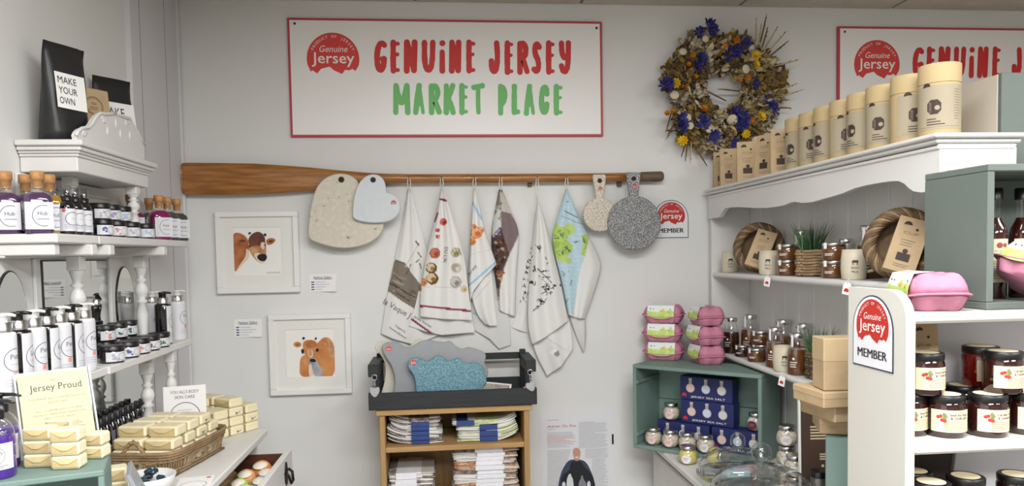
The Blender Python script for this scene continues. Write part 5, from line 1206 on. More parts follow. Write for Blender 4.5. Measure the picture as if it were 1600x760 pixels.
m = MB(); m.box(-.002, .001, 0, hS, -.003, .003, 0, MS); m.build('edge_strip', mat('acrylic_edge', (176, 182, 184), .2), t); m = MB(); m.box(wS-.001, wS+.002, 0, hS, -.003, .003, 0, MS); m.build('edge_strip', mat('acrylic_edge', (176, 182, 184), .2), t)
m = MB(); m.box(0, wS, 0, .03, -.0028, 0, .0005, T(0, 0, .001) @ MS @ Matrix.Translation((0, 0, -.026)) @ Rx(R(18))); m.build('foot', glass('acrylic', (236, 240, 238)), t)
# purple pump bottles on the crate
def purple():
    t = thing('purple_bottle', '', 'bottle', group='purple pump bottles'); r = .027; PUR = liquid('purple_liquid', (72, 34, 140))
    m = MB(); m.lathe([(r*.92, 0), (r, .004), (r, .066), (r*.96, .072)], 22); m.build('liquid', PUR, t)
    m = MB(); m.lathe([(r*1.0, .066), (r*.97, .078), (r*.75, .090), (.013, .097), (.012, .102)], 22, cap=False); m.build('glass_shoulder', CLEAR, t)
    m = MB(); m.lathe([(.0135, .098), (.0135, .112), (.006, .113), (.005, .126), (.009, .127), (.009, .131), (0, .132)], 16); m.tube([(0, 0, .129), (.02, -.014, .129), (.031, -.022, .126)], [.004, .003, .002], 7); m.build('pump', BLACK, t)
    m = MB(); wrap(m, r, .016, .060, 1.1); fn = cyl_fn(r); m.ring(0, .040, .0155, .0007, .0008, 26, M=None, m=1, fn=fn); m.text('wash', .008, 0, .040, .0008, None, 1, fn=fn, shear=.2); m.lines(-.02, .018, .02, .024, 2, .0009, .0008, None, 1, fn=fn); m.build('label', [LBL, mat('mid_grey_ink', (112, 112, 122))], t); return t
p_ = purple(); q = gz(-4, 748); p_.location = (q.x-.004, q.y+.010, GZ+.0006); p_.rotation_euler = (0, 0, R(20)); p_['label'] = 'purple liquid soap pump bottle at the front of the small crate'
q = dup(p_, (p_.location.x-.026, p_.location.y+.060, GZ+.0006), R(30), 'purple liquid soap pump bottle behind the front one on the small crate')
# bowl of wrapped dark chocolates, paper, skin care card
t = thing('white_bowl', 'white bowl of dark wrapped pieces on the chest in front of the basket', 'bowl', (-.672, -1.072, CZ+.0005)); m = MB(); m.lathe([(.028, 0), (.03, .004), (.052, .03), (.060, .052), (.0575, .053), (.049, .031), (.028, .008), (0, .006)], 28, cap=False); m.build('bowl', mat('white_gloss_plastic', (216, 215, 214)), t)
rr = random.Random(4)
for i in range(12):
    a = rr.random()*6.3; r = .033*rr.random()**.5; t = thing('wrapped_sweet', 'dark foil wrapped piece heaped in the white bowl', 'sweet', (-.672+r*math.cos(a), -1.072+r*math.sin(a), CZ+.022+.014*(i//5)), rr.random()*6, 'dark pieces in the bowl'); m = MB(); m.box(-.010, .010, -.007, .007, 0, .012, .004, Rx(rr.uniform(-.5, .5)) @ Ry(rr.uniform(-.5, .5))); m.build('sweet', mat('dark_foil', (22, 30, 40), .3, col2=(30, 70, 84), vs=50), t)
t = thing('paper_sheet', 'white printed paper sheet lying on the chest beside the bowl', 'paper', (-.60, -.99, CZ+.0005), R(10)); m = MB(); m.box(-.04, .04, -.07, .07, 0, .0006); m.build('sheet', PAPER, t); m = MB(); m.ring(0, 0, .03, .001, .0012); m.disc(.028, .055, .006, .0012, 10, m=1); m.build('print', [LCIRC, mat('pale_red', (206, 86, 84))], t)
t = thing('grey_card_stand', 'grey card holder leaning at the end of the small crate', 'card holder', (-.572, -1.275, CZ+.0005), R(20)); m = MB(); m.box(-.004, .004, -.055, .055, 0, .14, .001, Ry(R(-22))); m.build('panel', mat('grey_card', (150, 156, 160), .4), t); m = MB(); m.box(-.03, .02, -.05, .05, 0, .004, .001); m.build('foot', mat('grey_card', (150, 156, 160)), t)
p = solve(291, CZ+.0005, Y=-.562); t = thing('skin_care_card', 'white skin care card with half circle logo standing behind the soaps', 'sign', p, R(14)); t.rotation_euler = (R(-5), 0, R(14)); m = MB(); m.box(-.058, .058, -.001, .001, 0, .168, .0005); m.build('card', PAPER, t)
m = MB(); m.text("YOU ALL'S BODY", .0095, 0, .146, .0016, FACE, 0, w=.078); m.text('SKIN CARE', .0095, 0, .131, .0016, FACE, 0, w=.055); m.ring(0, .078, .042, .002, .0016, 32, M=FACE, m=0); m.lines(-.02, .088, .02, .1, 2, .0015, .0016, FACE, 1); m.build('print', [mat('card_ink', (92, 78, 84), .7), mat('pale_grey_ink', (176, 176, 190))], t)
m = MB(); m.box(-.03, .03, 0, .02, 0, .003, .001); m.build('foot', PAPER, t)
# ================================================================ right: dresser
DX, DBK, DYF, DYN, WT = 1.035, 1.185, -.045, -1.355, .788
U1, U2 = 1.418, 1.120
dr = thing('dresser', 'white painted dresser with open shelves, shaped frieze and moulded cornice', 'dresser', (1.0, -.7, 0)); ox, oy = 1.0, -.7
def dpart(name, *b, mt=WHITE, bev=.002, par=None): m = MB(); m.box(b[0]-ox, b[1]-ox, b[2]-oy, b[3]-oy, b[4], b[5], bev); return m.build(name, mt, par or dr)
dpart('side_panel', DX, DBK+.012, DYF-.018, DYF, WT, 1.70); dpart('side_panel', DX, DBK+.012, DYN, DYN+.018, WT, 1.70)
y = DYF-.018; n = 0
while y > DYN+.03:
    y2 = max(DYN+.018, y-.098); dpart('plank', DBK, DBK+.010, y2+.0012, y-.0012, WT, 1.695, bev=.0025); y = y2
for z in (U1, U2):
    m = MB(); m.box(DX-ox+.008, DBK-ox, DYN+.018-oy, DYF-.018-oy, z-.02, z, .001); m.lathe([(.010, 0), (.010, DYF-DYN-.036)], 12, T(DX+.010-ox, DYN+.018-oy, z-.010) @ Rx(R(-90))); m.build('shelf', WHITE, dr)
# frieze with a shaped lower edge, traced on the front plane
fr = [(1112.4,341.6),(1124,340),(1129,332),(1134,325.5),(1145,324),(1158,324),(1182,325.3),(1200,325),(1213,323.5),(1227,320.5),(1236,316.5),(1242,315.5),(1255,317.5),(1270,316),(1284,312),(1300,307.5),(1317,302.5),(1336,294.5),(1355,289.5),(1371,286.5),(1392,283.5),(1405,283),(1414,287),(1421,294),(1428,299),(1441,301),(1455,303)]
fz = [(lambda p: (p.y, p.z))(atX(a, b, DX-.004)) for a, b in fr]
fz[-1] = (DYN, fz[-2][1]); fz = [(max(a, DYN), b) for a, b in fz]; fz = [(DYF, fz[0][1])]+fz
fz[-1] = (DYN-.006, fz[-1][1]); po = fz+[(DYN-.006, 1.705), (DYF, 1.705)]
m = MB(); m.prism(po, 0, .016, T(DX+.010-ox, -oy, 0) @ Matrix(((0,0,-1,0),(1,0,0,0),(0,1,0,0),(0,0,0,1)))); m.build('frieze', WHITE, dr)
dpart('frieze_return', DX+.0102, DBK+.016, DYN-.006, DYN+.012, 1.655, 1.705)
dpart('top_board', DX-.010, DBK+.012, DYN-.008, DYF, 1.700, 1.712)
for i, (e, a, b) in enumerate(((.010, 1.705, 1.714), (.017, 1.712, 1.722), (.026, 1.722, 1.732))): dpart('cornice_moulding', DX-e, DBK+.012+e*.5, DYN-e+.004, DYF+.002, a, b, bev=.003)
# base
dpart('worktop', .772, DBK+.02, DYN-.01, DYF, WT-.024, WT, bev=.005)
dpart('base_side', .80, DBK+.012, DYF-.03, DYF-.01, 0, WT-.024); dpart('base_side', .80, DBK+.012, DYN, DYN+.02, 0, WT-.024); dpart('base_back', DBK, DBK+.012, DYN+.02, DYF-.03, 0, WT-.024); dpart('base_rail', .80, .815, DYN+.02, DYF-.03, WT-.045, WT-.024)
for i in range(3):
    y1 = DYF-.035-i*.43; y0 = y1-.42; d = dpart('drawer', .792, .81, y0, y1, WT-.215, WT-.05, bev=.006); m = MB(); m.lathe([(.006, 0), (.006, .012), (.014, .02), (.012, .028), (0, .03)], 14, T(.792-ox, (y0+y1)/2-oy, WT-.13) @ Ry(R(-90))); m.build('knob', WHITE, d)
    d = dpart('cupboard_door', .794, .81, y0, y1, .08, WT-.23, bev=.006); m = MB(); m.lathe([(.006, 0), (.006, .012), (.014, .02), (0, .028)], 14, T(.794-ox, y0+.05-oy, .4) @ Ry(R(-90))); m.build('knob', WHITE, d)
dpart('plinth', .81, DBK, DYN+.02, DYF-.03, 0, .07)
def onX(px, X, py=425): return atX(px, py, X)
# ---------------------------------------------------------------- cornice top: tubes and coffee bags
CT = 1.7325
TUBEB = mat('tube_card', (178, 156, 116), .75, var=.03, vs=30); TUBEL = mat('tube_label', (160, 149, 126), .75); CHOC = mat('chocolate_ink', (58, 42, 38), .7)
def tube_box():
    t = thing('card_tube', '', 'tube', group='kraft card tubes'); r = .0405; h = .149
    m = MB(); m.lathe([(r*.99, 0), (r, .001), (r, .108), (r*.985, .1085)], 28); m.build('body', TUBEB, t)
    m = MB(); m.lathe([(r*1.015, .109), (r*1.015, .147), (r*.99, .149), (r*.93, .149), (r*.92, .146)], 28); m.build('lid', mat('tube_lid', (184, 162, 120), .75), t)
    m = MB(); wrap(m, r, .012, .103, 1.25, n=22); fn = cyl_fn(r); x0, y0 = -.012, .058
    m.poly(smooth_poly([(x0-.013, y0-.015), (x0+.013, y0-.015), (x0+.013, y0+.015), (x0-.013, y0+.015)], 1), .0008, None, 1, fn)
    m.disc(x0+.006, y0-.002, .005, .0012, 12, None, 0, fn); m.text('COCOA', .005, x0-.005, y0-.001, .0012, None, 0, rot=R(90), fn=fn, w=.022)
    m.ring(-.027, .101, .008, .008, .0009, 14, 0, 3.3, None, 1, fn)
    for i in range(3): m.rect(x0-.014, .032-.0055*i, x0+.004+.008*i, .0338-.0055*i, .0008, None, 1, fn)
    m.lines(.026, .03, .042, .095, 12, .0012, .0008, None, 2, fn=fn); m.rect(-.04, .0165, .04, .0172, .0008, None, 2, fn)
    m.build('label', [TUBEL, CHOC, mat('brown_pale_ink', (140, 120, 96), .7)], t); return t
tb0 = tube_box(); first = True
lefts = [1238, 1261, 1281, 1307, 1333, 1357, 1396, 1446]
names = ['eighth and farthest', 'seventh', 'sixth', 'fifth', 'fourth', 'third', 'second', 'first and nearest']
ty = [max(onX(q, 1.024, 200).y, -1.31) for q in lefts]
for q in range(6, -1, -1): ty[q] = max(ty[q], ty[q+1]+.0835)
for i, px in enumerate(lefts):
    t = tb0 if first else dup(tb0, (0, 0, 0)); first = False
    yv = ty[i]; t.location = (1.024+.0395, -.055 if False else yv, CT+.0006); t.rotation_euler = (0, 0, R([-50, -20, -58, -10, -62, -34, -2, -32][i])); t['label'] = 'kraft card tube on the cornice, %s from the green crate end' % names[i]
def kraft_bag(label, loc, rz, w_, dp, h, group, rx=0.0, ry=0.0, seed=1, cup=True):
    t = thing('coffee_bag', label, 'bag', loc, rz, group); t.rotation_euler = (rx, ry, rz)
    m = MB(); hw, hd = w_/2, dp/2
    vs = [(-hw,-hd,0),(hw,-hd,0),(hw,hd,0),(-hw,hd,0), (-hw*1.01,-hd*.55,h*.62),(hw*1.01,-hd*.55,h*.62),(hw*1.01,hd*.75,h*.62),(-hw*1.01,hd*.75,h*.62), (-hw,-.002,h),(hw,-.002,h),(hw,.003,h),(-hw,.003,h), (hw*.86,.001,h*.55),(-hw*.86,.001,h*.55)]
    fs = [(3,2,1,0),(0,1,5,4),(4,5,9,8),(2,3,7,6),(6,7,11,10),(8,9,10,11),(1,2,12),(1,12,5),(2,6,12),(5,12,9),(12,6,10),(9,12,10),(0,13,3),(0,4,13),(3,13,7),(4,8,13),(13,11,7),(8,11,13)]
    m.add(vs, fs); m.build('bag', KRAFT, t)
    k1 = math.atan2(hd*.45, h*.62); 
    def fn(p):
        z = p[1]; y = -hd+(hd*.45)*z/(h*.62) if z < h*.62 else -hd*.55+(hd*.55-.002)*(z-h*.62)/(h*.38)
        return (p[0], y-.0009-p[2], z)
    m = MB(); m.ring(-hw*.35, h*.86, w_*.13, w_*.13, 0, 12, 0, 3.3, None, 0, fn); m.disc(hw*.3, h*.8, w_*.05, 0, 8, None, 0, fn)
    m.text('CUP', h*.05, 0, h*.69, 0, None, 1, fn=fn, w=w_*.5); m.lines(-hw*.5, h*.46, hw*.45, h*.6, 3, h*.012, 0, None, 1, fn=fn)
    m.rect(-hw*.45, h*.2, hw*.4, h*.34, 0, None, 0, fn); m.disc(0, h*.38, w_*.09, 0, 8, None, 0, fn); m.lines(-hw*.5, h*.08, hw*.5, h*.15, 2, h*.01, 0, None, 1, fn=fn)
    m.build('print', [CHOC, mat('brown_pale_ink', (140, 120, 96))], t); return t
for (px, rz, w_, lb) in ((1117, -14, .052, 'kraft coffee bag at the end of the cornice by the wreath'), (1141, -16, .060, 'kraft coffee bag second from the wreath end of the cornice'), (1171, -18, .070, 'kraft coffee bag in the middle of the five on the cornice'), (1201, -58, .066, 'kraft coffee bag turned sideways on the cornice'), (1224, -25, .060, 'kraft coffee bag leaning next to the card tubes')):
    p = onX(px, 1.065, 250); yv = min(p.y, -.075); kraft_bag(lb, (1.065 if yv > -.1 else 1.058, yv, CT+.0006), R(rz), w_, .04, .138, 'coffee bags on the cornice')
# ---------------------------------------------------------------- small builders for the shelves
MUG = mat('speckled_mug', (206, 196, 174), .5, var=.05, vs=60)
def mug():
    t = thing('stoneware_mug', '', 'mug', group='cream mugs'); r = .032
    m = MB(); m.lathe([(r*.86, 0), (r*.93, .004), (r, .03), (r*.97, .055), (r*.88, .078), (r*.84, .078), (r*.9, .055), (r*.9, .01), (0, .008)], 24, cap=False); m.lathe([(0, .0005), (r*.86, .0005)], 24, cap=False); m.build('cup', MUG, t)
    m = MB(); m.tube([(r*.93*math.cos(.0), 0, .060), (r*1.45, 0, .060), (r*1.62, 0, .040), (r*1.35, 0, .022), (r*.93, 0, .020)], .0046, 8); m.build('handle', MUG, t)
    m = MB(); fn = cyl_fn(r*1.0); m.poly([(-.008, .044), (.008, .044), (.007, .05), (-.006, .05)], .0006, None, 0, fn); m.rect(-.006, .038, -.004, .045, .0006, None, 0, fn); m.rect(.004, .038, .006, .045, .0006, None, 0, fn); m.text('BEAN', .006, 0, .028, .0006, None, 0, fn=fn, w=.018); m.text('MILK', .006, 0, .018, .0006, None, 0, fn=fn, w=.016); m.build('print', mat('mug_ink', (70, 60, 54), .7), t); return t
mg0 = mug(); first = True
for X, px, z, rz, lb in ((1.070, 1141, U1, -20, 'cream printed mug in the far corner of the upper shelf'), (1.066, 1201, U1, -30, 'cream printed mug beside the wicker ring and stacked jars'), (1.068, 1334, U1, -25, 'cream printed mug next to the second plant-side jar stack'), (1.062, 1224, U2, -20, 'cream printed mug among the jars on the lower shelf')):
    t = mg0 if first else dup(mg0, (0, 0, 0)); first = False; p = onX(px, X); t.location = (X, p.y, z+.0006); t.rotation_euler = (0, 0, R(rz)); t['label'] = lb
CARA = mat('caramel_fill', (82, 50, 22), .15, col2=(100, 62, 28), vs=30, coat=.6); CARAD = mat('dark_caramel_fill', (48, 26, 12), .15, coat=.6)
TAGW = mat('tag_white', (234, 232, 232), .6)
def low_jar(h=.048, r=.032, fill=CARA, lbl='caramel jar'):
    t = thing('caramel_jar', '', 'jar', group='caramel jars'); m = MB(); m.lathe([(r*.92, 0), (r, .004), (r, h*.72), (r*.93, h*.80)], 22); m.build('filled_glass', fill, t)
    m = MB(); m.lathe([(r*.96, h*.80), (r*.98, h*.80), (r*.98, h*.99), (r*.94, h)], 22); m.build('lid', SILVER, t)
    m = MB(); wrap(m, r*1.0, h*.66, h*1.0, .16, n=3, off=.0012); 
    for v in range(len(m.v)): m.v[v] = Rz(-.9) @ m.v[v]
    m.build('seal_tag', TAGW, t)
    m = MB(); fn = cyl_fn(r, a0=-math.pi/2-.55); m.lines(-.012, h*.26, .012, h*.42, 2, .0016, .0008, None, 0, fn=fn); m.build('print', mat('white_ink', (240, 236, 232)), t); return t
def tall_jar(h=.135, r=.031, fill=CARA, lvl=.62):
    t = thing('sauce_bottle', '', 'bottle', group='caramel sauce bottles'); m = MB(); m.lathe([(r*.92, 0), (r, .004), (r, h*.5), (r*.9, h*lvl)], 22); m.build('filled_glass', fill, t)
    m = MB(); m.lathe([(r*1.005, h*.48), (r*.98, h*.58), (r*.74, h*.78), (r*.66, h*.86), (r*.66, h*.90)], 22, cap=False); m.build('clear_shoulder', CLEAR, t)
    m = MB(); m.lathe([(r*.74, h*.89), (r*.76, h*.90), (r*.76, h*.985), (r*.70, h)], 20); m.build('lid', SILVER, t)
    m = MB(); m.box(-.004, .004, -r*.80, -r*.78, h*.68, h*.96, 0, Rz(-.8)); m.build('seal_tag', TAGW, t)
    m = MB(); fn = cyl_fn(r, a0=-math.pi/2-.5); m.disc(0, h*.40, .004, .0008, 8, None, 0, fn); m.lines(-.012, h*.18, .012, h*.34, 3, .0022, .0008, None, 0, fn=fn); m.build('print', mat('white_ink', (240, 236, 232)), t); return t
def place(src, used, X, px, z, lb, rz=-20, sc=None):
    t = src if not used[0] else dup(src, (0, 0, 0)); used[0] = True; p = onX(px, X); t.location = (X, p.y, z+.0006); t.rotation_euler = (0, 0, R(rz)); t['label'] = lb
    if sc: t.scale = (sc,)*3
    return t
lj, ul = low_jar(), [False]; ld, uld = low_jar(fill=CARAD), [False]
place(lj, ul, 1.074, 1231, U1, 'low caramel jar under another beside the first mug pair'); place(lj, ul, 1.074, 1231, U1+.0487, 'low caramel jar stacked on top, left of the square plant basket')
place(lj, ul, 1.076, 1303, U1, 'low caramel jar at the bottom of the stack right of the plant basket'); place(lj, ul, 1.076, 1303, U1+.0487, 'low caramel jar on top of the stack right of the plant basket')
place(lj, ul, 1.066, 1182, U2, 'low caramel jar at the lower shelf edge before the mug', sc=.95); place(ld, uld, 1.068, 1160, U2, 'low dark caramel jar at the lower shelf edge by the egg boxes', sc=.85); place(lj, ul, 1.112, 1189, U2, 'low caramel jar carrying another at the back of the lower shelf'); place(lj, ul, 1.112, 1189, U2+.0487, 'low caramel jar stacked at the back of the lower shelf')
tj, ut = tall_jar(), [False]; td, utd = tall_jar(h=.142, fill=CARAD, lvl=.6), [False]
place(td, utd, 1.066, 1142, U2, 'dark caramel sauce bottle at the far end of the lower shelf', sc=.92); place(tj, ut, 1.128, 1172, U2, 'caramel sauce bottle behind the dark low jar', sc=1.05); place(tj, ut, 1.152, 1224, U2, 'caramel sauce bottle against the boarded back, behind the stacked jars'); place(tj, ut, 1.072, 1211, U2, 'caramel sauce bottle beside the low jar and the mug', sc=.95); place(tj, ut, 1.150, 1256, U2, 'caramel sauce bottle behind the mug on the lower shelf'); place(tj, ut, 1.070, 1246, U2, 'caramel sauce bottle between the mug and the lower plant', sc=.93)
place(tj, ut, 1.150, 1253, U1, 'caramel sauce bottle behind the square plant basket'); place(tj, ut, 1.150, 1359, U1, 'caramel sauce bottle beside the second wicker ring'); place(tj, ut, 1.150, 1322, U1, 'caramel sauce bottle behind the cream mug on the upper shelf', sc=.8)
# swing tags on the shelf edges
def swing_tag(label, px, z, X=1.0325):
    p = onX(px, X); t = thing('price_tag', label, 'tag', (X, p.y, z), R(-62), 'shelf edge tags'); m = MB(); m.prism([(-.011, -.032), (.011, -.032), (.011, -.006), (.005, 0), (-.005, 0), (-.011, -.006)], 0, .0008, Ry(R(10)) @ FACE); m.build('card', TAGW, t)
    m = MB(); m.poly([(a*.0065, b*.0065-.022) for a, b in logo_pts(1)], .0013, Ry(R(10)) @ FACE); m.build('logo', REDINK, t); m = MB(); m.tube([(0, -.001, -.003), (.002, -.004, .006), (.004, .006, .012)], .0006, 5); m.build('string', TAGW, t)
swing_tag('white tag with red logo hanging under the second mug', 1200, U1-.002, 1.022); swing_tag('white tag with red logo hanging above the member panel', 1325, U1-.004, 1.022); swing_tag('white tag with red logo hanging on the lower shelf edge', 1223, U2-.002, 1.022)
# plants in woven pots
GRASS = [mat('grass_green', (40, 74, 44), .6), mat('grass_light', (74, 110, 58), .6), mat('grass_tip', (110, 104, 72), .7)]
def plant(label, X, px, z, hb, wb, hg, rnd=False, seed=1):
    p = onX(px, X); t = thing('potted_grass', label, 'plant', (X, p.y, z+.0006), R(-28), 'artificial grasses'); r = random.Random(seed)
    m = MB(); pts = [(.0, 0)]; rows = 9
    for k in range(rows):
        zz = .004+hb*(k+.3)/rows; a = wb/2*(.96+.04*math.sin(k*2))
        ring = rrect(a, a, zz, n=44) if not rnd else [(a*math.cos(2*math.pi*i/44), a*math.sin(2*math.pi*i/44), zz) for i in range(44)]
        ring = [(q[0]*(1+.06*(-1)**(i//2+k)), q[1]*(1+.06*(-1)**(i//2+k)), q[2]+.0012*math.sin(i*1.7)) for i, q in enumerate(ring)]; m.tube(ring, hb/rows*.56, 5, True)
    m.build('woven_pot', WICKER if not rnd else WICKERD, t)
    m = MB(); m.box(-wb*.42, wb*.42, -wb*.42, wb*.42, .002, hb*.9, .004); m.build('pot_liner', mat('soil', (52, 44, 34), .9), t)
    m = MB()
    for i in range(110):
        a = r.random()*6.28; rad = wb*.36*r.random()**.5; sp = r.uniform(.05, .55); L_ = hg*r.uniform(.55, 1.05)
        b = Vector((rad*math.cos(a), rad*math.sin(a), hb*.86)); d = Vector((math.cos(a)*sp, math.sin(a)*sp, 1)).normalized(); side = Vector((-math.sin(a+1), math.cos(a+1), 0))*r.uniform(.0014, .0026)
        p1 = b+d*L_*.5; p2 = b+d*L_+Vector((math.cos(a), math.sin(a), -.3))*L_*.12*sp
        m.add([b-side, b+side, p1+side*.8, p1-side*.8, p2], [(0,1,2,3), (3,2,4)], None, 0 if r.random() < .62 else (1 if r.random() < .8 else 2))
    o = m.build('grass_blades', GRASS, t); o['kind'] = 'stuff'; return t
plant('spiky green grass in a square woven pot on the upper shelf', 1.098, 1267, U1, .076, .078, .105, seed=3); plant('spiky green grass in a dark woven pot on the lower shelf by the cartons', 1.098, 1281, U2, .075, .072, .10, True, seed=9)
# wicker rings with coffee bags
def wring(label, X, px, z, rz, R_=.071, lb2=''):
    p = onX(px, X); t = thing('wicker_ring', label, 'basket', (X, p.y, z), rz, 'wicker rings with coffee bags'); t.rotation_euler = (R(-6), 0, rz); r = random.Random(int(px))
    for k in range(9):
        m = MB(); ph = 2*math.pi*k/9; n = 64; pts = []
        for i in range(n):
            a = 2*math.pi*i/n; w_ = 5*a+ph; rad = R_+.011*math.cos(w_); pts.append((rad*math.cos(a), .014*math.sin(w_)+.006*math.sin(3*a), R_+.0185+rad*math.sin(a)))
        m.tube(pts, .0052, 6, True); m.build('willow_strand', [WICKER, WICKERD, WICKERD][k % 3], t)
    for k in range(3):
        m = MB(); m.tube([((R_*.97-.004*k)*math.cos(a), (.018+.007*k), R_+.0185+(R_*.97-.004*k)*math.sin(a)) for a in [2*math.pi*i/40 for i in range(40)]], .0048, 6, True); m.build('willow_strand', WICKERD, t)
    m = MB(); m.lathe([(0, 0), (R_*.92, .002), (R_*.92, .006)], 24, T(0, .038, R_+.0185) @ Rx(R(90)), cap=False); m.build('base_disc', WICKERD, t)
    return p
p = wring('wicker ring basket on its side around a coffee bag, near the wall', 1.082, 1184, U1+.0006, R(-38))
kraft_bag('kraft coffee bag leaning inside the wicker ring near the far mug', (1.052, p.y-.040, U1+.022), R(-34), .064, .034, .132, 'coffee bags in wicker rings', R(-14), R(18))
p = wring('wicker ring basket on its side around a coffee bag, beside the green crate', 1.082, 1408, U1+.0006, R(-42))
kraft_bag('kraft coffee bag leaning inside the wicker ring beside the green crate', (1.048, p.y-.036, U1+.022), R(-30), .066, .036, .135, 'coffee bags in wicker rings', R(-14), R(18))
# ---------------------------------------------------------------- sea green crate with salt boxes
N_, ang = Vector((1.028, -.515)), math.atan2(-.315, .344); cw_, cdp, chh = .466, .195, .305
crate('wooden_crate', 'sea green wooden crate on the dresser worktop holding navy salt boxes', N_, ang, cw_, cdp, chh, WT+.0006, TEAL, .013)
cc, cs = math.cos(ang), math.sin(ang)
def cl_(x, y): return (N_.x+x*cc-y*cs, N_.y+x*cs+y*cc)
t = bpy.data.objects['wooden_crate.001']
for zz in (.045, .235):
    m = MB(); m.box(-cw_+.013, -cw_+.019, .004, cdp-.01, zz, zz+.012, .001); m.build('batten', TEAL, t)
NAVY = mat('navy_box', (24, 34, 92), .5); NDOT = mat('navy_dots', (58, 70, 130), .6)
def salt_box(label, x0, y0, z, w_=.192, rz=0.0, h=.082):
    t = thing('salt_box', label, 'box', cl_(x0, y0)+(z,), ang+rz, 'navy salt boxes'); d_ = .058
    m = MB(); m.box(0, w_, 0, d_, 0, h, .0012); m.build('carton', NAVY, t)
    m = MB()
    for i in range(24):
        for j in range(9): m.disc(.004+i*w_/24+(.004 if j % 2 else 0), .005+j*h/9, .0009, .0004, 5, FACE, 0)
    zt = .0008
    for i, c_ in enumerate((2, 3, 4)):
        cx = w_*(.20+.30*i); m.disc(cx, h*.50, .0165, zt, 20, FACE, 1); m.disc(cx, h*.50, .0145, zt+.0003, 20, FACE, c_); m.rect(cx-.0055, h*.68, cx+.0055, h*.86, zt, FACE, 1); m.rect(cx-.006, h*.84, cx+.006, h*.92, zt+.0003, FACE, 5); m.disc(cx, h*.50, .0135, zt+.0005, 18, FACE, c_)
    m.text('JERSEY SEA SALT', .0068, w_*.54, h*.10, zt, FACE, 6, w=w_*.66); m.poly([(w_*.08+a*.0085, h*.18+b*.0085) for a, b in logo_pts(1)], zt, FACE, 7)
    Ms = T(w_, d_/2, 0) @ Rz(R(90)) @ FACE; m.text('CSA', .016, .006, h*.5, .0008, Ms, 0, rot=R(-90), w=h*.6)
    m.build('print', [NDOT, mat('salt_glass_print', (170, 160, 150), .6), mat('salt_pink', (220, 190, 182), .6), mat('salt_blue', (200, 210, 226), .6), mat('salt_grey', (206, 204, 204), .6), mat('lid_print', (196, 190, 180), .4), mat('white_ink', (240, 236, 232)), REDINK], t)
    return t
zb = WT+.0145
salt_box('navy sea salt box at the bottom of the crate, left of the gap', -.405, .075, zb, .197); salt_box('navy sea salt box at the bottom of the crate, right of the gap', -.200, .075, zb, .185)
salt_box('navy sea salt box in the middle of the pile in the crate', -.318, .090, zb+.0826); salt_box('navy sea salt box on top of the pile in the crate', -.324, .095, zb+.1652, h=.084)
SALT = speckle('herb_salt', (206, 196, 176), (120, 100, 70), (226, 220, 208), 380); SALTW = speckle('white_salt', (222, 218, 208), (150, 130, 120), (236, 234, 230), 380); SALTY = speckle('yellow_salt', (206, 196, 104), (180, 160, 60), (226, 220, 160), 300)
def salt_jar(fill, lab):
    t = thing('salt_jar', '', 'jar', group='round salt jars'); r = .029
    m = MB(); m.lathe([(.016, .001), (r*.9, .010), (r*.97, .022), (r*.9, .036), (.019, .046)], 20); m.build('salt', fill, t)
    m = MB(); m.lathe([(.017, 0), (r*.94, .009), (r*1.02, .022), (r*.95, .037), (.021, .047), (.020, .050)], 20, cap=False); m.build('glass', CLEAR, t)
    m = MB(); m.lathe([(.0215, .049), (.0225, .050), (.0225, .060), (.021, .061)], 20); m.build('lid', SILVER, t)
    m = MB(); fn = cyl_fn(r*1.03); m.disc(0, .022, .0155, .0008, 20, None, 0, fn); m.ring(0, .022, .0145, .0008, .0011, 22, M=None, m=1, fn=fn); m.lines(-.008, .017, .009, .028, 3, .0012, .0011, None, 1, fn=fn); m.build('label', [lab, mat('label_rose_ink', (170, 130, 130), .7)], t); return t
PINKL, WHL, MARL = mat('label_pink', (222, 200, 194), .6), mat('label_white', (226, 224, 222), .6), mat('label_maroon', (96, 30, 44), .6)
A_, B_, C_, D_ = salt_jar(SALT, PINKL), salt_jar(SALT, WHL), salt_jar(SALTW, MARL), salt_jar(SALTY, WHL)
def sj(src, label, loc, rz=R(-30), rx=0.0):
    t = src if not src['label'] else dup(src, (0, 0, 0)); t.location = loc; t.rotation_euler = (rx, 0, rz); t['label'] = label; t.scale = (1.1, 1.1, 1.0); return t
sj(A_, 'round pink labelled salt jar on the left bottom salt box', cl_(-.365, .105)+(zb+.083,)); sj(C_, 'round salt jar with maroon label on the right bottom salt box', cl_(-.053, .105)+(zb+.083,), R(-50))
sj(A_, 'round pink labelled salt jar at the left corner of the crate floor', cl_(-.405, .040)+(zb,)); sj(A_, 'round pink labelled salt jar on the crate floor, second from the corner', cl_(-.338, .038)+(zb,)); sj(B_, 'round white labelled salt jar on the crate floor, third from the corner', cl_(-.272, .036)+(zb,)); sj(B_, 'round salt jar on the crate floor behind the glass dome', cl_(-.206, .038)+(zb,)) 
sj(D_, 'yellow salt jar standing on the worktop in front of the crate', (.812, -.425, WT+.0006)); sj(D_, 'yellow salt jar lying on its side by the glass dome', (.872, -.470, WT+.0345), R(30), R(80))
for i in range(3): sj(B_ if i else A_, 'round spice jar %s of the stack beside the brown board' % ['at the bottom', 'in the middle', 'on top'][i], (1.024, -.70, WT+.0006+.0618*i))
sj(B_, 'round spice jar at the bottom of the short stack on the worktop edge side', (1.0, -.80, WT+.0006)); sj(B_, 'round spice jar on the short stack near the brown board', (1.0, -.80, WT+.0624))
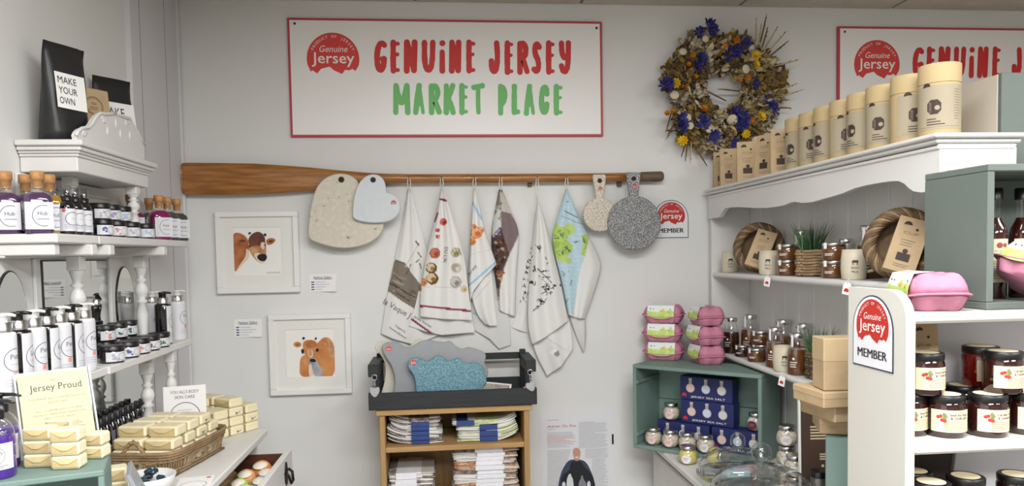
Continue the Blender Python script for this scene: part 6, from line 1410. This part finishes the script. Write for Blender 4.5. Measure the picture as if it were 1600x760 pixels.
# ---------------------------------------------------------------- egg boxes
PINK = mat('pink_pulp', (194, 126, 150), .85, var=.06, vs=40, bump=.35, bs=90)
def egg_ring(L_, W_, z, sc, mod, n=96, droop=0.0):
    o = []
    for i in range(n):
        a = 2*math.pi*i/n; c, s_ = math.cos(a), math.sin(a); x = math.copysign(abs(c)**.4, c)*L_/2; y = math.copysign(abs(s_)**.4, s_)*W_/2
        sd = abs(y) > W_/2*.93
        k = mod*(.5-.5*math.cos(2*math.pi*(x/L_*3+.5))) if sd else mod*(.5-.5*math.cos(2*math.pi*(y/W_*2)))
        k2 = 1-(mod-k if sd else mod-k)
        o.append((x*sc*(1 if sd else k2), y*sc*(k2 if sd else 1), z-droop*max(0, 1-(2*x/L_)**2)))
    return o
def loft_r(m, rings, mi=0, cap=True):
    n = len(rings[0]); vs = [p for r in rings for p in r]
    fs = [(k*n+i, k*n+(i+1)%n, (k+1)*n+(i+1)%n, (k+1)*n+i) for k in range(len(rings)-1) for i in range(n)]
    if cap: fs += [tuple(range(n))[::-1], tuple((len(rings)-1)*n+i for i in range(n))]
    m.add(vs, fs, None, mi, True)
def egg_box():
    t = thing('egg_box', '', 'egg box', group='pink egg boxes'); L_, W_ = .148, .102
    m = MB(); loft_r(m, [egg_ring(L_, W_, 0, .78, .16), egg_ring(L_, W_, .004, .84, .16), egg_ring(L_, W_, .018, .93, .09), egg_ring(L_, W_, .030, .975, .02, droop=.008)]); m.build('tray', PINK, t)
    m = MB(); loft_r(m, [egg_ring(L_, W_, .029, 1.0, 0, droop=.008), egg_ring(L_, W_, .030, 1.045, 0, droop=.009), egg_ring(L_, W_, .0325, 1.045, 0, droop=.009), egg_ring(L_, W_, .0335, .985, .01, droop=.008)]); m.build('rim', PINK, t)
    m = MB(); loft_r(m, [egg_ring(L_, W_, .0332, .975, .01, droop=.008), egg_ring(L_, W_, .046, .93, .05, droop=.003), egg_ring(L_, W_, .056, .86, .09), egg_ring(L_, W_, .062, .74, .12), egg_ring(L_, W_, .0635, .5, .1)])
    for i in (-1, 0, 1):
        for j in (-1, 1): m.lathe([(.021, -.012), (.019, -.003), (.013, .003), (.006, .0055), (0, .006)], 14, T(i*.042, j*.021, .0615), cap=False)
    m.build('lid', PINK, t)
    m = MB(); n = 18; vs = []; fs = []
    def sf(x, v):
        z = .026+.040*v; dz = .009*max(0, 1-(x/.05)**2)*(1-v) ; y = -(W_/2)*(1.0-.20*max(0, (v-.25)/.75)**1.3)-.0015
        return (x, y, z-dz)
    for i in range(n+1):
        for j in range(9): vs.append(sf(-.050+.1*i/n, j/8))
    for i in range(n):
        for j in range(8): fs.append((i*9+j, (i+1)*9+j, (i+1)*9+j+1, i*9+j+1))
    m.add(vs, fs, None, 0, True)
    for f in range(len(m.f)):
        c = sum((m.v[i] for i in m.f[f]), Vector())/4; m.m[f] = 1 if c.z < .046+.004*math.sin(c.x*60) else 0
    m.add([(-.05, -W_/2*.8-.0015, .066), (.05, -W_/2*.8-.0015, .066), (.05, -W_/2*.3, .0695), (-.05, -W_/2*.3, .0695)], [(0,1,2,3)], None, 0)
    q = lambda p: (lambda a: (a[0], a[1]-.0008, a[2]))(sf(p[0], p[1]))
    for (x, v, r, mi) in ((-.038, .72, .0022, 2), (-.026, .72, .0018, 2), (.036, .70, .002, 2), (.01, .66, .005, 3), (.004, .6, .003, 4), (.03, .48, .003, 4)): m.add([(x+r*math.cos(a), v+r*30*math.sin(a)*.8, 0) for a in [2*math.pi*k/8 for k in range(8)]], [tuple(range(8))], None, mi, False, q)
    m.build('label', [mat('egg_label_sky', (226, 232, 230), .6), mat('egg_label_meadow', (176, 206, 96), .6, col2=(206, 224, 140), vs=60), INK, mat('egg_yellow', (230, 200, 90), .6), mat('egg_orange', (220, 150, 110), .6)], t)
    return t
eb0 = egg_box(); ZT = WT+.0006+chh+.0006; first = True
for nm, (x, y), rz in (('facing outwards', (1038, 567), R(-30)), ('turned end on', (1104, 573), R(-87))):
    p = atZ(x, y-6, ZT); 
    for l in range(3):
        t = eb0 if first else dup(eb0, (0, 0, 0)); first = False; t.location = (p.x+(l == 1)*-.004, p.y, ZT+l*.0695); t.rotation_euler = (0, 0, rz+R((0, 3, -2)[l])); t['label'] = '%s pink egg box of the stack %s on the sea green crate' % (['Bottom', 'Middle', 'Top'][l], nm)
# ---------------------------------------------------------------- glass domes on stands
def dome(label, loc, r, hs, hd, kr, tall):
    t = thing('glass_dome', label, 'cake dome', loc, 0, 'glass cake domes')
    m = MB(); m.lathe([(.034, 0), (.033, .004), (.014, .012), (.011, hs*.6), (.02, hs-.008), (r*1.02, hs-.006), (r*1.06, hs-.001), (r*1.06, hs+.004), (r*1.0, hs), (0, hs)], 36, cap=False); m.build('stand', glass('stand_glass', (246, 249, 248), .03, 1.2), t)
    pr = [(r, hs+.003), (r*1.0, hs+hd*.25)]+[(r*math.cos(R(a)), hs+hd*.25+hd*.75*math.sin(R(a))) for a in range(8, 83, 8)]+[(r*.12, hs+hd)]
    m = MB(); m.lathe(pr, 44, cap=False); m.build('dome', glass('dome_glass', (252, 253, 252), .02, 1.6), t)
    z = hs+hd-.003
    kp = [(kr*.7, z), (kr*.62, z+.006), (kr*.7, z+.010)]+([(kr, z+.014), (kr, z+.03)]+[(kr*math.cos(R(a)), z+.03+kr*math.sin(R(a))) for a in range(15, 91, 15)] if tall else [(kr*math.cos(R(a)), z+.01+kr+kr*math.sin(R(a))) for a in range(-50, 91, 14)])
    m = MB(); m.lathe(kp, 24, cap=False); m.build('knob', glass('knob_glass', (246, 248, 248), .02, 1.8), t); return t
q1 = atZ(1153, 741, WT+.048); q2 = atZ(1182, 766, WT+.076); D1, D2 = (q1.x, q1.y), (q2.x, q2.y-.03)
dome('glass cake dome with a tall knob on a stand in front of the salt crate', D1+(WT+.0006,), .114, .046, .078, .0215, True)
dome('larger glass cake dome with a round knob on a stand near the brown board', D2+(WT+.0006,), .126, .074, .078, .026, False)
for i, (x, y, z, c, r) in enumerate(((D1[0]-.01, D1[1]-.01, WT+.0472, (170, 200, 216), .035), (D1[0]+.045, D1[1]+.02, WT+.0472, (206, 170, 166), .022), (D2[0]-.02, D2[1], WT+.0752, (160, 196, 214), .045), (D2[0]+.06, D2[1]-.01, WT+.0752, (226, 206, 200), .022))):
    t = thing('soap_piece', ['pale blue wrapped piece under the dome with the tall knob', 'rose piece under the dome with the tall knob', 'pale blue sheet under the dome with the round knob', 'pale rose piece under the dome with the round knob'][i], 'soap', (x, y, z), i*.7, 'pieces under the glass domes'); m = MB(); m.box(-r, r, -r*.7, r*.7, 0, .006 if i == 2 else .018, .003); m.build('piece', mat('dome_piece_%d' % i, c, .6, var=.1, vs=40), t)
# ---------------------------------------------------------------- second crate, cartons, brown board
c2 = crate('wooden_crate', 'sea green wooden crate with its closed face showing, under the brown cartons', (1.017, -1.352), R(-30), .20, .185, .296, WT+.0006, TEAL, .012)
m = MB(); m.box(-.199, -.001, -.008, -.0005, .001, .295, .0015); m.build('face_board', TEAL, c2)
def carton(label, x, y, z, rz, w_, d_, h, tilt=0.0):
    """origin at the near left corner"""
    t = thing('carton', label, 'box', (x, y, z), rz, 'kraft cartons'); m = MB(); m.box(0, w_, 0, d_, 0, h, .002); m.build('carton_body', KRAFT, t); m = MB(); m.box(-.0008, w_+.0008, -.0008, d_+.0008, h*.55, h+.0008, .002); m.build('carton_lid', mat('kraft_lid', (190, 166, 130), .8, var=.05, vs=30), t)
Zc = WT+.298
carton('flat kraft carton at the bottom of the pile on the plain crate', .836, -1.243, Zc, R(-20), .15, .12, .036); carton('flat kraft carton second in the pile, turned askew', .838, -1.302, Zc+.0375, R(6), .15, .13, .034); carton('flat kraft carton under the upright one', .804, -1.317, Zc+.0732, R(4), .16, .12, .034); carton('upright kraft carton on top of the pile', .812, -1.303, Zc+.109, R(-6), .11, .062, .112)
t = thing('brown_board', 'dark brown printed board with cream writing behind the plain crate', 'board', (1.058, -.925, WT+.0006), R(-4)); t.rotation_euler = (R(-2), 0, R(-4))
m = MB(); m.box(-.10, .10, -.004, .004, 0, .31, .001); m.build('board', mat('brown_print', (72, 54, 42), .7), t); m = MB(); m.box(-.105, -.1005, -.005, .005, 0, .31, .0005); m.build('edge', PAPER, t)
m = MB(); m.lines(-.055, .255, -.02, .295, 4, .005, .0048, FACE, 0, 3); m.lines(-.075, .195, -.03, .235, 5, .004, .0048, FACE, 0, 4); m.lines(-.02, .195, .03, .235, 5, .004, .0048, FACE, 0, 5); m.lines(-.05, .14, .05, .16, 3, .004, .0048, FACE, 0, 6)
for i in range(26): m.disc(-.045+.011*(i % 5)+.003*(i % 2), .065+.012*(i//5), .0042, .0048, 6, FACE, 1)
m.build('print', [mat('cream_print', (206, 192, 160), .7), mat('flower_print', (214, 214, 160), .7)], t)
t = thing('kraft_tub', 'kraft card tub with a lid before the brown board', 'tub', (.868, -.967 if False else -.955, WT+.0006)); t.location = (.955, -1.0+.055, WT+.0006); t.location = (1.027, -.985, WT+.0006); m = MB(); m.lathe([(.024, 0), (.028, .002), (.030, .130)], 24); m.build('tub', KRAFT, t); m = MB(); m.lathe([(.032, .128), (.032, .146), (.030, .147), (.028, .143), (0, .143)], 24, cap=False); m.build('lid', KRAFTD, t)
t = thing('grey_tin', 'small grey tin with black clip beside the kraft tub', 'tin', (.970, -.990, WT+.0006)); m = MB(); m.lathe([(.021, 0), (.022, .002), (.022, .115), (.019, .119)], 20); m.build('tin', mat('grey_tin_metal', (120, 118, 112), .4, metal=.6), t); m = MB(); m.lathe([(.0225, .119), (.0225, .132), (.020, .134)], 20); m.build('lid', BLACK, t)
# ================================================================ jam shelf unit nearest on the right
JX, JYF, JYB, J1, J2, J3 = .80, -1.60, -1.418, 1.386, 1.155, .925
ju = thing('jam_shelf_unit', 'white painted shelf unit with rounded side panel holding jam jars', 'shelf unit', (JX+.3, -1.5, 0)); ox, oy = JX+.3, -1.5
JW = mat('jam_unit_paint', (208, 206, 198), .5, var=.03, vs=3)
def jpart(name, *b, mt=JW, bev=.002): m = MB(); m.box(b[0]-ox, b[1]-ox, b[2]-oy, b[3]-oy, b[4], b[5], bev); return m.build(name, mt, ju)
pp = [(JYB, 0), (JYB, 1.424), (JYF+.055, 1.424)]+[(JYF+.055-.055*math.sin(R(a)), 1.369+.055*math.cos(R(a))) for a in range(15, 91, 15)]+[(JYF, 0)]
m = MB(); m.prism(pp, 0, .017, T(JX-ox, -oy, 0) @ Matrix(((0,0,1,0),(1,0,0,0),(0,1,0,0),(0,0,0,1)))); m.build('side_panel', JW, ju)
m = MB(); m.prism(pp, 0, .017, T(JX+.6-ox, -oy, 0) @ Matrix(((0,0,1,0),(1,0,0,0),(0,1,0,0),(0,0,0,1)))); m.build('side_panel', JW, ju)
for z in (J1, J2, J3, .69, .45, .10): jpart('shelf', JX+.0175, JX+.5995, JYF+.001, JYB, z-.02, z, bev=.005)
jpart('back_panel', JX+.0175, JX+.5995, JYB, JYB+.008, 0, J1-.02, mt=mat('jam_back_paint', (200, 200, 208), .6)); bx_ = solve(1458, 1.3, Y=JYB).x; jpart('back_batten', bx_-.005, bx_+.005, JYB-.006, JYB, J2, J1-.021)
p = atX(1364, 519, JX); sticker('member_sticker', 'red and white Genuine Jersey member sticker on the side panel of the jam shelves', (JX-.0006, p.y, p.z), R(-90), .137)
JAM = [mat('jam_red', (110, 18, 14), .1, coat=.8), mat('jam_dark', (46, 16, 14), .1, coat=.8)]
def jam_jar(fill, berry):
    t = thing('jam_jar', '', 'jar', group='jam jars on the white shelves'); r = .033
    m = MB(); m.lathe([(r*.9, 0), (r, .004), (r, .056), (r*.93, .062)], 24); m.build('filled_glass', fill, t)
    m = MB(); m.lathe([(r*.985, .056), (r*.92, .063), (r*.88, .066)], 24, cap=False); m.build('glass_shoulder', CLEAR, t)
    m = MB(); m.lathe([(r*.95, .0625), (r*.97, .0635), (r*.97, .074), (r*.93, .0755)], 24); m.lathe([(0, .0758), (r*.72, .0758)], 24, None, 1, cap=False); m.build('lid', [BLACK, CREAM], t)
    m = MB(); wrap(m, r, .011, .051, 1.15, n=18); fn = cyl_fn(r); tx = .012
    m.text('The Chilli Kitchen', .0022, tx, .0465, .0008, None, 1, fn=fn, w=.022); m.text('Crab Apple, Thyme' if berry else 'Sweet Red Pepper', .0044, tx-.001, .0405, .0008, None, 1, fn=fn, w=.036, bold=.012); m.text('& Calvados Jelly' if berry else '& Chilli Jelly', .0044, tx-.001, .0345, .0008, None, 1, fn=fn, w=.033, bold=.012)
    m.lines(-.016, .014, .034, .031, 5, .0009, .0008, None, 2, fn=fn)
    for i in range(7): m.disc(-.018+.0035*math.cos(i*2.3)*(1+i*.25), .037+.003*math.sin(i*2.3)*(1+i*.2), .0032, .0008+.0001*i, 8, None, 3 if i % 3 else 4, fn)
    m.build('label', [CREAM, mat('jam_ink', (56, 40, 36), .7), mat('jam_pale_ink', (160, 140, 116), .7), mat('berry_red', (176, 60, 52), .7), mat('berry_green', (130, 136, 84), .7)], t); return t
jr, jd = jam_jar(JAM[1], False), jam_jar(JAM[1], True); jc = jam_jar(JAM[0], True)
def jj(src, px, py, z, Y, rz, lb):
    t = src if not src['label'] else dup(src, (0, 0, 0)); q = atY(px, py, Y); t.location = (q.x, Y, z+.0006); t.rotation_euler = (0, 0, R(rz)); t['label'] = lb
Yj = -1.552; h = .0762
jj(jr, 1432, 660, J2, Yj, 15, 'red pepper jelly jar at the bottom against the side panel'); jj(jr, 1440, 600, J2+h, Yj+.010, 8, 'red pepper jelly jar stacked on top by the side panel') if False else None
jj(jr, 1497-30, 660, J2, -1.556+.0, 5, 'red pepper jelly jar standing right of the stacked pair') if False else None
jr['label'] = ''
for px, z, Y, rz, lb, s_ in ((1418, J2, -1.52, 14, 'red pepper jelly jar at the bottom, tight against the side panel', jr), (1478, J2, -1.545, -14, 'red pepper jelly jar at the bottom, second from the side panel', jr), (1444, J2+h, -1.535, 6, 'red pepper jelly jar stacked on two others by the side panel', jr), (1543, J2, -1.555, 0, 'crab apple jelly jar in the middle of the bottom row', jd), (1503, J2, -1.468, 20, 'crab apple jelly jar at the back between the bottom row jars', jd), (1603, J2, -1.55, 4, 'crab apple jelly jar at the bottom, right of the middle one', jd), (1566, J2+h, -1.548, 2, 'crab apple jelly jar stacked on two bottom row jars', jd), (1531, J2+h, -1.478, 18, 'bright red jelly jar stacked behind the crab apple jar', jc), (1560, J2, -1.468, 10, 'crab apple jelly jar hidden behind the bottom row', jd),
                             (1428, J3, -1.50, 10, 'jelly jar on the lowest shelf near the dark tray', jd), (1428, J3+h, -1.50, 4, 'jelly jar stacked near the dark tray on the lowest shelf', jd), (1456, J3, -1.566, 10, 'jelly jar at the front of the lowest shelf', jr), (1456, J3+h, -1.566, 0, 'jelly jar stacked at the front of the lowest shelf', jr), (1510, J3, -1.545, 0, 'jelly jar on the lowest shelf beyond the dark tray', jd), (1510, J3+h-.004+.004, -1.545, 6, 'jelly jar stacked on the lowest shelf beyond the dark tray', jd), (1590, J3, -1.55, 0, 'jelly jar at the bottom near the right end of the lowest shelf', jr), (1590, J3+h, -1.55, 4, 'jelly jar stacked near the right end of the lowest shelf', jr)):
    jj(s_, px, 650, z, Y, rz, lb)
kraft_bag('tall kraft bag with a dark round stamp behind the red pepper jars', (solve(1442, 1.3, Y=-1.455).x, -1.455, J2+.0006), R(-12), .050, .03, .212, 'kraft bags in the jam unit')
t = thing('dark_tray', 'dark brown curved panel standing at the back of the lowest jam shelf', 'tray', (solve(1490, 1.1, Y=-1.445).x-.056, -1.436, J3+.0006)); m = MB(); m.prism(smooth_poly([(-.075, 0), (.028, 0), (.036, .06), (.048, .12), (.056, .17), (.054, .198), (.038, .206), (-.075, .206)], 2), 0, .012, FACE, b=.002); m.build('panel', mat('dark_brown_lacquer', (44, 34, 26), .4), t)
m = MB(); m.tube([(.030, -.010, .004), (.038, -.010, .06), (.050, -.010, .12), (.056, -.010, .17), (.050, -.010, .198)], .0045, 8); m.build('edge', mat('grey_edge', (112, 104, 96), .4), t)
# egg box and grey green crate on the top jam shelf
t = dup(eb0, (.842+.03, -1.535, J1+.0006), R(-103), 'pink egg box end on beside the grey green crate on the jam unit'); p = atY(1446, 470, -1.53); t.location.x = p.x
GG = mat('grey_green_paint', (98, 108, 102), .6, var=.08, vs=6, bump=.15, bs=40)
c2 = crate('wooden_crate', 'grey green wooden crate with chilli oil bottles on top of the jam unit', (1.335, -1.590), 0, .378, .172, .256, J1+.0006, GG, .013)
def oil(label, x, y):
    t = thing('oil_bottle', label, 'bottle', (x, y, J1+.0142), R(-4), 'chilli oil bottles'); r = .0205
    m = MB(); m.lathe([(r*.94, 0), (r, .003), (r, .120), (r*.9, .132), (.0095, .150), (.009, .152)], 20); m.build('filled_glass', mat('chilli_oil', (56, 20, 14), .1, coat=.8), t)
    m = MB(); m.lathe([(.0115, .146), (.0100, .158), (.0098, .190)], 18, cap=False); m.build('glass_neck', CLEAR, t); m = MB(); m.lathe([(.0125, .186), (.0125, .207), (.011, .208)], 18); m.build('cap', BLACK, t)
    m = MB(); wrap(m, r, .030, .112, 1.2, n=16); fn = cyl_fn(r); m.disc(-.004, .100, .0055, .0008, 10, None, 3, fn); m.disc(.006, .100, .0045, .0008, 10, None, 3, fn); m.text('The Chilli Kitchen', .0028, 0, .088, .0008, None, 1, fn=fn, w=.026); m.text('Chilli Oil', .0068, 0, .078, .0008, None, 1, fn=fn, w=.032); m.lines(-.015, .036, .017, .072, 8, .0012, .0008, None, 2, fn=fn); m.build('label', [CREAM, mat('jam_ink', (84, 62, 52)), mat('jam_pale_ink', (160, 140, 116)), mat('rose_ink', (150, 74, 64), .7)], t); return t
a = atY(1554, 400, -1.49); b = atY(1588, 400, -1.49); oil('chilli oil bottle by the side of the grey green crate', max(a.x, .992), -1.49); oil('chilli oil bottle second in the grey green crate, behind the pink egg box', b.x+.01, -1.49)
t = dup(eb0, (0, 0, 0), 0, 'pink egg box tipped at an angle in the front of the grey green crate'); p = atY(1592, 452, -1.60); t.location = (p.x-.004, -1.607, J1+.022); t.rotation_euler = (0, R(-28), R(-62)); t.rotation_mode = 'XYZ'
E2 = Matrix.Translation((1.042, -1.592, J1+.040)) @ Matrix.Rotation(R(38), 4, 'Y') @ Rz(R(-80)); t.rotation_euler = E2.to_euler(); t.location = E2.to_translation()
# tall crate behind the dresser on a plinth
t = thing('display_plinth', 'tall white plinth behind the dresser under the upright green crate', 'plinth', (1.38, -1.155, 0)); m = MB(); m.box(-.15, .15, -.14, .14, 0, 1.666, .004); m.build('column', JW, t); m = MB(); m.box(-.158, .158, -.148, .148, 0, .08, .004); m.build('plinth_base', JW, t)
t = thing('upright_crate', 'grey green fronted wooden crate with pale sides behind the card tubes', 'crate', (1.214, -1.30, 1.6685)); PALE = mat('pale_crate_wood', (196, 186, 170), .7, var=.05, vs=6)
for nm, b, mt in (('front_board', (0, .31, 0, .012, 0, .204), GG), ('side_board', (.0, .010, .0125, .26, .022, .203), PALE), ('side_board', (.0, .010, .0125, .26, 0, .020), PALE), ('side_board', (.30, .31, .0125, .26, 0, .203), PALE), ('back_board', (.0105, .2995, .25, .26, 0, .203), PALE), ('base_board', (.0105, .2995, .0125, .2495, 0, .010), PALE)): m = MB(); m.box(*b, .0015); m.build(nm, mt, t)
